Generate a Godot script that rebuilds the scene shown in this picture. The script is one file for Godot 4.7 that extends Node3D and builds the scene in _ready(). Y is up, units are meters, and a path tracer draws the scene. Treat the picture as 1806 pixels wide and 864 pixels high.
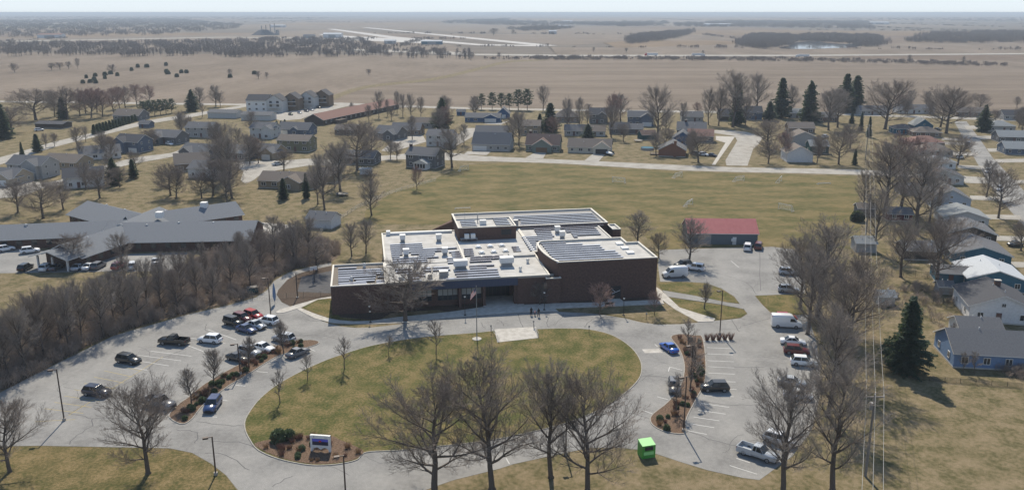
extends Node3D
# A school in a prairie town seen from the air: setting, school, streets and houses, cars, trees, small things.

var M := {}
var names := {}
var rng := RandomNumberGenerator.new()

# ---------------------------------------------------------------- nodes
func numbered(n: String) -> String:
	if not names.has(n):
		names[n] = 0
		return n
	names[n] += 1
	return "%s_%03d" % [n, names[n]]

func thing(n: String, label: String, cat: String, at := Vector3.ZERO, yaw := 0.0, group := "") -> Node3D:
	var o := Node3D.new()
	o.name = numbered(n)
	add_child(o)
	o.position = at
	o.rotation.y = yaw
	meta(o, label, cat, group)
	return o

func meta(o: Node, label: String, cat: String, group := "", kind := "") -> void:
	if label: o.set_meta("label", label)
	if cat: o.set_meta("category", cat)
	if group: o.set_meta("group", group)
	if kind: o.set_meta("kind", kind)

func part(p: Node, n: String, mesh: Mesh, m: Material, at := Vector3.ZERO, yaw := 0.0, sc := Vector3.ONE) -> MeshInstance3D:
	var o := MeshInstance3D.new()
	o.name = n
	o.mesh = mesh
	if m: o.material_override = m
	p.add_child(o, true)
	o.transform = Transform3D(Basis(Vector3.UP, yaw) * Basis.from_scale(sc), at)
	return o

func struct(n: String, mesh: Mesh, m: Material, at := Vector3.ZERO) -> MeshInstance3D:
	var o := MeshInstance3D.new()
	o.name = numbered(n)
	o.mesh = mesh
	o.material_override = m
	add_child(o)
	o.position = at
	o.set_meta("kind", "structure")
	return o

func copy_of(src: Node3D, at: Vector3, yaw: float, sc: float, label: String, group := "") -> Node3D:
	var o: Node3D = src.duplicate()
	o.name = numbered(src.get_meta("kind_name"))
	add_child(o)
	o.transform = Transform3D(Basis(Vector3.UP, yaw) * Basis.from_scale(Vector3.ONE * sc), at)
	o.set_meta("label", label)
	if group: o.set_meta("group", group)
	return o

# ---------------------------------------------------------------- mesh builder
class MB:
	var v := PackedVector3Array()
	var n := PackedVector3Array()
	var ix := PackedInt32Array()
	func tri(a: Vector3, b: Vector3, c: Vector3) -> void:
		var m := (c - a).cross(b - a).normalized()
		var k := v.size()
		v.append(a); v.append(b); v.append(c)
		n.append(m); n.append(m); n.append(m)
		ix.append(k); ix.append(k + 1); ix.append(k + 2)
	func quad(a: Vector3, b: Vector3, c: Vector3, d: Vector3) -> void:   # clockwise from outside
		var m := (c - a).cross(b - a)
		if m.length_squared() < 1e-12: m = (d - a).cross(c - a)
		m = m.normalized()
		var k := v.size()
		v.append(a); v.append(b); v.append(c); v.append(d)
		for i in 4: n.append(m)
		ix.append(k); ix.append(k + 1); ix.append(k + 2); ix.append(k); ix.append(k + 2); ix.append(k + 3)
	func box(a: Vector3, b: Vector3) -> MB:   # from corner a (low) to corner b (high)
		quad(Vector3(a.x, a.y, b.z), Vector3(a.x, b.y, b.z), Vector3(b.x, b.y, b.z), Vector3(b.x, a.y, b.z))
		quad(Vector3(b.x, a.y, a.z), Vector3(b.x, b.y, a.z), Vector3(a.x, b.y, a.z), Vector3(a.x, a.y, a.z))
		quad(Vector3(a.x, a.y, a.z), Vector3(a.x, b.y, a.z), Vector3(a.x, b.y, b.z), Vector3(a.x, a.y, b.z))
		quad(Vector3(b.x, a.y, b.z), Vector3(b.x, b.y, b.z), Vector3(b.x, b.y, a.z), Vector3(b.x, a.y, a.z))
		quad(Vector3(a.x, b.y, b.z), Vector3(a.x, b.y, a.z), Vector3(b.x, b.y, a.z), Vector3(b.x, b.y, b.z))
		quad(Vector3(a.x, a.y, a.z), Vector3(a.x, a.y, b.z), Vector3(b.x, a.y, b.z), Vector3(b.x, a.y, a.z))
		return self
	func cbox(c: Vector3, s: Vector3) -> MB:
		return box(c - s * 0.5, c + s * 0.5)
	func tube(a: Vector3, b: Vector3, ra: float, rb: float, sides := 6, cap := false) -> MB:
		var d := (b - a).normalized()
		var u := d.cross(Vector3.UP if absf(d.y) < 0.95 else Vector3.RIGHT).normalized()
		var w := d.cross(u)
		var k := v.size()
		for i in sides:
			var t := TAU * i / sides
			var r := u * cos(t) + w * sin(t)
			v.append(a + r * ra); v.append(b + r * rb)
			n.append(r); n.append(r)
		for i in sides:
			var p := k + i * 2
			var q := k + ((i + 1) % sides) * 2
			ix.append(p); ix.append(p + 1); ix.append(q)
			ix.append(q); ix.append(p + 1); ix.append(q + 1)
		if cap:
			for i in range(1, sides - 1):
				tri(v[k + 1], v[k + 1 + i * 2], v[k + 3 + i * 2])
		return self
	func path(ps: Array, r: float, sides := 5) -> MB:
		for i in ps.size() - 1: tube(ps[i], ps[i + 1], r, r, sides)
		return self
	func prism(poly: PackedVector2Array, y0: float, y1: float, top := true) -> MB:   # poly holds (x, z)
		var ccw := 0.0
		for i in poly.size():
			var a := poly[i]; var b := poly[(i + 1) % poly.size()]
			ccw += a.x * b.y - b.x * a.y
		var ps := poly
		if ccw < 0:
			ps = poly.duplicate(); ps.reverse()
		for i in ps.size():
			var a := ps[i]; var b := ps[(i + 1) % ps.size()]
			quad(Vector3(b.x, y0, b.y), Vector3(b.x, y1, b.y), Vector3(a.x, y1, a.y), Vector3(a.x, y0, a.y))
		if top: flat(ps, y1)
		return self
	func flat(poly: PackedVector2Array, y: float) -> MB:
		var t := Geometry2D.triangulate_polygon(poly)
		var k := v.size()
		for p in poly:
			v.append(Vector3(p.x, y, p.y)); n.append(Vector3.UP)
		for i in range(0, t.size(), 3):
			var a := poly[t[i]]; var b := poly[t[i + 1]]; var c := poly[t[i + 2]]
			if (b - a).cross(c - a) > 0:
				ix.append(k + t[i]); ix.append(k + t[i + 1]); ix.append(k + t[i + 2])
			else:
				ix.append(k + t[i]); ix.append(k + t[i + 2]); ix.append(k + t[i + 1])
		return self
	func ribbon(ps: PackedVector2Array, w: float, y: float) -> MB:
		for i in ps.size() - 1:
			var d := (ps[i + 1] - ps[i]).normalized()
			var s := Vector2(-d.y, d.x) * w * 0.5
			var a := ps[i] - s; var b := ps[i] + s; var c := ps[i + 1] + s; var e := ps[i + 1] - s
			quad(Vector3(a.x, y, a.y), Vector3(e.x, y, e.y), Vector3(c.x, y, c.y), Vector3(b.x, y, b.y))
		return self
	func mesh() -> ArrayMesh:
		var arr := []
		arr.resize(Mesh.ARRAY_MAX)
		arr[Mesh.ARRAY_VERTEX] = v
		arr[Mesh.ARRAY_NORMAL] = n
		arr[Mesh.ARRAY_INDEX] = ix
		var m := ArrayMesh.new()
		m.add_surface_from_arrays(Mesh.PRIMITIVE_TRIANGLES, arr)
		return m

func bx(a: Vector3, b: Vector3) -> ArrayMesh:
	return MB.new().box(a, b).mesh()

# rings of points of equal count, smoothed by their own normals
func loft(rings: Array, smooth := true) -> ArrayMesh:
	var st := SurfaceTool.new()
	st.begin(Mesh.PRIMITIVE_TRIANGLES)
	st.set_smooth_group(0 if smooth else -1)
	var m: int = rings[0].size()
	for i in rings.size() - 1:
		var a: Array = rings[i]; var b: Array = rings[i + 1]
		for j in m:
			var k := (j + 1) % m
			for p in [a[j], b[j], a[k], a[k], b[j], b[k]]: st.add_vertex(p)
	for e in [0, rings.size() - 1]:
		var r: Array = rings[e]
		var c := Vector3.ZERO
		for p in r: c += p
		c /= m
		st.set_smooth_group(1 + e if smooth else -1)
		for j in m:
			var k := (j + 1) % m
			if e == 0:
				st.add_vertex(c); st.add_vertex(r[j]); st.add_vertex(r[k])
			else:
				st.add_vertex(c); st.add_vertex(r[k]); st.add_vertex(r[j])
	st.generate_normals()
	return st.commit()

func poly2(a: Array) -> PackedVector2Array:   # [x, d, x, d ...] metres right of and ahead of the origin -> (x, z)
	var p := PackedVector2Array()
	for i in range(0, a.size(), 2): p.append(Vector2(a[i], -a[i + 1]))
	return p

func smooth(p: PackedVector2Array, n := 6, closed := true) -> PackedVector2Array:
	var o := PackedVector2Array()
	var c := p.size()
	for i in (c if closed else c - 1):
		var p0 := p[(i - 1 + c) % c] if closed else p[maxi(i - 1, 0)]
		var p3 := p[(i + 2) % c] if closed else p[mini(i + 2, c - 1)]
		for k in n: o.append(p[i].cubic_interpolate(p[(i + 1) % c], p0, p3, float(k) / n))
	if not closed: o.append(p[c - 1])
	return o

func inset(p: PackedVector2Array, by: float) -> PackedVector2Array:   # miter offset, keeps the count of points
	var o := PackedVector2Array()
	var c := p.size()
	var area := 0.0
	for i in c: area += p[i].cross(p[(i + 1) % c])
	var sgn := 1.0 if area > 0 else -1.0
	for i in c:
		var a := (p[i] - p[(i - 1 + c) % c]).normalized()
		var b := (p[(i + 1) % c] - p[i]).normalized()
		var na := Vector2(-a.y, a.x) * sgn; var nb := Vector2(-b.y, b.x) * sgn
		var m := (na + nb).normalized()
		o.append(p[i] + m * by / maxf(0.35, m.dot(na)))
	return o

# ---------------------------------------------------------------- materials
func lin(r: float, g: float, b: float) -> Color:
	return Color(r, g, b).linear_to_srgb()

func flatm(c: Color, rough := 0.8, metal := 0.0) -> StandardMaterial3D:
	var m := StandardMaterial3D.new()
	m.albedo_color = c
	m.roughness = rough
	m.metallic = metal
	return m

# a tiling picture made of noise layers; each layer [seed, features across, octaves, contrast]; ramp of linear colours
func noise_tex(size: int, layers: Array, ramp: Array, stretch := 1.0) -> ImageTexture:
	var imgs := []
	for l in layers:
		var f := FastNoiseLite.new()
		f.seed = l[0]
		f.noise_type = FastNoiseLite.TYPE_SIMPLEX_SMOOTH
		f.frequency = float(l[1]) / size
		f.fractal_octaves = l[2]
		var im := f.get_seamless_image(size, size, false, false, 0.2)
		imgs.append(im.get_data())
	var grad := PackedByteArray()
	grad.resize(768)
	for i in 256:
		var t := i / 255.0 * (ramp.size() - 1)
		var k := mini(int(t), ramp.size() - 2)
		var a: Array = ramp[k]; var b: Array = ramp[k + 1]
		for ch in 3:
			var x := lerpf(a[ch], b[ch], t - k)
			grad[i * 3 + ch] = int(clampf(Color(x, x, x).linear_to_srgb().r, 0, 1) * 255.0)
	var out := PackedByteArray()
	out.resize(size * size * 3)
	var nl := layers.size()
	var w := []
	for l in layers: w.append(float(l[3]))
	for i in size * size:
		var s := 128.0
		for k in nl: s += (imgs[k][i] - 128) * w[k]
		var q := clampi(int(s), 0, 255) * 3
		out[i * 3] = grad[q]; out[i * 3 + 1] = grad[q + 1]; out[i * 3 + 2] = grad[q + 2]
	return ImageTexture.create_from_image(Image.create_from_data(size, size, false, Image.FORMAT_RGB8, out))

func worldm(tex: Texture2D, metres: float, rough := 0.95, detail: Texture2D = null, times := 7.3, stretch := Vector3.ONE) -> StandardMaterial3D:
	var m := StandardMaterial3D.new()
	m.albedo_texture = tex
	m.roughness = rough
	m.metallic_specular = 0.25
	m.uv1_triplanar = true
	m.uv1_world_triplanar = true
	m.uv1_scale = stretch / metres
	if detail:
		m.detail_enabled = true
		m.detail_albedo = detail
		m.detail_blend_mode = BaseMaterial3D.BLEND_MODE_MUL
		m.detail_uv_layer = BaseMaterial3D.DETAIL_UV_2
		m.uv2_triplanar = true
		m.uv2_world_triplanar = true
		m.uv2_scale = Vector3.ONE / metres * times
	return m
const AREA = {
	"asphalt": [-88.34, 112.83, -94.67, 122.08, -83.78, 127.86, -80.63, 139.74, -76.65, 153.15, -66.81, 164.91, -60.46, 170.52, -55.97, 175.72, -54.91, 180.81, -55.19, 187.46, -53.47, 194.11, -49.54, 198.8, -44.9, 202.45, -44.34, 199.76, -48.31, 196.43, -50.82, 193.2, -52.27, 188.32, -52.38, 180.81, -51.91, 177.64, -49.5, 172.71, -46.82, 169.8, -44.95, 168.02, -40.24, 162.89, -37.11, 160.08, -33.99, 158.04, -30.71, 157.26, -27.41, 157.57, -20.75, 159.95, -14.13, 162.23, -7.31, 164.07, 1.41, 165.94, 5.88, 166.42, 8.95, 166.63, 14.66, 165.94, 18.98, 164.67, 23.13, 162.56, 26.02, 160.27, 29.01, 159.12, 33.56, 159.31, 38.32, 160.44, 40.67, 161.25, 42.58, 161.58, 46.54, 162.73, 48.63, 165.39, 48.63, 168.02, 48.65, 171.79, 48.69, 176.48, 47.21, 182.02, 44.58, 186.01, 40.42, 187.03, 34.28, 187.03, 35.78, 199.28, 38.55, 214.19, 53.32, 215.85, 68.97, 217.25, 73.87, 214.74, 71.71, 199.28, 64.77, 178.42, 53.35, 176.98, 53.25, 171.79, 53.57, 166.28, 55.28, 164.57, 60.75, 164.57, 57.74, 150.81, 54.71, 139.99, 49.88, 126.16, 44.56, 114.58, 39.3, 107.05, 32.93, 100.77, 30.82, 101.34, 26.7, 103.23, 23.57, 105.34, 20.5, 107.61, 18.28, 108.81, 15.54, 109.46, 11.09, 109.46, 5.16, 107.05, 0.16, 104.88, -1.7, 103.68, -7.76, 100.77, -11.98, 97.86, -14.37, 93.7, -33.49, 93.7, -35.81, 98.41, -38.45, 101.99, -41.68, 105.19, -45.2, 108, -48.83, 109.3, -57.06, 109.63, -67.57, 110.04, -71.43, 109.96, -77.95, 109.46],
	"front_lawn": [-30.97, 143.61, -25.91, 148.08, -17.5, 152.06, -7.25, 154.44, -3.1, 155.56, 5.07, 156.49, 10.81, 156.86, 15.21, 156.24, 19.31, 153.24, 22.03, 147.52, 23, 141.14, 22.33, 135.23, 20.53, 130.71, 17.25, 125.53, 13.92, 121.49, 8.32, 116.92, 1.5, 113.35, -4.35, 111.12, -11.58, 109.46, -16.3, 108.49, -20.56, 108, -21.48, 105.96, -23.48, 104.88, -25.88, 104.43, -28.49, 104.64, -32.56, 106.18, -36.11, 108.65, -38.39, 111.97, -40.11, 115.47, -40.89, 119.17, -40.62, 125.53, -38.71, 132.07, -34.63, 139.24],
	"sign_bed": [-37.25, 110.62, -34.92, 111.97, -31.42, 113, -26.8, 113, -24.78, 111.63, -22.89, 110.29, -20.84, 108.25, -21.67, 106.11, -23.52, 105.11, -25.93, 104.66, -28.55, 104.88, -32.47, 106.42, -35.91, 108.81],
	"left_island": [-52.92, 119.17, -53.01, 123.08, -52.24, 126.37, -51.56, 130.71, -49.73, 135.81, -48.14, 139.24, -45.57, 144.28, -43.07, 148.95, -39.32, 150.66, -36.89, 150.35, -36.64, 148.24, -41.68, 143.61, -43.55, 139.99, -45.65, 133.68, -47.18, 130.05, -48.82, 122.88, -48.92, 118.22, -49.98, 116.56],
	"right_island": [30.37, 152.26, 32.62, 153.84, 35.11, 153.15, 36.49, 151.97, 34.53, 140.14, 32.46, 131.61, 29.49, 124.7, 26.79, 118.41, 25.72, 113.87, 23.59, 113.69, 21.74, 115.11, 20.98, 117.29, 21.63, 119.74, 24.5, 123.68, 27.17, 128.29, 29.19, 133.91, 30.47, 139.99, 30.81, 146.58],
	"lawn_sw": [-84.94, 107.85, -77.85, 109.3, -71.34, 109.79, -67.48, 109.87, -56.99, 109.46, -48.76, 109.14, -45.15, 107.85, -41.63, 105.04, -38.5, 101.92, -35.96, 98.41, -33.63, 93.7, -39.97, 86.66, -70.46, 86.66],
	"lawn_se": [-11.95, 97.59, -7.75, 100.56, -1.7, 103.46, 0.16, 104.66, 5.15, 106.82, 11.07, 109.22, 15.51, 109.22, 18.24, 108.57, 20.46, 107.37, 23.52, 105.11, 26.65, 103.01, 30.76, 101.13, 32.7, 100.49, 28.3, 86.66, -13.46, 86.66, -14.02, 93.7],
	"lawn_wing": [-44.38, 169.62, -42.04, 174.2, -39.29, 175.15, -35, 163.23, -30.1, 161.58, -31.87, 161.25, -34.94, 161.74, -37.51, 163.06, -40.89, 165.77],
	"lawn_walk_a": [33.25, 186.39, 40.34, 186.6, 44.41, 185.54, 46.99, 181.62, 48.4, 176.1, 48.58, 171.97, 46.05, 172.53, 39.84, 177.18, 33.61, 180.81],
	"lawn_walk_b": [34.14, 175.95, 39.07, 173.45, 44.54, 170.81, 48.44, 168.2, 48.4, 165.39, 46.51, 163.06, 42.43, 161.9, 41.39, 162.4, 38.43, 165.25, 35.27, 168.91],
	"lawn_east": [15.39, 166.28, 19.04, 165.25, 23.22, 163.23, 26.23, 160.92, 29.09, 159.63, 33.65, 159.79, 37.26, 160.76, 34.59, 169.08, 32.57, 169.8, 11.43, 166.8],
	"lawn_patch": [53.51, 176.67, 64.64, 178.03, 60.75, 164.91, 55.44, 165.08, 53.79, 166.63, 53.48, 171.97],
	"walk_front": [-44.57, 168.91, -40.81, 165.42, -37.44, 162.73, -34.88, 161.41, -31.79, 160.76, -28.42, 161.09, -26.92, 161.74, -23.45, 163.23, -13.28, 166.28, -5.15, 169.8, 2.05, 170.88, 7.5, 171.61, 9.66, 166.8, 5.89, 166.63, 1.41, 166.11, -7.32, 164.23, -14.14, 162.4, -20.77, 160.11, -27.68, 159.31, -31.98, 159.31, -36.19, 160.02, -40.17, 162.56, -45.07, 168.02],
	"walk_court": [-49.11, 166.28, -48.65, 167.67, -45.69, 171.06, -42.17, 174.77, -39.55, 176.37, -39.29, 175.15, -42.04, 174.2, -44.37, 169.08, -47.26, 165.94, -48.45, 165.59],
	"walk_east": [32.67, 182.84, 33.41, 180.41, 35.31, 169.08, 38.47, 165.42, 41.28, 162.4, 40.56, 160.76, 37.41, 160.44, 34.21, 167.67, 31.81, 176.1],
	"walk_path": [33.57, 180.61, 39.8, 176.98, 46, 172.34, 48.95, 171.06, 48.63, 168.02, 44.56, 170.88, 39.11, 173.64, 34.04, 176.1],
	"walk_side": [7.5, 171.61, 13.57, 171.97, 20.9, 172.53, 32.48, 174.2, 32.49, 171.43, 20.6, 169.8, 11.55, 168.73, 8.56, 168.38],
	"walk_door": [20.96, 176.48, 22.87, 176.87, 23.98, 172.9, 20.51, 172.34],
	"entry_floor": [-5.63, 178.03, 0.25, 178.82, 2.65, 170.88, -6.11, 169.8],
	"mulch_west": [-52.38, 180.81, -52.27, 188.32, -50.82, 193.2, -48.31, 196.43, -44.34, 199.76, -39.65, 176.87, -42.25, 175.15, -45.78, 171.43, -47.15, 170.16, -49.59, 173.08, -51.85, 177.64],
	"court": [-47.77, 179.61, -49.5, 190.51, -43.47, 195.5, -39.97, 178.42],
	"mulch_front": [-35, 163.23, -37.15, 166.97, 32.46, 180.01, 32.91, 173.83, 20.88, 172.34, 11.71, 171.24, 2.65, 170.7, -6.1, 169.62, -13.3, 166.63, -23.49, 163.56, -27.81, 161.58],
	"grass_tree": [-24.93, 165.59, -15.74, 167.67, -13.28, 166.28, -23.45, 163.23, -26.54, 162.23],
	"court_pad": [-3.44, 156.18, 4.7, 157.57, 5.08, 151.68, -2.77, 149.37],
	"nursing_lot": [-155.78, 220.4, -125.3, 214.74, -110.25, 208.3, -98.16, 210.4, -84.17, 212.01, -79.44, 195.5, -95.59, 195.03, -121.98, 193.66, -137, 191.85],
	"nursing_drive": [-83.77, 242.59, -78.16, 246.1, -63.28, 240.53, -61.81, 231.31, -66.75, 223.33, -72.38, 221.56],
	"leaf_litter": [-92.68, 119.17, -84.03, 128.29, -80.89, 140.24, -76.92, 153.75, -67.06, 165.59, -60.7, 171.24, -56.44, 176.48, -55.39, 181.62, -55.69, 188.32, -53.98, 195.03, -49.99, 199.52, -45.05, 203.2, -45.04, 214.74, -52.88, 223.33, -66.03, 226.34, -74.77, 214.74, -81.46, 193.66, -89.48, 168.38, -93.89, 156.79, -94.65, 146.58, -103.56, 135.09],
	"playing_field": [-40.28, 292.16, -30, 309.85, -19.16, 342.54, -0.7, 347.95, 22.62, 342.54, 66.52, 327.24, 99.57, 322.43, 130.86, 317.74, 112.83, 269.37, 91.71, 214.74, 69.22, 218.1, 53.45, 216.41, 38.65, 214.74, 35.66, 239.17, -43.8, 242.59, -46.05, 261.17],
	"yard_dry": [62.55, 135.09, 79.56, 132.3, 84.03, 128.29, 97.7, 122.08, 72.71, 86.66, 42.55, 86.66, 50.1, 107.85],
	"yard_tree": [76.29, 168.38, 98.02, 170.16, 81.21, 136.29, 63.04, 136.29],
	"street_a": [-81.28, 352.11, -64.03, 362.21, -50.21, 368.23, -41.13, 376.04, -22.19, 371.32, -13.74, 365.2, 31.34, 352.82, 69.4, 342.14, 91.21, 337.29, 134.72, 332.19, 162.02, 323.62, 181.02, 312.07, 175.48, 301.28, 157.05, 313.19, 130.49, 321.24, 67.06, 330.07, 22.79, 345.23, -0.71, 350.02, -21.13, 352.82, -39.07, 356.38, -53.05, 353.52, -65.32, 342.54, -76.58, 341.22],
	"street_right": [252.38, 486.13, 259.49, 486.13, 229.15, 414.49, 205.9, 360.74, 188.65, 316.59, 170.36, 269.37, 135.64, 177.64, 116.89, 150.81, 142.91, 223.33, 164.79, 282.62, 191.87, 346.58, 226.33, 426.33],
	"cul_east": [103.48, 448.68, 115.46, 447.56, 122.06, 440.98, 125.83, 424.31, 115.89, 397.89, 109.73, 384.16, 95.49, 340.56, 87.16, 341.22, 89.68, 353.52, 109.31, 410.69, 111.89, 426.33, 101.77, 440.98],
	"road_back": [-411.89, 609.73, -275.91, 593.93, -186.04, 582.59, -117.39, 590.1, -77, 573.46, -23.26, 557.71, 71.04, 544.39, 141.52, 537.97, 208.05, 525.54, 298, 496.79, 349.05, 478.42, 342.06, 468.49, 291.8, 486.13, 204.05, 515.12, 138.74, 527.07, 69.63, 533.24, -22.85, 547.66, -75.62, 562.86, -114.87, 577.08, -182.65, 571.67, -270.78, 582.59, -404.04, 597.8],
	"road_west": [-227.63, 316.59, -219.85, 362.21, -220.34, 401.47, -217.36, 432.49, -213.46, 466.08, -208.78, 494.08, -197.54, 522.52, -193.02, 536.38, -178.82, 575.26, -174.03, 568.11, -185.75, 525.54, -190.48, 505.09, -201.41, 478.42, -205.36, 449.8, -209.02, 416.42, -211.32, 385.83, -209.21, 343.88, -212.96, 295.14],
	"road_apart": [-146.79, 510.78, -143.66, 537.97, -126.91, 537.97, -115.94, 582.59, -106.42, 578.91, -114.68, 544.39, -121.67, 516.59, -123.09, 496.79, -132.53, 488.75],
	"apart_lot": [-142.23, 516.59, -140.1, 537.97, -124.03, 571.67, -114.58, 571.67, -118.71, 537.97, -127.84, 516.59, -131.6, 491.4],
	"cul_west": [-114.38, 346.58, -107.35, 352.11, -95.87, 353.52, -85.67, 357.82, -71.53, 350.72, -69.94, 342.54, -81.64, 341.22, -86.79, 336, -93.81, 328.47, -96.19, 321.24, -95.88, 309.85, -96.97, 304.44, -100.5, 309.85, -105.34, 328.47, -110.77, 337.29],
	"street_west": [-186.93, 305.51, -183.78, 310.96, -171.4, 305.51, -167.5, 312.07, -166.83, 323.62, -166.11, 336, -163.66, 353.52, -159.61, 363.7, -150.95, 372.88, -150.28, 385.83, -145.62, 380.87, -145.52, 365.2, -151.9, 352.11, -156.5, 342.54, -159.64, 326.02, -160.02, 313.19, -161.51, 302.33, -165.88, 295.14, -165.95, 282.62, -171, 278.07, -182.81, 272.79, -195.05, 292.16],
	"drive_a": [-20.02, 377.63, -9.38, 377.63, -11.09, 366.71, -21.11, 369.77],
	"drive_b": [10.3, 374.45, 15.33, 374.45, 13.24, 357.82, 5.56, 359.27],
	"drive_c": [35.58, 370.54, 40.97, 369.77, 36.12, 350.72, 30.1, 352.11],
	"drive_d": [-7.36, 480.96, -0.97, 488.75, -5.95, 470.94, -16.69, 473.4],
	"drive_e": [-24.64, 456.64, -19.77, 456.64, -19.07, 426.33, -26.86, 389.2, -31.81, 385.83, -28.67, 416.42],
	"drive_f": [-57.01, 420.33, -45.4, 430.42, -41.11, 406.95, -53.75, 376.04, -58.77, 379.25],
	"walk_cul": [102.49, 426.33, 111.66, 424.31, 82.86, 342.54, 81.48, 342.54, 101.74, 403.28, 99.31, 412.58],
	"drive_w0": [213.16, 420.33, 221.83, 416.42, 219.02, 408.81, 209.38, 412.58],
	"drive_w1": [207.44, 406.95, 218.33, 403.28, 215.02, 394.89, 203.26, 398.42],
	"drive_w2": [196.08, 376.04, 205.77, 372.88, 202.37, 364.6, 191.88, 367.62],
	"drive_w3": [181.66, 342.54, 190.63, 339.9, 187.34, 332.07, 177.64, 334.6],
	"drive_w4": [168.98, 312.07, 179.38, 309.85, 176.18, 302.54, 165.17, 304.66],
	"drive_w5": [155.56, 282.62, 166.07, 280.79, 163.08, 274.09, 152.04, 275.85],
	"drive_w6": [143.96, 254.94, 155.65, 253.43, 152.84, 247.39, 140.72, 248.84],
	"drive_w7": [134.66, 228.8, 145.44, 227.57, 142.86, 222.21, 131.69, 223.39],
	"drive_w8": [124.55, 203.2, 135.94, 202.2, 133.6, 197.56, 121.9, 198.51],
	"drive_r0": [247.89, 466.08, 260.99, 468.49, 253.37, 454.34, 241.9, 452.06],
	"drive_r1": [233.17, 426.33, 248.54, 428.36, 241.87, 416.42, 228.04, 414.49],
	"drive_r2": [217.01, 385.83, 232.98, 387.51, 227.29, 377.63, 212.74, 376.04],
	"drive_r3": [204.48, 356.38, 223.08, 357.82, 218.02, 349.33, 200.79, 347.95],
	"drive_r4": [186.09, 309.85, 201.46, 310.96, 197.45, 304.44, 183.23, 303.38],
	"field_far_west": [-1059.54, 1248.16, -620.41, 1264.91, -398.6, 1215.94, -203.23, 1185.32, -16.54, 1101.97, -60.16, 891.94, -122.48, 736.42, -144.29, 601.73, -283.05, 609.73, -538.57, 626.37],
	"field_far_mid": [-134.62, 593.93, -127.32, 736.42, -61.31, 909.33, -2.18, 1115.05, 145.03, 1128.44, 341.62, 1052.53, 542.83, 946.17, 815.98, 891.94, 456.18, 491.4, 211.61, 534.81, 72.3, 554.32, -23.68, 568.11],
	"field_north": [72.03, 1438.32, 437.1, 1695.8, 1069.95, 1826.25, 1844.01, 1899.23, 1249.97, 1282.11, 774.79, 1317.93, 327.1, 1264.91, 162.31, 1264.91],
	"field_nw": [-424.94, 2496.32, 156.73, 2496.32, 254.98, 1899.23, 103.15, 1637.26, -150.76, 2259.82],
	"field_dark": [-782.42, 4283.15, -9.1, 4702.62, 564.96, 3155.4, 317.94, 2372.23, -185.72, 2787.65],
	"field_pale": [-1671.23, 1978.23, -1052.61, 2157.52, -780.41, 2496.32, -699.57, 3155.4, -503.39, 2960.21, -109.53, 1637.26, -64.41, 1355.78, -401.11, 1531.43, -1149.71, 1355.78],
	"runway": [-615.15, 3566.56, -582.9, 3566.56, 85.4, 1623.25, 53.91, 1595.92],
	"taxiway": [-691.65, 3262.92, -660.02, 3262.92, -290.3, 2207.5, -58.35, 1695.8, 60.61, 1637.26, 58.61, 1582.6, -66.99, 1637.26, -284.94, 2064.02],
	"apron": [-554.2, 2496.32, -339.69, 2157.52, -163.83, 1899.23, -186.05, 1758.63, -388.63, 1978.23],
	"highway": [-101.14, 1375.53, -61.78, 1299.78, 79.92, 1264.91, 409.49, 1264.91, 774.79, 1317.93, 1339.9, 1375.53, 1298.78, 1332.82, 751.97, 1278.63, 395.86, 1222.25, 77.26, 1222.25, -67.67, 1251.48, -283.44, 1438.32, -287.4, 1483.43],
	"highway_b": [-1324.5, 1695.8, -965.8, 1978.23, -719.3, 2207.5, -378.59, 2064.02, -370.62, 2020.22, -699.99, 2147.79, -936.83, 1918.39, -1279.22, 1637.26],
	"pond": [463.36, 1507.05, 511.24, 1609.47, 600.73, 1826.25, 642.4, 1843.97, 641.12, 1726.65, 679.31, 1695.8, 613.97, 1556.59, 555.45, 1507.05, 494.78, 1471.89],
	"ditch_path": [-134.62, 593.93, -125.37, 724.89, -76.36, 813.97, -39.79, 965.72, -9.35, 1101.97, 42.46, 1142.15, 43.18, 1121.7, -2.11, 1076.69, -32.81, 946.17, -69.23, 793.12, -117.89, 708.23, -127.92, 590.1],
}
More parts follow.
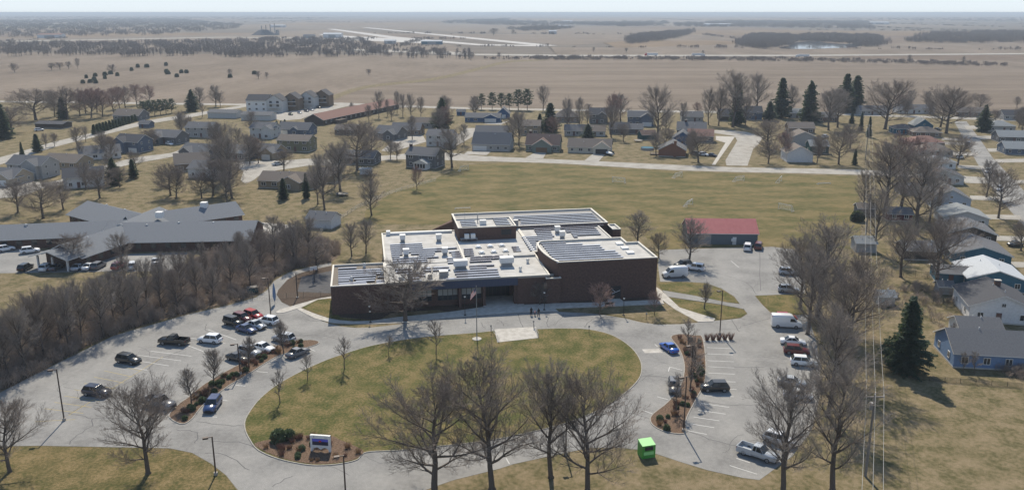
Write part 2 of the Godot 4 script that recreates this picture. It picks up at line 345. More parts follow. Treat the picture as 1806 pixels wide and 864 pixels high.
const CRACKS = [[-63.86, 110.33, -64.06, 112.69, -63.26, 116.21, -64.14, 118.42, -60.51, 118.79, -58.95, 119.17], [-69.07, 120.32, -64.14, 118.42], [-67.78, 123.06, -68.7, 119.93], [-63.42, 135.73, -64.71, 131.56, -65.39, 128.04], [-60.38, 146.43, -63.26, 141.15, -63.62, 136.2], [-48, 117.68, -43.06, 116.21, -38.69, 116.36], [-43.44, 111.33, -38.66, 110.66, -33.7, 106.8], [-43.44, 108.06, -40.21, 107.42, -35.76, 103.16], [-29.35, 101.99, -31.61, 99.18], [-49.98, 114.78, -46.71, 114.07, -45.81, 110.66], [-42.39, 161.97, -37.55, 160.67], [-32.91, 150.92, -37.71, 153.25, -46.08, 152.08], [-61.13, 159.39, -59.83, 155.66, -57.43, 155.05], [1.11, 165.33, 2.21, 156.76], [-3.01, 161.86, -2.14, 160.63, -1.58, 158.23], [17.07, 163.11, 15.04, 159.72, 14.31, 157.34], [-6.3, 160.33, -5.34, 156.76], [7.5, 163.11, 6.93, 159.42, 7.28, 157.63], [-7.3, 163.74, -0.76, 163.74, 8.01, 164.69, 16.66, 163.42], [15.27, 121.09, 18.98, 119.93, 22.1, 117.68], [22.53, 134.31, 26.31, 133.84], [18.77, 111.33, 16.78, 108.7], [25.73, 114.78, 28.8, 112.01, 32.24, 110], [34.27, 138.14, 44.3, 137.95], [30.56, 124.68, 34.18, 123.22, 39.54, 123.22], [42.35, 172.79, 43.08, 165.86, 47.62, 162.12], [44.43, 162.12, 44.21, 155.09], [46.04, 158.54, 52.99, 163.04], [50.39, 192.05, 53.98, 185.99, 53.96, 178.08], [64.36, 212.61, 55.62, 180.27]]
const WHITE_LINES = [[36.33, 150.34, 40.89, 149.77], [36.25, 147.09, 40.8, 146.54], [35.66, 144.07, 40.17, 143.54], [34.97, 140.95, 39.52, 140.44], [34.41, 138.24, 38.92, 137.75], [33.88, 135.54, 38.32, 135.06], [33.27, 132.28, 37.65, 131.83], [32.24, 129.34, 37.05, 128.9], [31.34, 126.59, 35.92, 126.17], [30.17, 123.71, 34.25, 122.35], [29.13, 121.32, 33.11, 120.01], [27.95, 119.02, 31.64, 117.75], [26.98, 116.79, 30.28, 115.56], [26.04, 114.64, 28.73, 113.45], [-62.04, 152.08, -53.99, 149.21], [-62.89, 149.77, -56.59, 145.13], [-66.39, 145.35, -58.09, 143.01], [-67.86, 143.43, -59.11, 140.85], [-69.13, 141.66, -60.46, 138.64], [-68.6, 138.64, -63.43, 136.68], [-59.6, 156.27, -52.4, 150.92], [-36.16, 145.35, -37.45, 146.43], [-42.19, 135.73, -44.28, 136.2], [-44.42, 130.22, -46.25, 130.66], [-45.63, 124.68, -47.21, 125.09], [-47.32, 119.17, -45.36, 119.02], [27.65, 138.14, 29.62, 136.68], [27.62, 137.95, 27.11, 136.2], [23.5, 126.17, 25.14, 125.09], [20.26, 121.48, 21.8, 120.09], [26.78, 148.64, 27.11, 147.53], [-0.82, 106.49, -0.35, 104.95], [3.99, 109.35, 4.81, 109.67], [-7.06, 105.56, -6.06, 104.35], [29.91, 104.53, 33, 102.28], [31.34, 106.49, 32.89, 105.25], [37.26, 151.37, 37.5, 149.53], [37.98, 151.37, 38.21, 149.53], [38.7, 151.37, 38.93, 149.53], [39.42, 151.37, 39.64, 149.53], [40.14, 151.37, 40.35, 149.53], [40.86, 151.37, 41.06, 149.53], [36.75, 151.78, 41.14, 151.94], [41.14, 151.94, 41, 149.53], [54.83, 203.92, 55.4, 198.48]]
const YELLOW_LINES = [[-68.51, 119.55, -63.07, 142.7], [-72.59, 117.45, -66.79, 118.2], [-73.43, 121.87, -66.55, 120.24], [-73.04, 124.11, -66.29, 122.35], [-72.63, 126.42, -66.03, 124.52], [-72.21, 128.82, -65.77, 126.76], [-71.78, 131.29, -65.49, 129.08], [-71.33, 133.84, -65.2, 131.47], [-70.86, 136.49, -64.9, 133.94], [-70.38, 139.23, -64.6, 136.49]]
const SOLAR = [[12.98, 29.24, 7.65, 1], [12.96, 27.52, 7.68, 1], [12.97, 25.8, 7.68, 1], [12.98, 24.08, 15.57, 1], [17.1, 22.36, 7.65, 1], [26.26, 20.64, 2.5, 1], [13.03, 22.36, 2.62, 1], [17.47, 20.64, 5.58, 1], [13.03, 20.64, 2.56, 1], [26.67, 18.92, 2.13, 1], [19.14, 18.92, 3.6, 1], [26.66, 17.2, 2.12, 1], [13.08, 18.92, 1.77, 1], [13.11, 17.2, 10.47, 1], [25.25, 15.48, 3.56, 1], [13.11, 15.48, 7.79, 1], [25.15, 13.76, 3.64, 1], [13.16, 13.76, 7.77, 1], [25.15, 12.04, 3.5, 1], [19.27, 8.6, 1.81, 1], [21.48, 8.6, 3.62, 1], [13.29, 8.6, 3.6, 1], [19.3, 6.88, 1.72, 1], [21.4, 6.88, 3.8, 1], [13.55, 6.88, 3.38, 1], [15.73, 5.16, 3.84, 1], [15.76, 3.44, 3.83, 1], [15.65, 1.72, 2.51, 1], [15.7, 0, 2.79, 1], [29.91, 22.36, 2.16, 1], [29.76, 20.64, 2.22, 1], [29.61, 18.92, 2.27, 1], [29.53, 17.2, 2.16, 1], [41.35, 22.36, 1.75, 1], [41.27, 20.64, 1.79, 1], [41.16, 18.92, 1.83, 1], [30.63, 15.48, 7.62, 1], [30.36, 13.76, 7.75, 1], [30.02, 12.04, 4.97, 1], [29.5, 8.6, 5.59, 1], [29.42, 6.88, 3.75, 1], [25.92, 5.16, 9.41, 1], [25.8, 3.44, 9.45, 1], [25.95, 1.72, 9.16, 1], [23.6, 0, 11.44, 1], [1.21, 12.41, 3.94, 0], [1.25, 10.4, 9.92, 0], [1.29, 8.89, 9.7, 0], [1.32, 7.31, 9.49, 0], [1.36, 5.93, 7.91, 0], [1.4, 4.79, 2.7, 0], [4.64, 4.07, 4.46, 0], [1.43, 3.35, 2.28, 0], [5.06, 2.59, 3.89, 0], [9.22, 2.02, 2.15, 0], [1.47, 1.69, 5.73, 0], [9.19, 0.66, 2.21, 0], [9.54, 4.78, 1.63, 0], [1.63, 0.6, 5.69, 0], [47.02, 15.48, 5.86, 1], [47.04, 13.76, 9.36, 1], [47.05, 12.04, 13.1, 1], [47.06, 10.32, 13.03, 1], [47.08, 8.6, 13.1, 1], [47.09, 6.88, 15.11, 1], [47.12, 5.16, 15.15, 1], [47.13, 3.44, 15.28, 1], [47.16, 1.72, 15.32, 1], [47.17, 0, 15.24, 1], [46.93, 41.28, 21.81, 1], [46.71, 39.56, 21.98, 1], [49.82, 37.84, 16.2, 1], [57.51, 36.12, 8.41, 1], [49.73, 36.12, 4.2, 1], [57.4, 34.4, 8.43, 1], [49.68, 34.4, 3.96, 1], [58.36, 32.68, 7.3, 1], [49.59, 32.68, 3.91, 1], [58.23, 30.96, 7.34, 1], [45.33, 30.96, 8.27, 1], [58.11, 29.24, 0.99, 1], [45.31, 29.24, 7.47, 1], [45.26, 27.52, 7.29, 1], [45.22, 25.8, 2.7, 1], [45.18, 24.08, 2.34, 1], [45.15, 22.36, 1.97, 1], [45.11, 20.64, 1.82, 1], [45.07, 18.92, 1.48, 1], [32.56, 56.76, 36.73, 1], [32.25, 55.04, 36.98, 1], [46.92, 51.6, 22.21, 1], [46.45, 49.88, 22.62, 1], [46.23, 48.16, 22.75, 1], [47.85, 46.44, 21.08, 1], [47.61, 44.72, 21.27, 1], [47.15, 43, 21.68, 1], [39.36, 39.56, 3.53, 1], [39.32, 37.84, 3.58, 1], [39.28, 36.12, 3.63, 1], [39.24, 34.4, 3.68, 1], [39.2, 32.68, 3.72, 1], [30.85, 37.84, 3.72, 1], [30.81, 36.12, 3.74, 1], [30.76, 34.4, 3.76, 1], [30.72, 32.68, 3.79, 1]]
const ROOF_FANS = [[16.13, 32.66], [24.85, 31.69], [16.3, 19.63], [25.17, 19.37]] + [[55.09, 34.53], [55.17, 29.49]]
const ROOF_SMALL = [[17.84, 10.68], [24.25, 4.51], [14.15, 1.24], [14.8, 2.77], [42.74, 9.92], [40.04, 4.21]] + [[6.84, 13.49], [4.17, 4.12], [10.54, 7.24]]
const ROOF_UNITS = [[27.47, 8.01], [37.74, 8.56]]
const SKYLIGHTS = [[33.59, 24.42], [36.43, 24.61], [39.31, 24.89], [33.7, 19.5], [36.55, 19.66], [39.41, 19.99]]
const HATCHES = [[64.86, 13.28], [64.95, 9.49], [65.02, 5.62]]
const LIGHT_POLES = [[-68.29, 117.85, 8.48, "tall brown car park light pole on the open left lot"], [-39.85, 102.06, 5.72, "light pole at the edge of the lower left lawn by the curving drive"], [-46.69, 134.86, 5.73, "light pole in the long planted island beside small bare trees"], [-49.39, 163.9, 8.26, "light pole by the dark green brush belt near the red cars"], [-21.5, 97.33, 5.61, "light pole at the bottom edge beside the planted sign bed"], [40.16, 153.75, 8.98, "light pole at the corner of the striped lot by dry grass tufts"], [25.49, 114.4, 8.83, "light pole at the lower tip of the planted island in the right lot"], [29.31, 128.29, 8.08, "light pole amid the shrubs of the right island facing the black SUV"], [7.56, 107.37, 5.85, "light pole on the lower drive between the two right-hand bare trees"]]
const WALK_LAMPS = [[-28.38, 160.11, 2.7, "short black walk lamp beside the broad tree at the school front"], [-28.89, 162.56, 2.92, "short black walk lamp by the brick wall left of the broad tree"], [-9.64, 164.23, 4.41, "black walk lamp on the kerb left of the school entrance"], [6.74, 167.5, 4.17, "black walk lamp standing near the three walkers"], [22.9, 164.37, 4, "black walk lamp on the dry grass below the school side door"]]
const CAR_GROUPS = ["cars along the town streets", "cars at the long grey-roofed home", "cars in the left school lot", "cars in the right school lot", "vehicles in the back lot"]
const CARS = [
["suv", -67.5, 126.79, -1.82, "navy", "dark navy SUV parked alone lowest in the left lot", 2, 1],
["suv", -68.09, 139.99, -1.91, "black", "black SUV parked alone midway up the left lot", 2, 1],
["pickup", -63.43, 148.81, 1.39, "black", "black pickup truck with an open bed in the left lot", 2, 1],
["suv", -56.92, 149.66, 1.33, "white", "white SUV parked alone right of the black pickup", 2, 1],
["jeep", -55.39, 158.68, -2.14, "black", "boxy black jeep at the near left of the close-parked group", 2, 1],
["suv", -54.38, 161.25, -2.15, "maroon", "dark red SUV in the close-parked group by the trees", 2, 1],
["suv", -52.69, 162.89, -2.16, "red", "bright red car farthest back in the close-parked group", 2, 1],
["sedan", -51.77, 155.26, -2.14, "blue", "dark blue sedan nearest the camera in the close-parked group", 2, 1],
["sedan", -50.53, 157.42, -2.15, "silver", "silver sedan between the blue sedan and the white SUV", 2, 1],
["suv", -48.79, 159.63, 1.15, "white", "white SUV at the right end of the close-parked group", 2, 1],
["sedan", -49, 141.01, -2.06, "black", "black sedan nosed up to the planted island, lowest of three", 2, 1],
["suv", -47.65, 143.61, -2.07, "silver", "silver SUV nosed up to the planted island between two cars", 2, 1],
["sedan", -45.78, 145.76, -2.07, "white", "white sedan nosed up to the planted island, highest of three", 2, 1],
["suv", -43.19, 150.23, 1.17, "silver", "pale SUV behind the topmost young tree of the left island", 2, 1],
["sedan", -38.83, 143.35, -0.61, "grey", "grey sedan parked along the drive beside the left island tip", 2, 1],
["pickup", -55.63, 122.67, -2.02, "grey", "grey pickup half hidden by the bare tree on the left lot", 2, 1],
["suv", -47.02, 122.08, -3.13, "blue", "steel blue SUV parked along the drive by the island shrubs", 2, 1],
["sedan", 28.89, 145.76, 0.35, "brightblue", "bright blue sedan on the loop drive beside the right island", 3, 1],
["suv", 26.69, 128.73, 3.02, "grey", "dark grey SUV on the loop drive half behind a young tree", 3, 1],
["suv", 33.36, 128.51, 1.57, "black", "black SUV parked in the striped stalls of the right lot", 3, 1],
["van", 54.2, 157.73, -1.72, "white", "white work van parked at the top of the right lot", 3, 1],
["suv", 55.18, 161.25, -1.65, "red", "red SUV hidden behind the white work van", 3, 1],
["sedan", 52.7, 148.81, -1.79, "white", "white sedan partly behind branches below the white van", 3, 1],
["suv", 51.83, 144.14, -1.79, "maroon", "dark maroon SUV behind the branches of the right lot", 3, 1],
["suv", 51.46, 138.99, -1.78, "white", "white SUV behind the branches, middle of the right row", 3, 1],
["sedan", 46.74, 130.71, -1.83, "silver", "silver sedan low in the right row behind twigs", 3, 1],
["sedan", 46.16, 125.74, -1.83, "white", "white sedan with blue tinge above the lot tree, right row", 3, 1],
["suv", 38.53, 110.79, -2.22, "white", "white SUV beside the pickup at the bottom of the right lot", 3, 1],
["pickup", 34.41, 106.89, -2.25, "silver", "silver pickup parked lowest in the right lot", 3, 1],
["minivan", 61.83, 214.74, -0.31, "white", "white passenger van parked before the red-roofed shed", 4, 1],
["minivan", 64.97, 215.85, -0.33, "maroon", "maroon passenger van parked before the red-roofed shed", 4, 1],
["van", 38.19, 190.51, 1.73, "white", "long white cargo van beside the school side wall", 4, 1],
["jeep", 44.11, 195.96, 1.05, "white", "white and black SUV behind the long white cargo van", 4, 1],
["suv", 41.79, 198.8, 1.95, "black", "black SUV under the bare tree by the school side wall", 4, 1],
["suv", 65.64, 192.75, -1.78, "silver", "silver SUV at the right edge of the back lot, farther one", 4, 1],
["suv", 61.51, 179.61, -1.77, "silver", "silver SUV at the right edge of the back lot, nearer one", 4, 1],
["suv", -132.09, 213.09, -0.81, "white", "white SUV cut by the left picture edge by the grey-roofed home", 1, 1],
["suv", -124.71, 211.47, -1.07, "white", "white SUV alone below the long grey-roofed home", 1, 1],
["suv", -117.57, 196.43, -0.03, "black", "black SUV leftmost in the near row of the home car park", 1, 1],
["suv", -112.51, 196.43, 0, "white", "white SUV next to the black SUV at the home", 1, 1],
["sedan", -110.56, 196.9, -0.01, "grey", "grey car behind twigs next to a white SUV at the home", 1, 1],
["sedan", -104.93, 196.9, -0.09, "silver", "silver car left of the pair in the home car park", 1, 1],
["sedan", -102.55, 197.37, -0.1, "white", "white car right of the pair in the home car park", 1, 1],
["suv", -100.58, 197.84, -0.11, "grey", "dark grey car left of the red SUV at the home", 1, 1],
["suv", -95.51, 197.61, -0.13, "red", "red SUV in the home car park", 1, 1],
["suv", -92.31, 197.84, 0.32, "white", "white SUV right of the red SUV at the home", 1, 1],
["sedan", -88.22, 201.71, 0.34, "white", "small white car alone right in the home car park", 1, 1],
["sedan", -95.38, 341.88, -0.91, "silver", "silver sedan in the left cul-de-sac", 0, 0],
["suv", -160.49, 396.12, -2.31, "white", "white SUV on the drive of a dark grey house", 0, 0],
["sedan", -175.64, 318.32, -0.66, "silver", "silver car beside the red car by the pale gabled house", 0, 0],
["suv", -176.7, 315.45, -0.66, "red", "dark red car on the drive of the pale gabled house", 0, 0],
["suv", 213.54, 396.12, -0.53, "steel", "blue-grey car driving up the right street", 0, 0],
["suv", 184.64, 325.42, 2.6, "white", "white SUV on the right street above the bare tree", 0, 0],
["suv", 170.3, 291.18, 2.57, "white", "white car on the right street behind a bare tree", 0, 0],
["sedan", 134.06, 218.1, -1.24, "black", "dark car on a drive at the right picture edge", 0, 0],
["sedan", 86.28, 363.7, -2.25, "navy", "dark blue car on a drive beside the brown house", 0, 0],
["suv", 83.19, 365.2, -2.31, "white", "white car behind the dark blue car by the brown house", 0, 0],
["sedan", 224.06, 447.56, -2.71, "black", "dark car by the teal gambrel house", 0, 0],
["suv", 80.31, 366.71, -2.39, "grey", "grey car in the shade of the brown house", 0, 0],
["sedan", -134.01, 516.59, -2.57, "black", "black car nearest in the townhouse lot", 0, 0],
["sedan", -130.69, 525.54, -2.58, "silver", "silver car second in the townhouse lot", 0, 0],
["suv", -128.67, 534.81, -2.47, "grey", "grey car midway in the townhouse lot", 0, 0],
["sedan", -126.92, 541.16, -2.48, "silver", "pale car next to last in the townhouse lot", 0, 0],
["suv", -125.15, 554.32, -2.49, "black", "black SUV farthest in the townhouse lot", 0, 0],
["suv", -247.93, 445.35, -0.93, "white", "white car by the low dark sheds far left", 0, 0],
["suv", 136.21, 420.33, -2.11, "steel", "blue-grey car at the head of the right cul-de-sac", 0, 0],
["pickup", 147.15, 399.67, -0.83, "white", "white pickup behind the grey gabled house", 0, 0],
["suv", 155.3, 420.33, -0.82, "white", "white car by the yard fence behind the gabled houses", 0, 0],
["suv", 190.35, 357.82, -0.82, "silver", "silver car on the drive beside the white hip-roofed house", 0, 0]]
const HOUSES = [
[-184.68, 306.01, -0.21, 14, 10, 2.8, 2.6, "x", "beige", "roofgrey", "beige house with white garage cut by the left picture edge", {"g": [3.5, 4.8], "gw": [3.5, 7, 2]}],
[-181.64, 318.68, -0.24, 15.5, 9, 5.2, 2.6, "x", "greige", "roofgrey", "pale grey two-storey house with twin front gables", {"gw": [3.2, 6.5, 1.5], "g": [3.2, 4.8]}],
[-179.31, 339.47, -0.24, 16, 10, 2.7, 2.4, "x", "tan", "roofbrown", "tan ranch house with plain brown-grey roof, left quarter", {}],
[-176.03, 359.97, 0.49, 16, 9.5, 2.8, 2.6, "x", "white", "roofgrey", "white ranch house turned with its gable end to the viewer", {"nodoor": 1}],
[-169.47, 378.6, -0.31, 13, 9.5, 5.0, 2.6, "x", "bluegrey", "roofdark", "slate blue two-storey house with stepped gables", {"gw": [-2.5, 6, 2], "g": [3.4, 4.4]}],
[-153.57, 300.3, 0.42, 13, 10, 4.0, 2.6, "x", "white", "roofdark", "white gabled house low on the left behind bare trees", {}],
[-163.04, 403.85, -0.28, 14, 10, 3.6, 2.6, "x", "greyd", "roofgrey", "dark grey house with an open garage and a white SUV outside", {"g": [-3.5, 4.8, "blackplastic"], "gw": [-3.5, 7, 2]}],
[-220.89, 495, -0.17, 16, 11, 3.0, 3.0, "x", "greyd", "roofbrown", "grey house behind the row of clipped evergreens", {}],
[-247.31, 458.97, -0.14, 16, 8, 2.6, 0.9, "x", "brownd", "roofdark", "low dark outbuilding far left under a large bare tree", {"plain": 1, "nodoor": 1}, "outbuilding", "building"],
[-197.42, 459.46, -0.21, 6, 5, 2.4, 1.4, "x", "bluegrey", "roofgrey", "small blue-grey shed at the end of the clipped evergreens", {"plain": 1}, "shed", "shed"],
[-154.74, 425.37, -0.14, 14, 9, 5.0, 2.2, "x", "greige", "roofgrey", "pale grey two-storey house with two rows of plain windows", {}],
[-169.53, 504.41, -0.17, 18, 8, 3.4, 1.3, "x", "whitegrey", "roofgrey", "long white storage shed, left one of two", {"plain": 1, "nodoor": 1}, "storage_shed", "shed"],
[-146.5, 493.46, -0.14, 18, 8, 3.4, 1.3, "x", "whitegrey", "roofgrey", "long white storage shed, right one beside a bare tree", {"plain": 1, "nodoor": 1}, "storage_shed", "shed"],
[-123.01, 423.52, -0.21, 12, 9, 5.0, 2.4, "x", "whitegrey", "roofgrey", "pale two-storey house with a lower garage wing at right", {"gw": [4, 5, 2.5]}],
[-109.83, 434.45, -0.24, 17, 10, 3.0, 3.0, "x", "bluegrey", "roofgrey", "blue-grey ranch house with a front dormer gable", {"g": [-5.2, 4.6], "gw": [1, 4, .6]}],
[-96.91, 381.37, -0.21, 15, 9, 5.0, 2.0, "x", "olive", "roofbrown", "olive two-storey box house with a small back awning", {}],
[-104.2, 363.17, -0.35, 11, 9, 3.0, 2.6, "x", "tan", "roofgrey", "tan house with white garage gable facing the left cul-de-sac", {"g": [3.2, 4.2], "gw": [3.2, 6, 3]}],
[-115.37, 358.73, -0.31, 10, 9, 3.2, 2.6, "x", "greyd", "rooflight", "grey house with pale blue-green roof left of the cul-de-sac", {}],
[-133.76, 362.51, -0.35, 14, 10, 3.0, 2.8, "x", "greyd", "roofgrey", "dark grey house with front gable behind the brown gabled house", {"gw": [-3, 6, 1.5]}],
[-127.06, 333.8, 0.38, 13, 11, 3.2, 3.2, "x", "brownl", "roofbrown", "brown gabled house with a bright strip on its roof edge", {}],
[-114.27, 317.38, -0.24, 13, 9, 3.8, 2.2, "x", "white", "roofgrey", "white house with a white chimney among dense bare trees", {"c": [5.5, 3, "white"]}],
[-79.23, 299.12, -0.17, 20, 10, 2.8, 2.4, "x", "tan", "roofbrown", "wide tan ranch house behind two dark spruces", {"gw": [2.5, 8, 3], "nodoor": 1}],
[-59.86, 418.76, -0.44, 13, 10, 3.2, 3.0, "x", "greyd", "roofgrey", "grey house with a bright roof window and front gable", {"gw": [3, 6, 2]}],
[-53.2, 433.94, -0.14, 15, 10, 3.0, 2.8, "x", "brownl", "roofgrey", "brown-walled ranch with broad grey roof behind the roof-window house", {}],
[-47.15, 461.1, -0.17, 10, 8, 3.0, 2.2, "x", "greige", "roofbrown", "small pale house tucked behind the brown-walled ranch", {}],
[-33, 396.06, -0.21, 12, 9, 5.2, 2.2, "x", "whitegrey", "roofgrey", "cream two-storey house with dark window trims and a garage wing", {"gw": [5, 6, 2], "g": [5, 4, "blackplastic"]}],
[-35, 340.29, -0.35, 13, 9, 5.2, 2.4, "x", "greyd", "roofgrey", "dark two-storey house with white glazed porch above the playing field", {"c": [-6.3, 0], "p": 1}],
[-63.94, 348.35, -0.17, 17, 10, 2.8, 2.4, "x", "greyd", "roofgrey", "low grey ranch hidden by bare trees left of the porch house", {}],
[-67.26, 308.26, -0.17, 7, 7, 3.0, 2.0, "x", "tan", "roofbrown", "small tan garage behind trees right of the two spruces", {"plain": 1}, "garage", "building"],
[-16.31, 485.87, -0.07, 20, 9, 2.8, 2.0, "x", "blue", "roofgrey", "long blue ranch house with two white garage doors", {"g": [4.5, 6.5], "gw": [4.5, 8, 1]}],
[-4.98, 503.67, -0.07, 7, 8, 3.0, 3.2, "z", "blue", "roofgrey", "small blue gambrel barn by the row of pines", {"g": [0, 3], "plain": 1, "nodoor": 1}, "barn", "barn"],
[-30.68, 515.76, -0.07, 5, 4, 2.6, 1.0, "x", "blue", "roofgrey", "tiny blue shed left of the blue ranch house", {"plain": 1}, "shed", "shed"],
[-9.74, 421.9, -0.1, 16, 10, 3.0, 2.8, "x", "olive", "roofgrey", "olive house behind the large grey house on the street", {}],
[-8.62, 383.94, -0.17, 17, 11, 3.2, 4.4, "x", "greige", "roofgrey", "large grey house with a white garage and tall roof on the street", {"g": [-5, 6.2], "nodoor": 1}],
[14.38, 381.74, -0.17, 15, 10, 3.2, 4.0, "x", "sage", "roofred", "sage house with brown roof and a wooden garage door", {"g": [0, 5, "wooddoor"], "gw": [0, 8.5, 2.5], "c": [-6.5, -3]}],
[34.91, 377.23, -0.17, 19, 10, 2.8, 3.0, "x", "cream", "roofbrown", "cream ranch house with a boat trailer beside its drive", {"g": [5.5, 5.2, "blackplastic"], "gw": [5.5, 7.5, 1.5]}],
[9.77, 435.21, -0.1, 10, 9, 4.8, 2.2, "x", "tan", "roofbrown", "tan two-storey house left of the tall spruce clump", {}],
[31.02, 486.87, -0.1, 14, 11, 3.4, 3.6, "hip", "brownl", "roofbrown", "brown hip-roofed house behind the slim bare trees", {}],
[48.75, 481.18, -0.1, 10, 10, 5.2, 3.0, "x", "greyd", "roofdark", "grey two-storey house with a small front gable near the back road", {"gw": [2, 4, .6]}],
[33.31, 431.21, -0.1, 13, 9, 2.8, 2.4, "x", "greige", "roofgrey", "pale low house left of the squat spruce", {}],
[41.09, 429.16, -0.1, 12, 9, 2.8, 2.4, "x", "whitegrey", "roofbrown", "pale low house right of the squat spruce", {}],
[55.13, 437.28, -0.1, 10, 9, 3.0, 2.6, "x", "greyd", "roofdark", "dark house half hidden behind a round bare tree", {}],
[71.05, 471.12, -0.14, 14, 9, 5.0, 2.6, "x", "bluegrey", "roofgrey", "slate two-storey house with dormers and a white garage", {"g": [3.5, 5], "gw": [3.5, 7, 2.5]}],
[63.22, 436.79, -0.14, 8, 8, 2.8, 2.2, "x", "greyd", "roofgrey", "small grey house in front of the slate two-storey house", {"plain": 1}],
[66.21, 416.04, 0.24, 7.5, 6, 2.6, 1.8, "x", "teal", "roofred", "dark green shed with a rusty brown roof", {"plain": 1, "nodoor": 1}, "shed", "shed"],
[70.12, 368.8, -0.21, 11.5, 12, 3.0, 3.0, "z", "brick2", "roofgrey", "brown brick gable house with a tall end chimney by the street", {"c": [1.2, 6.3, "brick2"], "plain": 1, "nodoor": 1}],
[80.22, 398.08, -0.21, 9, 10, 3.6, 3.0, "z", "blue", "roofgrey", "bright blue gable house behind the brown brick house", {}],
[88.95, 420.75, -0.21, 14, 11, 4.6, 3.2, "x", "greyd", "roofgrey", "big grey-roofed house with chimney behind the blue gable", {"c": [-3, 0]}],
[90.95, 408.92, -0.21, 12, 10, 3.2, 2.6, "x", "greyd", "roofredb", "house with a dull red roof facing the right cul-de-sac", {}],
[102.87, 488.38, -0.1, 12, 9, 3.0, 2.4, "x", "greige", "roofgrey", "small grey-roofed house near the back road", {}],
[126.03, 491.54, -0.1, 14, 10, 3.0, 3.4, "x", "brownd", "roofdark", "dark brown barn-like house behind bare trees", {"plain": 1}],
[140.09, 496.16, -0.1, 9, 9, 4.6, 3.0, "x", "bluegrey", "roofdark", "slate house at the edge of the spruces by the back road", {}],
[119.49, 353.66, -0.07, 10.5, 11, 4.0, 2.6, "z", "white", "roofbrown", "white gable house with blank front facing the street", {"plain": 1, "nodoor": 1}],
[135.09, 373.93, -0.07, 8, 8, 3.6, 2.0, "x", "teal", "rooflight", "dark teal house end beside the white gable house", {}],
[135.99, 398.38, -0.07, 12.5, 11, 4.0, 2.6, "z", "greige", "roofbrown", "grey gable house behind the white gable house", {"plain": 1, "nodoor": 1}],
[148.77, 439.35, -0.07, 13, 9, 3.0, 2.4, "x", "brownl", "roofbrown", "brown-roofed house behind the two gable houses", {}],
[177.46, 488.33, -0.07, 15, 9, 2.8, 2.2, "x", "brownl", "roofgrey", "low brown ranch between spruces near the back road", {}],
[168.44, 507.01, -0.07, 11, 9, 2.8, 2.2, "x", "greige", "rooflight", "pale-roofed house behind the second spruce", {}],
[220.04, 521.43, -0.07, 17, 9, 2.8, 2.4, "x", "greige", "roofgrey", "grey ranch on the back road by the power poles", {}],
[247.79, 527.47, -0.07, 22, 9, 2.8, 2.4, "x", "white", "roofgrey", "long white ranch on the back road", {}],
[214.41, 446.24, -0.1, 9, 10, 3.4, 3.2, "z", "tealb", "rooflight", "teal gambrel-fronted house by the right street", {}],
[201.2, 437.31, -0.1, 11, 9, 3.0, 1.8, "hip", "tealb", "roofdark", "teal house with a dark hip roof left of the teal gambrel front", {}],
[206.98, 425.83, -0.14, 13, 10, 2.8, 2.2, "hip", "brownl", "roofbrown", "brown hip-roofed house below the teal houses", {}],
[190.63, 391.9, -0.14, 15, 11, 2.8, 2.4, "hip", "brownl", "roofredb", "house with a reddish brown roof behind the pink-budded tree", {}],
[183.09, 367.75, -0.14, 14, 10, 2.8, 2.4, "hip", "greige", "roofbrown", "house with a tan-brown roof above the white hip-roofed house", {}],
[170.37, 337.13, -0.14, 11.5, 9, 3.0, 1.8, "hip", "white", "rooflight", "white hip-roofed house with two small windows by the street", {"nodoor": 1}],
[255.59, 446.58, -0.17, 13, 10, 3.2, 2.2, "hip", "greige", "rooflight", "pale hip-roofed house beside the right-hand street spruce", {}],
[240.73, 408.93, -0.17, 14, 10, 2.8, 2.4, "x", "greyd", "rooflight", "grey house right of the street, second from the back", {}],
[223.94, 372.42, -0.17, 15, 10, 2.8, 2.4, "x", "bluegrey", "rooflight", "blue-grey house right of the street at the picture edge", {}],
[274.79, 512.78, -0.07, 18, 9, 2.8, 2.4, "x", "brownl", "roofbrown", "brown ranch on the back road past the right street", {}],
[292.26, 496.23, -0.07, 16, 9, 2.8, 2.6, "x", "greige", "roofdark", "dark-roofed house at the right end of the back road", {}],
[157.71, 308.05, -0.24, 13, 12, 2.8, 2.2, "z", "whitegrey", "roofdark", "dark-roofed house below the white hip-roofed house", {}],
[140.88, 270.57, -0.24, 11.5, 16, 3.2, 2.8, "z", "paleblue", "roofgrey", "pale blue gable house with a brick chimney by the street", {"c": [-3.4, 8.3], "nodoor": 1}],
[132.75, 244.52, -0.24, 12, 12, 2.8, 1.8, "z", "whitegrey", "rooflight", "grey-roofed house just below the pale blue gable house", {}],
[124.87, 226.42, -0.24, 12, 13, 2.8, 2.0, "z", "brownd", "roofgrey", "grey-roofed house with dark gable, third in the right row", {}],
[116.8, 206.53, -0.24, 13, 14, 2.8, 2.0, "z", "tealb", "roofgrey", "grey-roofed house with dark teal gable, fourth in the right row", {}],
[109.47, 186, -0.24, 12, 13, 2.8, 2.0, "z", "tealb", "roofpale", "teal-walled house with a bright pale roof", {}],
[101.67, 188.4, -0.24, 7, 7, 2.6, 0.8, "x", "tealb", "roofgrey", "teal back porch wing of the pale-roofed house", {"plain": 1}, "porch_wing", "building"],
[99.3, 165.85, -0.24, 12, 13, 3.4, 2.4, "z", "white", "roofdark", "white gable house with dark roof at the right edge", {"c": [0.5, -1]}],
[86.82, 141.51, -0.14, 18, 10, 2.9, 2.6, "x", "paleblue2", "roofgrey", "grey-blue ranch house nearest the viewer at the right edge", {"nodoor": 1}],
[88.55, 152.37, -0.14, 7.5, 6, 2.7, 1.4, "x", "white", "roofgrey", "white sunroom with dark windows beside the nearest blue ranch", {"nodoor": 1}, "sunroom", "building"],
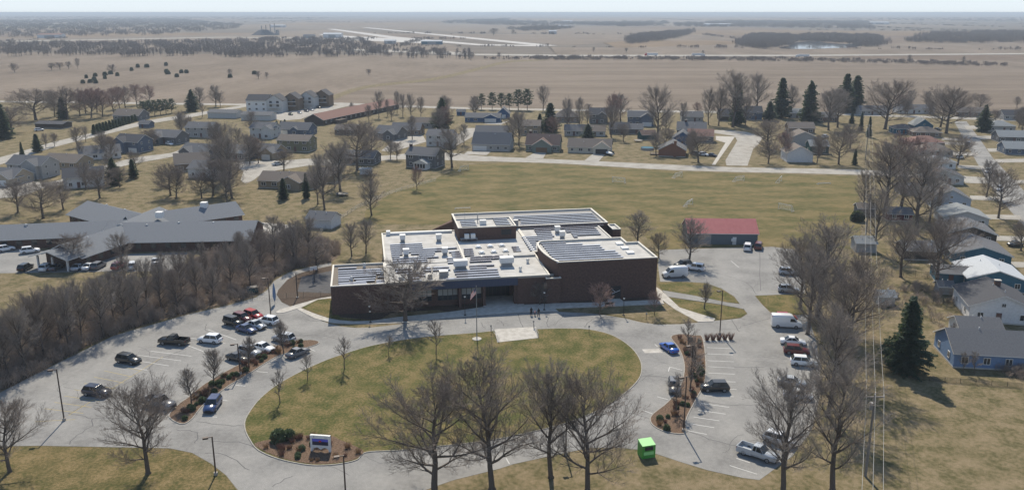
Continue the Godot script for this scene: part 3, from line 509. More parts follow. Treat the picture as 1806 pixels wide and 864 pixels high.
[108.67, 255.08, -0.1, 5.2, 4.5, 2.4, 1.1, "x", "greyd", "roofbrown", "open-sided garden pavilion behind the power pole", {"plain": 1, "nodoor": 1}, "garden_shed", "shed"],
[115.66, 248.1, -0.1, 7, 5, 2.4, 1.4, "x", "maroonw", "roofgrey", "maroon garden shed with white window trims", {"nodoor": 1}, "garden_shed", "shed"],
[91.88, 214.12, -0.1, 5, 5, 2.6, 1.2, "x", "greige", "rooflight", "grey garden shed with a pale roof by the power line", {"plain": 1, "nodoor": 1}, "garden_shed", "shed"],
[103.42, 207.96, -0.1, 9, 7, 2.6, 1.6, "x", "brownd", "roofgrey", "large dark garden shed behind a bare tree", {"plain": 1, "nodoor": 1}, "garden_shed", "shed"],
[136.76, 286.78, -0.1, 8, 6, 2.4, 1.2, "x", "greige", "roofgrey", "grey yard garage hidden by the tall street trees", {"plain": 1, "nodoor": 1}, "garden_shed", "shed"],
[95.71, 179.03, -0.1, 3, 2.6, 2.0, 0.8, "x", "greige", "roofgrey", "little grey playhouse in the yard below the bare tree", {"plain": 1, "nodoor": 1}, "playhouse", "shed"],
[79.42, 171.72, -0.07, 3.4, 3, 2.2, 0.8, "x", "whitegrey", "rooflight", "pale small shed left of the big spruce", {"plain": 1, "nodoor": 1}, "garden_shed", "shed"],
[-54.81, 240.04, -0.28, 8, 6, 2.8, 1.6, "x", "white", "roofgrey", "small white garage alone on grass left of the school", {"plain": 1, "nodoor": 1}, "garage", "building"],
[-56.04, 321.72, -0.14, 4, 3, 2.2, 0.4, "x", "white", "rooflight", "tiny white shed on the grass left of the porch house", {"plain": 1, "nodoor": 1}, "shed", "shed"],
[-84.19, 434.84, -0.14, 11, 8, 2.8, 2.0, "x", "brownl", "roofbrown", "brown house left of the roof-window house", {}]]
const TREE_GROUPS = ["bare trees along the lower edge", "bare trees along the right lot", "bare trees among the town houses", "bare trees around the school", "bare trees in the right-hand yards", "bare trees of the brush belt", "cedar bushes on the field", "columnar evergreens behind the ranch", "columnar evergreens of the hedge row", "evergreens of the town", "lone trees on the fields", "pines by the blue barn", "pines of the roadside clump", "spruces", "young trees of the parking islands"]
const TREE_LABELS = [
"widest bare tree at the bottom, left of the four",
"second of the four bare trees at the bottom edge",
"third of the four bare trees, on the dry verge",
"rightmost of the four bare trees at the bottom edge",
"bare tree standing on the lower left lawn beside the lot",
"bare tree at the lower left picture corner",
"bare tree over the silver pickup at the bottom of the right lot",
"thick bare tree left of the power pole at the bottom",
"tallest bare tree between the back lot and the power line",
"bare tree in the row behind the right lot, above the power pole",
"bare tree in the row right of the white sedans",
"bare tree leaning over the white work van",
"bare tree on the power line side of the row",
"bare tree behind the two silver SUVs",
"tall bare tree nearest the playing field corner",
"tall bare tree with pinkish buds by the street end",
"tall bare tree left of the pale blue gable house",
"forked bare tree above the yard fence",
"spreading bare tree before the teal porch wing",
"round bare tree on the verge of the right street",
"slim bare tree beside the right street",
"bare tree cut by the right picture edge",
"bare tree over the maroon garden shed",
"thin bare tree beside the power line",
"short bare tree at the field corner",
"low bare sapling by the yard fence",
"bare sapling in the fence brush",
"twiggy sapling at the end of the fence brush",
"big dark spruce alone in the dry yard at right",
"left one of the two dark spruces above the tan ranch yard",
"right one of the two dark spruces above the tan ranch yard",
"broad low bare tree before the school front wall",
"small reddish bare tree left of the school side door",
"small reddish bare tree at the school corner",
"small rounded bare tree right of the entrance",
"bare tree behind the school near the red-roofed shed",
"bare tree over the black SUV beside the school",
"bare tree close behind the school side wall",
"round bare tree over the play court",
"left of two bare trees behind the school wing",
"right of two bare trees behind the school wing",
"bare tree beside the field fence left of the school",
"small dark bare tree at the field corner by the porch house",
"thin young tree between the concrete walks",
"young tree at the upper left edge of the front lawn",
"young tree low on the left edge of the front lawn",
"young tree on the lawn beside the left drive",
"thin young tree on the lawn left of the flagpole",
"young tree on the lawn nearest the flagpole",
"slim young tree beside the striped lot walk",
"lowest of the four pear-shaped trees in the left island",
"second pear-shaped tree from the bottom of the left island",
"third pear-shaped tree up the left island",
"top pear-shaped tree at the tip of the left island",
"twiggy tree at the top of the right island",
"twiggy tree midway along the right island",
"bare young tree low on the right island by the grey SUV",
"bare young tree by the island light pole",
"first bare tree from the left along the lot edge of the brush belt",
"first bare tree from the left in the middle of the brush belt",
"first bare tree from the left on the far side of the brush belt",
"second bare tree from the left along the lot edge of the brush belt",
"second bare tree from the left on the far side of the brush belt",
"second bare tree from the left in the middle of the brush belt",
"third bare tree from the left along the lot edge of the brush belt",
"third bare tree from the left in the middle of the brush belt",
"third bare tree from the left on the far side of the brush belt",
"fourth bare tree from the left along the lot edge of the brush belt",
"fourth bare tree from the left on the far side of the brush belt",
"fourth bare tree from the left in the middle of the brush belt",
"fifth bare tree from the left along the lot edge of the brush belt",
"fifth bare tree from the left in the middle of the brush belt",
"fifth bare tree from the left on the far side of the brush belt",
"sixth bare tree from the left along the lot edge of the brush belt",
"sixth bare tree from the left on the far side of the brush belt",
"sixth bare tree from the left in the middle of the brush belt",
"seventh bare tree from the left along the lot edge of the brush belt",
"seventh bare tree from the left in the middle of the brush belt",
"seventh bare tree from the left on the far side of the brush belt",
"eighth bare tree from the left along the lot edge of the brush belt",
"eighth bare tree from the left on the far side of the brush belt",
"eighth bare tree from the left in the middle of the brush belt",
"ninth bare tree from the left along the lot edge of the brush belt",
"ninth bare tree from the left in the middle of the brush belt",
"ninth bare tree from the left on the far side of the brush belt",
"tenth bare tree from the left along the lot edge of the brush belt",
"tenth bare tree from the left on the far side of the brush belt",
"tenth bare tree from the left in the middle of the brush belt",
"eleventh bare tree from the left along the lot edge of the brush belt",
"eleventh bare tree from the left in the middle of the brush belt",
"eleventh bare tree from the left on the far side of the brush belt",
"twelfth bare tree from the left along the lot edge of the brush belt",
"twelfth bare tree from the left on the far side of the brush belt",
"twelfth bare tree from the left in the middle of the brush belt",
"thirteenth bare tree from the left along the lot edge of the brush belt",
"thirteenth bare tree from the left in the middle of the brush belt",
"thirteenth bare tree from the left on the far side of the brush belt",
"fourteenth bare tree from the left along the lot edge of the brush belt",
"fourteenth bare tree from the left on the far side of the brush belt",
"fourteenth bare tree from the left in the middle of the brush belt",
"fifteenth bare tree from the left along the lot edge of the brush belt",
"fifteenth bare tree from the left in the middle of the brush belt",
"fifteenth bare tree from the left on the far side of the brush belt",
"sixteenth bare tree from the left along the lot edge of the brush belt",
"sixteenth bare tree from the left on the far side of the brush belt",
"sixteenth bare tree from the left in the middle of the brush belt",
"seventeenth bare tree from the left along the lot edge of the brush belt",
"seventeenth bare tree from the left in the middle of the brush belt",
"seventeenth bare tree from the left on the far side of the brush belt",
"eighteenth bare tree from the left along the lot edge of the brush belt",
"tall bare tree before the low dark outbuilding far left under a large bare",
"rounded bare tree before the beige house with white garage cut by the left",
"leftmost tall bare tree behind the low dark outbuilding far left under a large bare",
"next tall bare tree behind the low dark outbuilding far left under a large bare",
"third tall bare tree behind the low dark outbuilding far left under a large bare",
"fourth tall bare tree behind the low dark outbuilding far left under a large bare",
"leftmost spreading bare tree before the white gabled house low on the left behind bare",
"next spreading bare tree before the white gabled house low on the left behind bare",
"third spreading bare tree before the white gabled house low on the left behind bare",
"leftmost rounded bare tree behind the white ranch house turned with its gable end",
"next rounded bare tree behind the white ranch house turned with its gable end",
"third rounded bare tree behind the white ranch house turned with its gable end",
"rounded bare tree before the low dark outbuilding far left under a large bare",
"rounded bare tree before the white gabled house low on the left behind bare",
"slim bare tree left of the white ranch house turned with its gable end",
"leftmost tall bare tree behind the grey house behind the row of clipped evergreens",
"next tall bare tree behind the grey house behind the row of clipped evergreens",
"third tall bare tree behind the grey house behind the row of clipped evergreens",
"fourth tall bare tree behind the grey house behind the row of clipped evergreens",
"fifth tall bare tree behind the grey house behind the row of clipped evergreens",
"sixth tall bare tree behind the grey house behind the row of clipped evergreens",
"leftmost rounded bare tree right of the white gabled house low on the left behind bare",
"next rounded bare tree right of the white gabled house low on the left behind bare",
"slim bare tree before the low dark outbuilding far left under a large bare",
"leftmost tall bare tree left of the grey house behind the row of clipped evergreens",
"next tall bare tree left of the grey house behind the row of clipped evergreens",
"leftmost slim bare tree right of the white ranch house turned with its gable end",
"next slim bare tree right of the white ranch house turned with its gable end",
"slim bare tree left of the slate blue two-storey house with stepped gables",
"rounded bare tree behind the white gabled house low on the left behind bare",
"leftmost rounded bare tree before the small white garage alone on grass left",
"next rounded bare tree before the small white garage alone on grass left",
"third rounded bare tree before the small white garage alone on grass left",
"fourth rounded bare tree before the small white garage alone on grass left",
"fifth rounded bare tree before the small white garage alone on grass left",
"rounded bare tree left of the brown gabled house with a bright strip",
"spreading bare tree behind the grey house behind the row of clipped evergreens",
"spreading bare tree before the dark grey house with an open garage",
"leftmost rounded bare tree before the white house with a white chimney among dense bare",
"next rounded bare tree before the white house with a white chimney among dense bare",
"third rounded bare tree before the white house with a white chimney among dense bare",
"fourth rounded bare tree before the white house with a white chimney among dense bare",
"fifth rounded bare tree before the white house with a white chimney among dense bare",
"slim bare tree left of the pale grey two-storey house with two rows of plain",
"rounded bare tree behind the pale grey two-storey house with two rows of plain",
"rounded bare tree left of the pale grey two-storey house with two rows of plain",
"slim bare tree behind the pale grey two-storey house with two rows of plain",
"leftmost tall bare tree behind the long white storage shed, left one of two",
"next tall bare tree behind the long white storage shed, left one of two",
"rounded bare tree left of the long white storage shed, left one of two",
"rounded bare tree right of the pale grey two-storey house with two rows of plain",
"leftmost rounded bare tree behind the grey house with pale blue-green roof left",
"next rounded bare tree behind the grey house with pale blue-green roof left",
"rounded bare tree behind the long white storage shed, left one of two",
"tall bare tree right of the white house with a white chimney among dense bare",
"slim bare tree left of the grey house with pale blue-green roof left",
"slim bare tree before the wide tan ranch house behind two dark spruces",
"tall bare tree before the white house with a white chimney among dense bare",
"leftmost tall bare tree before the wide tan ranch house behind two dark spruces",
"next tall bare tree before the wide tan ranch house behind two dark spruces",
"leftmost rounded bare tree left of the pale two-storey house with a lower garage wing",
"next rounded bare tree left of the pale two-storey house with a lower garage wing",
"rounded bare tree right of the grey house with pale blue-green roof left",
"rounded bare tree before the grey house with pale blue-green roof left",
"slim bare tree right of the grey house with pale blue-green roof left",
"slim bare tree left of the tan house with white garage gable facing the left",
"rounded bare tree before the tan house with white garage gable facing the left",
"spreading bare tree before the tan house with white garage gable facing the left",
"spreading bare tree behind the long white storage shed, right one beside a bare",
"tall bare tree behind the small white garage alone on grass left",
"leftmost tall bare tree before the small tan garage behind trees right of the two",
"next tall bare tree before the small tan garage behind trees right of the two",
"leftmost slim bare tree behind the brown house left of the roof-window house",
"next slim bare tree behind the brown house left of the roof-window house",
"tall bare tree before the low grey ranch hidden by bare trees left",
"tall bare tree right of the low grey ranch hidden by bare trees left",
"rounded bare tree before the small tan garage behind trees right of the two",
"leftmost tall bare tree behind the small pale house tucked behind the brown-walled ranch",
"next tall bare tree behind the small pale house tucked behind the brown-walled ranch",
"third tall bare tree behind the small pale house tucked behind the brown-walled ranch",
"fourth tall bare tree behind the small pale house tucked behind the brown-walled ranch",
"leftmost slim bare tree behind the small pale house tucked behind the brown-walled ranch",
"next slim bare tree behind the small pale house tucked behind the brown-walled ranch",
"rounded bare tree behind the low grey ranch hidden by bare trees left",
"rounded bare tree behind the small pale house tucked behind the brown-walled ranch",
"rounded bare tree behind the dark two-storey house with white glazed porch above",
"rounded bare tree before the brown-walled ranch with broad grey roof behind the roof-window",
"slim bare tree left of the small pale house tucked behind the brown-walled ranch",
"slim bare tree right of the small pale house tucked behind the brown-walled ranch",
"tall bare tree before the small pale house tucked behind the brown-walled ranch",
"leftmost rounded bare tree right of the small pale house tucked behind the brown-walled ranch",
"next rounded bare tree right of the small pale house tucked behind the brown-walled ranch",
"slim bare tree before the tiny blue shed left of the blue ranch house",
"rounded bare tree left of the tiny blue shed left of the blue ranch house",
"tall bare tree right of the small pale house tucked behind the brown-walled ranch",
"slim bare tree left of the tiny blue shed left of the blue ranch house",
"tall bare tree right of the dark two-storey house with white glazed porch above",
"rounded bare tree right of the cream two-storey house with dark window trims",
"leftmost rounded bare tree right of the tiny blue shed left of the blue ranch house",
"next rounded bare tree right of the tiny blue shed left of the blue ranch house",
"rounded bare tree behind the tiny blue shed left of the blue ranch house",
"rounded bare tree right of the olive house behind the large grey house",
"tall bare tree behind the large grey house with a white garage and tall",
"tall bare tree behind the brown hip-roofed house behind the slim bare trees",
"rounded bare tree right of the tan two-storey house left of the tall spruce clump",
"tall bare tree left of the pale low house left of the squat spruce",
"tall bare tree right of the pale low house left of the squat spruce",
"rounded bare tree left of the grey two-storey house with a small front gable near",
"leftmost rounded bare tree behind the grey two-storey house with a small front gable near",
"next rounded bare tree behind the grey two-storey house with a small front gable near",
"tall bare tree left of the dark house half hidden behind a round bare tree",
"tall bare tree before the grey two-storey house with a small front gable near",
"rounded bare tree right of the grey two-storey house with a small front gable near",
"slim bare tree behind the grey two-storey house with a small front gable near",
"tall bare tree right of the grey two-storey house with a small front gable near",
"rounded bare tree before the dark house half hidden behind a round bare tree",
"rounded bare tree left of the brown brick gable house with a tall end chimney",
"leftmost tall bare tree right of the dark green shed with a rusty brown roof",
"next tall bare tree right of the dark green shed with a rusty brown roof",
"rounded bare tree behind the brown brick gable house with a tall end chimney",
"rounded bare tree left of the small grey-roofed house near the back road",
"leftmost rounded bare tree before the bright blue gable house behind the brown brick house",
"next rounded bare tree before the bright blue gable house behind the brown brick house",
"rounded bare tree right of the brown brick gable house with a tall end chimney",
"rounded bare tree behind the small grey-roofed house near the back road",
"rounded bare tree before the brown brick gable house with a tall end chimney",
"tall bare tree right of the small grey-roofed house near the back road",
"leftmost tall bare tree before the dark brown barn-like house behind bare trees",
"next tall bare tree before the dark brown barn-like house behind bare trees",
"third tall bare tree before the dark brown barn-like house behind bare trees",
"tall bare tree behind the slate house at the edge of the spruces",
"spreading bare tree left of the grey gable house behind the white gable house",
"spreading bare tree left of the white gable house with blank front facing the street",
"rounded bare tree behind the white gable house with blank front facing the street",
"slim bare tree behind the white gable house with blank front facing the street",
"slim bare tree left of the white gable house with blank front facing the street",
"tall bare tree left of the pale-roofed house behind the second spruce",
"slim bare tree right of the white gable house with blank front facing the street",
"slim bare tree left of the dark teal house end beside the white gable house",
"leftmost tall bare tree before the low brown ranch between spruces near the back road",
"next tall bare tree before the low brown ranch between spruces near the back road",
"tall bare tree right of the low brown ranch between spruces near the back road",
"tall bare tree before the dark teal house end beside the white gable house",
"rounded bare tree behind the dark teal house end beside the white gable house",
"tall bare tree left of the teal house with a dark hip roof left",
"leftmost rounded bare tree behind the long white ranch on the back road",
"next rounded bare tree behind the long white ranch on the back road",
"third rounded bare tree behind the long white ranch on the back road",
"leftmost rounded bare tree left of the long white ranch on the back road",
"next rounded bare tree left of the long white ranch on the back road",
"leftmost slim bare tree left of the long white ranch on the back road",
"next slim bare tree left of the long white ranch on the back road",
"rounded bare tree right of the long white ranch on the back road",
"tall bare tree right of the teal gambrel-fronted house by the right street",
"tall bare tree right of the brown hip-roofed house below the teal houses",
"spreading bare tree right of the white hip-roofed house with two small windows",
"spreading bare tree behind the brown ranch on the back road past the right",
"slim bare tree behind the pale hip-roofed house beside the right-hand street spruce",
"rounded bare tree behind the dark-roofed house at the right end of the back",
"leftmost rounded bare tree right of the pale hip-roofed house beside the right-hand street spruce",
"next rounded bare tree right of the pale hip-roofed house beside the right-hand street spruce",
"leftmost slim bare tree before the dark-roofed house at the right end of the back",
"next slim bare tree before the dark-roofed house at the right end of the back",
"dark spruce beside the back road left of the townhouses",
"dark spruce among the reddish bare trees far left",
"tall spruce at the left picture edge",
"short spruce beside the far left road",
"narrow evergreen by the far left road",
"dark spruce above the left yards, nearer of two",
"dark spruce above the left yards, farther of two",
"spruce behind the cream two-storey house",
"tall spruce left of the slim bare trees",
"shorter spruce of the pair behind the sage house",
"squat spruce behind the cream ranch house",
"spruce in front of the tall bare pair",
"tall spruce left of the cul-de-sac head",
"shaggy spruce between the ranches of the back road",
"left of the two tallest spruces on the back road",
"right of the two tallest spruces on the back road",
"spruce on the verge right of the street",
"slim dark evergreen by the street corner",
"columnar evergreen by the power pole",
"small evergreen beside the columnar one",
"evergreen hard by the power pole",
"low dark spruce left of the tall one by the cul-de-sac",
"round dark evergreen bush beside the garden pavilion",
"first pine from the left in the row by the barn",
"second pine from the left in the row by the barn",
"third pine from the left in the row by the barn",
"small middle pine in the row by the barn",
"tall fifth pine in the row by the barn",
"last and tallest pine at the right of the row",
"first dark pine from the left in the clump by the roadside spruce",
"second dark pine from the left in the clump by the roadside spruce",
"third dark pine from the left in the clump by the roadside spruce",
"fourth dark pine from the left in the clump by the roadside spruce",
"fifth dark pine from the left in the clump by the roadside spruce",
"sixth dark pine from the left in the clump by the roadside spruce",
"first clipped columnar evergreen from the left in the long hedge row",
"second clipped columnar evergreen from the left in the long hedge row",
"third clipped columnar evergreen from the left in the long hedge row",
"fourth clipped columnar evergreen from the left in the long hedge row",
"fifth clipped columnar evergreen from the left in the long hedge row",
"sixth clipped columnar evergreen from the left in the long hedge row",
"seventh clipped columnar evergreen from the left in the long hedge row",
"eighth clipped columnar evergreen from the left in the long hedge row",
"ninth clipped columnar evergreen from the left in the long hedge row",
"tenth clipped columnar evergreen from the left in the long hedge row",
"eleventh clipped columnar evergreen from the left in the long hedge row",
"twelfth clipped columnar evergreen from the left in the long hedge row",
"thirteenth clipped columnar evergreen from the left in the long hedge row",
"fourteenth clipped columnar evergreen from the left in the long hedge row",
"fifteenth clipped columnar evergreen from the left in the long hedge row",
"first small columnar evergreen from the left behind the dormer ranch",
"second small columnar evergreen from the left behind the dormer ranch",
"third small columnar evergreen from the left behind the dormer ranch",
"first dark cedar bush from the left on the rolling brown field",
"second dark cedar bush from the left on the rolling brown field",
"third dark cedar bush from the left on the rolling brown field",
"fourth dark cedar bush from the left on the rolling brown field",
"fifth dark cedar bush from the left on the rolling brown field",
"sixth dark cedar bush from the left on the rolling brown field",
"seventh dark cedar bush from the left on the rolling brown field",
"eighth dark cedar bush from the left on the rolling brown field",
"ninth dark cedar bush from the left on the rolling brown field",
"tenth dark cedar bush from the left on the rolling brown field",
"eleventh dark cedar bush from the left on the rolling brown field",
"twelfth dark cedar bush from the left on the rolling brown field",
"thirteenth dark cedar bush from the left on the rolling brown field",
"fourteenth dark cedar bush from the left on the rolling brown field",
"fifteenth dark cedar bush from the left on the rolling brown field",
"sixteenth dark cedar bush from the left on the rolling brown field",
"seventeenth dark cedar bush from the left on the rolling brown field",
"eighteenth dark cedar bush from the left on the rolling brown field",
"nineteenth dark cedar bush from the left on the rolling brown field",
"twentieth dark cedar bush from the left on the rolling brown field",
"21th dark cedar bush from the left on the rolling brown field",
"first lone small bare tree from the left out on the farm fields",
"second lone small bare tree from the left out on the farm fields",
"third lone small bare tree from the left out on the farm fields",
"fourth lone small bare tree from the left out on the farm fields",
"fifth lone small bare tree from the left out on the farm fields",
"sixth lone small bare tree from the left out on the farm fields",
"seventh lone small bare tree from the left out on the farm fields",
"eighth lone small bare tree from the left out on the farm fields",
"ninth lone small bare tree from the left out on the farm fields",
"tenth lone small bare tree from the left out on the farm fields",
"eleventh lone small bare tree from the left out on the farm fields",
"twelfth lone small bare tree from the left out on the farm fields",
"thirteenth lone small bare tree from the left out on the farm fields",
"fourteenth lone small bare tree from the left out on the farm fields",
"fifteenth lone small bare tree from the left out on the farm fields",
"sixteenth lone small bare tree from the left out on the farm fields",
"seventeenth lone small bare tree from the left out on the farm fields",
"eighteenth lone small bare tree from the left out on the farm fields",
"nineteenth lone small bare tree from the left out on the farm fields",
"twentieth lone small bare tree from the left out on the farm fields"]
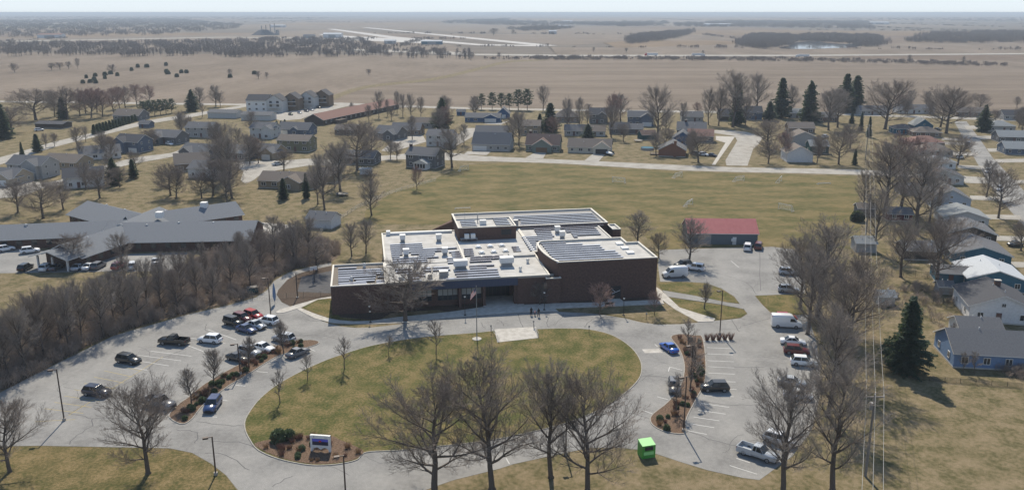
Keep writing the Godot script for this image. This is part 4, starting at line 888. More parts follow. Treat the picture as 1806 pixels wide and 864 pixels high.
const TREES = [
["oak0", -10, 97.3, 16.2, 0, 0, 1.15],
["oak1", -2.6, 98.4, 17.4, 1, 0, 1],
["elm0", 5.2, 101.3, 16.6, 2, 0, 1],
["oak2", 9.8, 97.9, 15.9, 3, 0, 1],
["oak1", -49.1, 102.4, 13.3, 4, 0, 1],
["oak2", -68, 102.8, 10.2, 5, 0, 1.1],
["elm1", 35, 97.3, 17.2, 6, 1, 1.05],
["elm0", 41.7, 98.1, 17.9, 7, 1, 1],
["elm2", 62, 162.6, 20.8, 8, 1, 1.25],
["oak1", 56.2, 136.3, 18.2, 9, 1, 1],
["elm1", 48.7, 119.2, 17.5, 10, 1, 0.95],
["elm0", 57.1, 153.7, 17, 11, 1, 1],
["oak0", 64.2, 150.8, 16.8, 12, 1, 0.8],
["oak2", 60.5, 168.4, 15.4, 13, 1, 0.9],
["elm2", 115.5, 256.5, 22.9, 14, 4, 1.25],
["elmp", 121.9, 259.6, 24.2, 15, 4, 1.3],
["elm1", 113.2, 230.1, 24.2, 16, 4, 1.2],
["elm0", 91.4, 190.5, 14.2, 17, 4, 1.1],
["oak2", 95.9, 182.4, 16.2, 18, 4, 1.15],
["oak0", 147, 249.7, 14.7, 19, 4, 1],
["elm1", 159.7, 279.9, 12.7, 20, 4, 1],
["oak1", 133, 213.6, 7.2, 21, 4, 1.2],
["elm2", 122.7, 242.6, 16, 22, 4, 1],
["elm0", 94.3, 212, 17.2, 23, 4, 0.9],
["elm1", 109.9, 259.6, 12.9, 24, 4, 0.9],
["yng0", 83.6, 150.8, 3.7, 25, 4, 1],
["yng0", 78, 135.8, 3.9, 26, 4, 1],
["yng1", 79.6, 135.1, 4.4, 27, 4, 1],
["spruce0", 68.1, 136.3, 13.6, 28, 13, 1],
["spruce1", -75.9, 276.3, 7.4, 29, 13, 1.15],
["spruce2", -68.7, 278.1, 8.6, 30, 13, 0.85],
["oak0", -21.5, 161.2, 12.4, 31, 3, 1.5],
["yngp", 18, 164.6, 6.7, 32, 3, 1.2],
["yngp", 29.3, 164.6, 5.4, 33, 3, 0.9],
["oak1", 5.9, 170.9, 4.9, 34, 3, 1.1],
["elm1", 33.6, 219.2, 9, 35, 3, 1.5],
["elm0", 44, 202.7, 11.2, 36, 3, 1.3],
["oak2", 37.2, 206.7, 6.4, 37, 3, 1],
["oak1", -47, 195.5, 7.5, 38, 3, 1.5],
["elm1", -40.9, 208.3, 8.9, 39, 3, 1],
["elm2", -37.8, 211.5, 9, 40, 3, 1],
["elm0", -43, 253.4, 10.9, 41, 3, 1.2],
["elmp", -33.4, 293.1, 8.5, 42, 3, 0.9],
["yng0", 40.4, 168.4, 5.6, 43, 3, 1.3],
["yng0", -29.2, 137, 6.3, 44, 3, 1],
["yng1", -34.5, 132.3, 5.1, 45, 3, 1],
["yng0", -36.9, 123.7, 5.8, 46, 3, 1],
["yng1", -22.5, 143.9, 3.9, 47, 3, 1],
["yng0", -13.8, 143.6, 7, 48, 3, 0.9],
["yng1", 40.3, 168.4, 6.1, 49, 3, 1],
["pear0", -51, 123.7, 6.2, 50, 14, 1.15],
["pear1", -49.8, 130.5, 6.7, 51, 14, 1.15],
["pear0", -46, 137.5, 6.3, 52, 14, 1],
["pear1", -41.6, 144.1, 6.6, 53, 14, 1.1],
["yng0", 32.6, 146.6, 5.9, 54, 14, 1.2],
["yng1", 32.2, 137.5, 6.3, 55, 14, 1.2],
["yng0", 25.6, 120.9, 6.3, 56, 14, 1.2],
["yng1", 29.2, 128.3, 7, 57, 14, 1.1],
["elm1", -85.5, 128, 9.6, 58, 5, 0.73],
["oak1", -87.8, 135.1, 9.4, 59, 5, 0.74],
["elm2", -91.5, 142.4, 6.6, 60, 5, 0.83],
["elm0", -86.1, 134.1, 11.2, 61, 5, 0.93],
["elm1", -93.5, 148.8, 7.2, 62, 5, 0.87],
["elm0", -88.8, 142.3, 8.3, 63, 5, 0.97],
["elm2", -84, 135.7, 12.4, 64, 5, 0.83],
["oak1", -86.5, 143.7, 11.3, 65, 5, 0.93],
["elm1", -90.2, 151.5, 8.2, 66, 5, 0.77],
["oak1", -84.5, 142.7, 11.8, 67, 5, 0.74],
["elm2", -91.4, 158.5, 8.5, 68, 5, 0.92],
["elm2", -86.3, 151.9, 9.3, 69, 5, 0.8],
["elm1", -81.4, 145.5, 11.8, 70, 5, 0.74],
["elm2", -84, 151.4, 11, 71, 5, 0.91],
["elm0", -87, 159.8, 9.4, 72, 5, 0.85],
["elm2", -81.6, 150.8, 10.4, 73, 5, 0.83],
["oak1", -87.5, 168.7, 6.7, 74, 5, 0.87],
["elm1", -82.8, 161, 7.4, 75, 5, 0.81],
["elm0", -78.3, 152.5, 12.2, 76, 5, 0.94],
["elm1", -80, 160.6, 10.9, 77, 5, 0.74],
["oak1", -83.1, 169.7, 7.4, 78, 5, 0.98],
["elm2", -77.3, 159.8, 10.1, 79, 5, 0.95],
["elm2", -84.5, 177.2, 9.3, 80, 5, 0.76],
["elm2", -79.7, 168.1, 6.7, 81, 5, 0.75],
["elm2", -74.4, 159.4, 10.6, 82, 5, 0.74],
["elm1", -76.3, 167.8, 11.2, 83, 5, 0.93],
["elm2", -79, 179.7, 7.3, 84, 5, 0.98],
["elm1", -73, 167, 10.5, 85, 5, 0.76],
["elm1", -80.8, 187.6, 7.2, 86, 5, 0.72],
["elm2", -74.5, 178.4, 6, 87, 5, 0.72],
["oak1", -69.3, 166.4, 8.9, 88, 5, 0.8],
["oak1", -71.9, 175.3, 10.6, 89, 5, 0.89],
["elm1", -74.5, 189.6, 6.7, 90, 5, 0.93],
["elm0", -68.2, 173.9, 9, 91, 5, 0.85],
["elm1", -76, 200, 6, 92, 5, 0.83],
["elm0", -70.3, 186, 7.1, 93, 5, 0.72],
["elm2", -64.3, 172.9, 8, 94, 5, 0.88],
["elm2", -66.8, 183.8, 8.4, 95, 5, 0.76],
["elm2", -70, 199.4, 6.4, 96, 5, 0.84],
["elm2", -63.1, 181.4, 9.3, 97, 5, 0.84],
["elm1", -70.5, 211.1, 5.9, 98, 5, 0.81],
["elm1", -64.4, 195.9, 7.6, 99, 5, 0.85],
["elm2", -58.8, 181.8, 10.9, 100, 5, 0.76],
["oak1", -60.7, 195.6, 7.7, 101, 5, 0.8],
["elm2", -63.2, 210.8, 5.8, 102, 5, 0.85],
["elm1", -57.5, 198, 8.9, 103, 5, 0.86],
["elm1", -62.1, 219.9, 6.4, 104, 5, 0.88],
["elm1", -57.5, 208.8, 7.5, 105, 5, 0.93],
["elm1", -53.7, 199.9, 10.2, 106, 5, 0.77],
["elm0", -54.7, 207.2, 10.1, 107, 5, 0.93],
["oak1", -55.2, 215.9, 6, 108, 5, 0.97],
["elm2", -51.5, 206.8, 10.8, 109, 5, 0.97],
["oak1", -257.3, 436.7, 13, 110, 2, 2],
["oak2", -153.6, 257.2, 9.8, 111, 2, 1.3],
["oak2", -274.6, 491.4, 17.4, 112, 2, 2.1],
["elm1", -273.9, 510.8, 15.1, 113, 2, 1.1],
["oak0", -259.1, 496.8, 17.9, 114, 2, 1.4],
["elmp", -258.7, 510.8, 15.1, 115, 2, 1.5],
["oak0", -141.7, 249.7, 11.3, 116, 2, 1.5],
["oak0", -107.2, 199.3, 7.9, 117, 2, 1.4],
["oak1", -137.9, 278.1, 9.6, 118, 2, 1.5],
["elm1", -212.9, 385.8, 7, 119, 2, 1],
["oak1", -200.3, 389.2, 9.1, 120, 2, 1],
["elmp", -179.9, 371.3, 8.1, 121, 2, 1.19],
["oak2", -212.5, 392.6, 6.1, 122, 2, 1],
["oak1", -141.5, 261.2, 9.1, 123, 2, 1.2],
["elm2", -181.4, 354.7, 8, 124, 2, 0.88],
["elmp", -262.4, 525.5, 14.8, 125, 2, 1.4],
["elmp", -258.3, 531.7, 15, 126, 2, 1.4],
["elmp", -245, 525.5, 15.5, 127, 2, 1.4],
["elmp", -252.8, 551, 14.4, 128, 2, 1.4],
["elm0", -252.1, 557.7, 13.8, 129, 2, 1.3],
["elmp", -252.2, 575.3, 13.9, 130, 2, 1.4],
["elm0", -149.4, 292.2, 10, 131, 2, 1],
["oak2", -139.7, 297.2, 7.1, 132, 2, 1.3],
["elm0", -205, 407, 7.6, 133, 2, 0.9],
["elmp", -247.8, 502.3, 17.4, 134, 2, 1.5],
["elmp", -243.8, 507.9, 16, 135, 2, 1.4],
["elm2", -174.3, 358.1, 11.9, 136, 2, 0.93],
["oak2", -169.3, 355.7, 9.7, 137, 2, 0.85],
["elmp", -176.7, 371.2, 7.8, 138, 2, 0.85],
["elm1", -150.1, 313.2, 9.6, 139, 2, 1.2],
["elm2", -95.4, 199.3, 8.6, 140, 2, 1.1],
["elm1", -67, 201.7, 8, 141, 2, 1],
["oak2", -64.3, 206.7, 7.4, 142, 2, 1.3],
["elm2", -64.4, 220.4, 7.8, 143, 2, 1.2],
["oak1", -58.4, 214.7, 6.9, 144, 2, 1.2],
["oak1", -148.1, 330.9, 7.2, 145, 2, 1.2],
["elmp", -248.4, 586.3, 12.2, 146, 2, 1.4],
["oak2", -165, 385.8, 8.8, 147, 2, 1.4],
["oak0", -124.6, 297.2, 6.1, 148, 2, 1.2],
["oak0", -116, 282.6, 10.7, 149, 2, 1.3],
["oak1", -112.3, 278.1, 9.6, 150, 2, 1.2],
["oak2", -103.8, 278.1, 8.6, 151, 2, 1.2],
["oak1", -101.5, 282.6, 12.2, 152, 2, 1.2],
["elm1", -165.2, 423.2, 11.6, 153, 2, 0.87],
["oak2", -171.5, 441.4, 10.8, 154, 2, 1.04],
["oak2", -167.8, 436.9, 7.4, 155, 2, 1.12],
["elm2", -168.5, 445.3, 7.9, 156, 2, 0.89],
["elm0", -203.4, 557.7, 13.5, 157, 2, 1.2],
["elm1", -195.4, 564.6, 14, 158, 2, 1.2],
["yng0", -183.4, 505.1, 9, 159, 2, 1.3],
["elm0", -145.6, 419.9, 8.1, 160, 2, 1.07],
["elmp", -128.1, 368.7, 9.4, 161, 2, 1.1],
["elm1", -124.9, 385.8, 9.6, 162, 2, 1.1],
["elm2", -192.4, 564.6, 9.6, 163, 2, 1],
["elm1", -106.5, 307.7, 21.8, 164, 2, 1.1],
["elm1", -123.3, 364.5, 7.3, 165, 2, 0.85],
["elm0", -92.4, 269.4, 11.2, 166, 2, 0.9],
["elm0", -98.8, 292.2, 18.9, 167, 2, 1.2],
["oak2", -93.7, 278.1, 13.4, 168, 2, 1.3],
["elm2", -63, 269.4, 13, 169, 2, 0.8],
["elm0", -136.6, 412.6, 6.1, 170, 2, 1],
["elm2", -131, 426.3, 12.7, 171, 2, 1],
["elm2", -112, 356, 8.3, 172, 2, 1.06],
["elm1", -107.3, 343.9, 12.8, 173, 2, 1.2],
["elmp", -109.5, 354.2, 10.4, 174, 2, 0.98],
["elmp", -108.9, 359.1, 8.8, 175, 2, 0.97],
["oak0", -104.6, 346.6, 10.1, 176, 2, 1],
["oak1", -90, 330.9, 7.9, 177, 2, 1.4],
["yng1", -132, 575.3, 9.4, 178, 2, 1.5],
["elm2", -59.1, 261.2, 18, 179, 2, 0.9],
["elm2", -63.1, 297.2, 13.8, 180, 2, 0.9],
["elm1", -59.6, 289.2, 17.4, 181, 2, 1.2],
["elm2", -95.9, 510.8, 8.4, 182, 2, 0.7],
["elm0", -81.3, 483.5, 9.6, 183, 2, 0.9],
["oak0", -61, 330.9, 18.9, 184, 2, 1.3],
["elm0", -58.5, 350.7, 14.9, 185, 2, 1.4],
["oak1", -48.4, 287.3, 7.9, 186, 2, 1],
["elm2", -78.4, 502.3, 15.8, 187, 2, 0.7],
["elm0", -70.7, 525.5, 13.8, 188, 2, 0.6],
["elm1", -65.4, 510.8, 13.4, 189, 2, 0.7],
["elm2", -58.7, 496.8, 14.7, 190, 2, 0.8],
["elm1", -74.6, 510.8, 10.1, 191, 2, 0.6],
["elm0", -53.7, 502.3, 12.5, 192, 2, 0.8],
["elm1", -51.7, 357.8, 8.4, 193, 2, 1.2],
["oak1", -69.6, 491.4, 7.8, 194, 2, 1],
["oak1", -48.5, 354.9, 7.2, 195, 2, 1.2],
["elm1", -48.8, 414.5, 11.3, 196, 2, 1],
["elm0", -53.1, 453.3, 7.2, 197, 2, 0.96],
["elm0", -43.5, 472, 7, 198, 2, 0.98],
["elm1", -37.3, 436.7, 13, 199, 2, 1.2],
["elmp", -37.8, 453.9, 8.2, 200, 2, 1.02],
["elm1", -38.5, 462.9, 11.8, 201, 2, 1.12],
["elm2", -40.6, 491.2, 7, 202, 2, 0.81],
["elm2", -42.2, 530.5, 10.7, 203, 2, 1.02],
["elmp", -34.9, 443.2, 13.5, 204, 2, 1.1],
["oak2", -39.5, 517.1, 10.2, 205, 2, 0.98],
["elm2", -24.1, 337.3, 15.9, 206, 2, 1.4],
["elm0", -22.6, 397.9, 9.8, 207, 2, 1],
["elm0", -23.5, 516.5, 9.6, 208, 2, 1.03],
["elm2", -21.9, 508.2, 10.8, 209, 2, 1.19],
["oak1", -24.5, 554.6, 7.8, 210, 2, 1.09],
["oak1", 0.5, 407, 12.2, 211, 2, 1.2],
["elm1", 3.2, 394.4, 16.3, 212, 2, 1],
["elm2", 19.7, 541.2, 15.9, 213, 2, 0.9],
["elmp", 20.5, 426.3, 9.9, 214, 2, 1.3],
["elm0", 28.1, 434.6, 18.4, 215, 2, 0.7],
["elm1", 35, 441, 17.8, 216, 2, 0.7],
["elm0", 41.7, 470.1, 8.3, 217, 2, 1.11],
["elm1", 45.7, 509, 7.7, 218, 2, 1.12],
["elm0", 59.8, 512.4, 7.9, 219, 2, 1.04],
["elm0", 49.4, 422.3, 16, 220, 2, 1],
["elmp", 54.7, 459, 18.1, 221, 2, 1],
["elmp", 59.5, 492.2, 11.7, 222, 2, 1.16],
["elm1", 61, 500.2, 8.4, 223, 2, 1],
["elm2", 61.7, 483.5, 15.9, 224, 2, 1.2],
["oak1", 53.6, 407, 8.2, 225, 2, 1.1],
["elm2", 62.6, 366.4, 10.5, 226, 2, 1.13],
["elm2", 70, 407, 26.8, 227, 2, 1],
["elm0", 78.2, 430.4, 13.7, 228, 2, 1],
["oak2", 69.1, 379.6, 10.1, 229, 2, 1.16],
["elm1", 97.1, 483.5, 11.2, 230, 2, 1],
["elm2", 79.6, 378.8, 8.2, 231, 2, 1],
["elm1", 80.4, 375.2, 9, 232, 2, 1.18],
["oak2", 77.8, 366.6, 7.7, 233, 2, 1.02],
["elmp", 110.9, 510.8, 8.4, 234, 2, 1.2],
["oak1", 77.4, 349.3, 12.7, 235, 2, 1.3],
["elm0", 108.7, 470.9, 20.1, 236, 2, 0.8],
["elm2", 113.2, 466.1, 21.4, 237, 2, 0.9],
["elm1", 119.8, 461.3, 29.6, 238, 2, 1.2],
["elm0", 127.8, 466.1, 16, 239, 2, 0.8],
["elm2", 150.9, 525.5, 24, 240, 2, 1.1],
["oak2", 116.9, 385.8, 12.9, 241, 2, 1.9],
["oak0", 105.3, 345.2, 9.6, 242, 2, 1.4],
["elmp", 116.2, 361.9, 11.1, 243, 2, 1.03],
["elm0", 119.3, 366.5, 11.4, 244, 2, 0.97],
["elmp", 115.3, 352, 7.7, 245, 2, 0.82],
["elm1", 165, 505.1, 18.8, 246, 2, 0.9],
["oak2", 125.5, 345.9, 10.5, 247, 2, 0.82],
["oak2", 133.2, 365.5, 9.2, 248, 2, 0.88],
["elm0", 166.8, 447.6, 21.2, 249, 2, 1.2],
["elm2", 175.8, 459, 21.1, 250, 2, 1.2],
["elm1", 183.9, 483.5, 19, 251, 2, 1],
["oak2", 133.7, 343.9, 13.4, 252, 2, 1.3],
["oak0", 154.4, 385.8, 10.8, 253, 2, 1.3],
["oak1", 198.5, 452.1, 24.6, 254, 2, 1.4],
["elmp", 251.8, 557.7, 9.1, 255, 2, 1.2],
["elm0", 259.9, 557.7, 11.7, 256, 2, 1.1],
["elm1", 270.2, 557.7, 10.9, 257, 2, 1],
["oak1", 243, 529.7, 9, 258, 2, 1.07],
["elm0", 238.7, 515.7, 11.7, 259, 2, 1.05],
["oak1", 237, 514.5, 8.2, 260, 2, 0.84],
["elm1", 243.4, 528.5, 9.8, 261, 2, 0.9],
["elm0", 253.1, 516.4, 8.8, 262, 2, 1.07],
["oak1", 232.5, 461.3, 17.9, 263, 2, 1.2],
["oak2", 223.5, 436.7, 23, 264, 2, 1.4],
["oak2", 181, 341.2, 12, 265, 2, 1.4],
["oak0", 296.5, 541.2, 10.3, 266, 2, 1.5],
["oak2", 265.2, 467.7, 8.6, 267, 2, 0.98],
["elm2", 329.3, 557.7, 7.3, 268, 2, 1.2],
["oak1", 273.2, 458.2, 10.3, 269, 2, 1.05],
["elm2", 262.3, 436.8, 11.4, 270, 2, 1.1],
["oak2", 274.9, 460.8, 7.9, 271, 2, 0.82],
["elm1", 280.7, 469.1, 10.5, 272, 2, 0.86],
["spruce0", -201.4, 538, 13.7, 273, 9, 1.2],
["spruce1", -261.7, 496.8, 13.1, 274, 9, 1.2],
["spruce2", -250.2, 416.4, 17.9, 275, 9, 1.44],
["spruce1", -211.5, 376, 8.3, 276, 9, 1.32],
["spruce2", -212.3, 365.2, 6.2, 277, 9, 0.84],
["spruce0", -144.1, 302.3, 9.7, 278, 9, 1.2],
["spruce1", -141.8, 313.2, 7.5, 279, 9, 1.2],
["spruce0", -37.1, 452.1, 16.7, 280, 9, 1.2],
["spruce1", 19.8, 443.2, 15.2, 281, 9, 1.44],
["spruce2", 14.6, 447.6, 8.9, 282, 9, 1.32],
["spruce0", 37.6, 420.3, 7, 283, 9, 1.8],
["spruce2", 124.4, 470.9, 22.9, 284, 9, 0.96],
["spruce1", 158.1, 502.3, 23.9, 285, 9, 1.08],
["spruce0", 168.5, 483.5, 23.1, 286, 9, 0.96],
["spruce1", 206.9, 531.7, 24.2, 287, 9, 1.2],
["spruce2", 215.7, 538, 22.4, 288, 9, 1.44],
["spruce0", 245.9, 443.2, 14.1, 289, 9, 1.08],
["spruce2", 139.6, 342.5, 6.7, 290, 9, 0.84],
["spruce2", 182, 443.2, 10, 291, 9, 0.72],
["spruce1", 189.9, 475.9, 6.6, 292, 9, 1.08],
["spruce2", 177.7, 422.3, 10.4, 293, 9, 0.72],
["spruce0", 148.3, 491.4, 11, 294, 9, 1.44],
["cedar", 103, 246.1, 3.1, 295, 9, 1.3],
["pine0", -19.6, 547.7, 10, 296, 11, 1],
["pine1", -12.7, 547, 10.8, 297, 11, 1],
["pine0", -6.9, 546.4, 10.5, 298, 11, 1],
["pine1", -1.8, 545.7, 10.2, 299, 11, 1],
["pine0", 4, 545, 12.8, 300, 11, 1],
["pine1", 9.7, 544.4, 13.2, 301, 11, 1],
["pine0", -218.3, 505.1, 9.6, 302, 12, 1.1],
["pine1", -216.7, 509.3, 9.5, 303, 12, 1.1],
["pine0", -215.1, 513.7, 9.3, 304, 12, 1.1],
["pine1", -213.4, 518.1, 9.2, 305, 12, 1.1],
["pine0", -211.7, 522.5, 9, 306, 12, 1.1],
["pine1", -210, 527.1, 8.8, 307, 12, 1.1],
["arbor", -213, 432.5, 4.9, 308, 8, 1],
["arbor", -213.1, 436.2, 4.8, 309, 8, 1],
["arbor", -213.3, 439.9, 4.8, 310, 8, 1],
["arbor", -213.4, 443.7, 4.7, 311, 8, 1],
["arbor", -213.5, 447.6, 4.6, 312, 8, 1],
["arbor", -213.6, 451.5, 4.6, 313, 8, 1],
["arbor", -213.7, 455.5, 4.5, 314, 8, 1],
["arbor", -213.9, 459.5, 4.4, 315, 8, 1],
["arbor", -214, 463.7, 4.4, 316, 8, 1],
["arbor", -214.1, 467.9, 4.3, 317, 8, 1],
["arbor", -214.3, 472.2, 4.2, 318, 8, 1],
["arbor", -214.4, 476.5, 4.1, 319, 8, 1],
["arbor", -214.5, 481, 4.1, 320, 8, 1],
["arbor", -214.7, 485.5, 4, 321, 8, 1],
["arbor", -214.8, 490.1, 3.9, 322, 8, 1],
["arbor", -127.5, 461.3, 3.4, 323, 7, 1],
["arbor", -125.3, 461.3, 3.4, 324, 7, 1],
["arbor", -124.4, 466.1, 3.4, 325, 7, 1],
["cedar", -375.7, 754.4, 3.2, 326, 6, 1.14],
["cedar", -401.5, 814, 3.4, 327, 6, 0.9],
["cedar", -372.2, 760.6, 3.2, 328, 6, 1.3],
["cedar", -381, 786.4, 3.3, 329, 6, 1.27],
["cedar", -403.4, 835.9, 3.5, 330, 6, 1.15],
["cedar", -364.3, 754.4, 3.2, 331, 6, 1.17],
["cedar", -401.1, 851.2, 3.6, 332, 6, 1.23],
["cedar", -380.6, 806.9, 3.4, 333, 6, 0.93],
["cedar", -402.8, 867.1, 3.6, 334, 6, 1.27],
["cedar", -385.4, 843.5, 3.5, 335, 6, 1.03],
["cedar", -403.9, 918.3, 3.8, 336, 6, 0.94],
["cedar", -421.7, 975.8, 4.1, 337, 6, 1.03],
["cedar", -411.5, 975.8, 4.1, 338, 6, 1.26],
["cedar", -402.2, 1007.3, 4.2, 339, 6, 1],
["cedar", -356.3, 891.9, 3.7, 340, 6, 1.27],
["cedar", -345.4, 867.1, 3.6, 341, 6, 1.39],
["cedar", -321.6, 828.5, 3.5, 342, 6, 1.15],
["cedar", -337.9, 883.5, 3.7, 343, 6, 1.09],
["cedar", -332.7, 883.5, 3.7, 344, 6, 1.14],
["cedar", -268.2, 821.2, 3.4, 345, 6, 1.24],
["cedar", -258.5, 867.1, 3.6, 346, 6, 1.28],
["oak1", -512.8, 891.9, 9.2, 347, 10, 1.2],
["oak1", -493.4, 927.4, 7.7, 348, 10, 1.6],
["oak1", -489.1, 936.7, 7.8, 349, 10, 1.6],
["elm0", -484.7, 946.2, 8.5, 350, 10, 1.6],
["elm0", -479.5, 955.8, 11.6, 351, 10, 1],
["oak1", -405.3, 875.2, 9, 352, 10, 1.3],
["elm0", -270.6, 828.5, 8, 353, 10, 1.2],
["elm1", -237.2, 806.9, 7.3, 354, 10, 1.4],
["elm1", -231.2, 814, 5.8, 355, 10, 1.4],
["oak1", -142.4, 859.1, 5.5, 356, 10, 1.5],
["oak1", -53.7, 1128.4, 10.1, 357, 10, 1.2],
["oak1", -50.7, 2372.2, 17.9, 358, 10, 2],
["elm1", -17.3, 1156.2, 8.8, 359, 10, 1.3],
["oak1", 3.2, 2496.3, 12.5, 360, 10, 1.2],
["oak1", 122.7, 2634, 18.2, 361, 10, 1.2],
["elm0", 127.1, 1355.8, 7.7, 362, 10, 1.2],
["elm0", 175.7, 1336.6, 7.6, 363, 10, 1.3],
["elm1", 270.5, 1231.8, 8.6, 364, 10, 1.1],
["elm0", 493.4, 1076.7, 9.6, 365, 10, 1],
["elm1", 541.8, 1040.9, 9.3, 366, 10, 1]]
const WOODS = {
	"far_wood_west": [-3650.44, 4702.62, -3624.02, 6224.9, -3261.77, 8395.79, -1252.07, 4100.19, -1054.23, 3377.98, -956.9, 2372.23, -1122.51, 2157.52, -1542.97, 1978.23],
	"roadside_wood_west": [-1324.5, 1695.8, -960.21, 1637.26, -740.97, 1695.8, -594.96, 1899.23, -337.32, 1978.23, -241.86, 1531.43, -55.59, 1355.78, -46.38, 1128.44, -208.41, 1215.94, -393.58, 1200.44, -604.4, 1231.84, -953.3, 1215.94],
	"field_wood_mid": [230.11, 1695.8, 268.06, 1978.23, 332.25, 2259.82, 506.17, 2634, 580.59, 2787.65, 415.17, 2157.52, 286.74, 1826.25],
	"field_wood_north": [852.68, 4702.62, 1593.28, 6224.9, 2363.84, 5846.64, 1309.39, 3155.4, 931.92, 3634.16, 673.71, 3634.16],
	"pond_wood": [416.83, 1637.26, 655.85, 2372.23, 694.75, 2157.52, 523.17, 1637.26, 426.28, 1483.43],
	"pond_wood_far": [624.53, 1899.23, 756.72, 2259.82, 904.44, 2157.52, 698.62, 1637.26, 614.1, 1531.43, 681.42, 1758.63],
	"wood_east": [841.9, 1862.03, 1190.81, 2496.32, 1538.97, 2634, 2380.88, 2634, 1655.28, 1826.25, 1049.95, 1791.81, 848.47, 1726.65],
	"wood_horizon_east": [2309.74, 8395.79, 5912.87, 10166.78, 9147.59, 10166.78, 5606.59, 6224.9, 3404.38, 5846.64, 2818.59, 6655.33],
	"wood_horizon_mid": [-463.72, 5846.64, -16.23, 8395.79, -55.77, 6655.33, 326.16, 5212.79, 1044.31, 5846.64, 840.54, 4702.62, 43.16, 3932.17, -392.38, 4944.63],
	"wood_skyline_west": [-9186.88, 10166.78, -6660.21, 12882.3, -3534.78, 11364.8, -1422.63, 8395.79, -2225.6, 7149.54, -3996.13, 7722.81, -6464.84, 7149.54],
	"wood_skyline_mid": [-5349.74, 17572.75, -2223.87, 24168.68, 2723.25, 21481.45, 9284.28, 24168.68, 6189.52, 16106.98, 1750.66, 13803.64, -1368.54, 14866.72, -3923.14, 12882.3],
	"grove_mid_a": [-6.12, 3155.4, 200.04, 3777.32, 233.55, 3377.98, 48.68, 2787.65],
	"grove_mid_b": [323.47, 4283.15, 597.79, 4702.62, 765.83, 4283.15, 480.57, 3777.32],
	"roadside_brush": [-47.5, 1156.19, 44.6, 1200.44, 175.41, 1185.32, 301.17, 1163.34, 392.61, 1142.15, 501.25, 1101.97, 589.78, 1029.42, 565.34, 986.07, 473.86, 1040.85, 374.66, 1089.18, 167.11, 1128.44, 41.96, 1128.44],
}
const BUSH = [[-33.83, 111.29], [-32.53, 111.97]]
const YARD_FENCES = [[100.42, 230.68, 113.85, 228.8], [87.1, 192.3, 102.51, 188.76], [77.48, 168.38, 97.12, 173.08], [70.48, 132.3, 84.79, 129.6]]
const AT = {"flagpole": [-6.68, 151.1], "flag_h": 10.53, "sign": [-27.03, 108.33], "bin": [18.84, 107.21], "people": [3.95, 164.4, 4.7, 164.23, 5.44, 163.56], "shed": [47.43, 219.24, 65.62, 219.24], "shed_top": 6.34, "goals": [-18.7, 329.7, 38.92, 305.51, -15.57, 261.97, 83.78, 307.67, 98.45, 306.59, 113.14, 302.33, 57.2, 266.86, 85.79, 260.38, 62.74, 315.45], "power": [47.42, 101.77, 94.41, 219.24, 148.44, 353.52, 37.68, 77.64], "bins": [-34.3, 166.28, -33.22, 166.11, -31.6, 166.28], "bench": [20.54, 169.8], "rails": [-3.98, 155.56, -2.45, 149.37, 4.26, 157.73, 5.08, 151.68], "boat": [42.37, 366.71], "trucks": [197.45, 1231.84, 398.9, 1192.84, 262.38, 1223.84], "hoop": [-45.56, 186.6], "court_post": [-46.82, 175.72], "bollards": [-4.07, 154.65, 4.24, 157.11, 14.93, 154.35, 27.13, 161.58], "home": [-109.83, 210.4, -105.84, 226.34]}
const ORDINAL = ["first", "second", "third", "fourth", "fifth", "sixth", "seventh", "eighth", "ninth", "tenth", "eleventh", "twelfth", "thirteenth", "fourteenth", "fifteenth", "sixteenth", "seventeenth", "eighteenth", "nineteenth", "twentieth", "21th", "22th", "23th", "24th", "25th", "26th", "27th", "28th", "29th", "30th", "31th", "32th", "33th", "34th", "35th", "36th", "37th", "38th", "39th"]

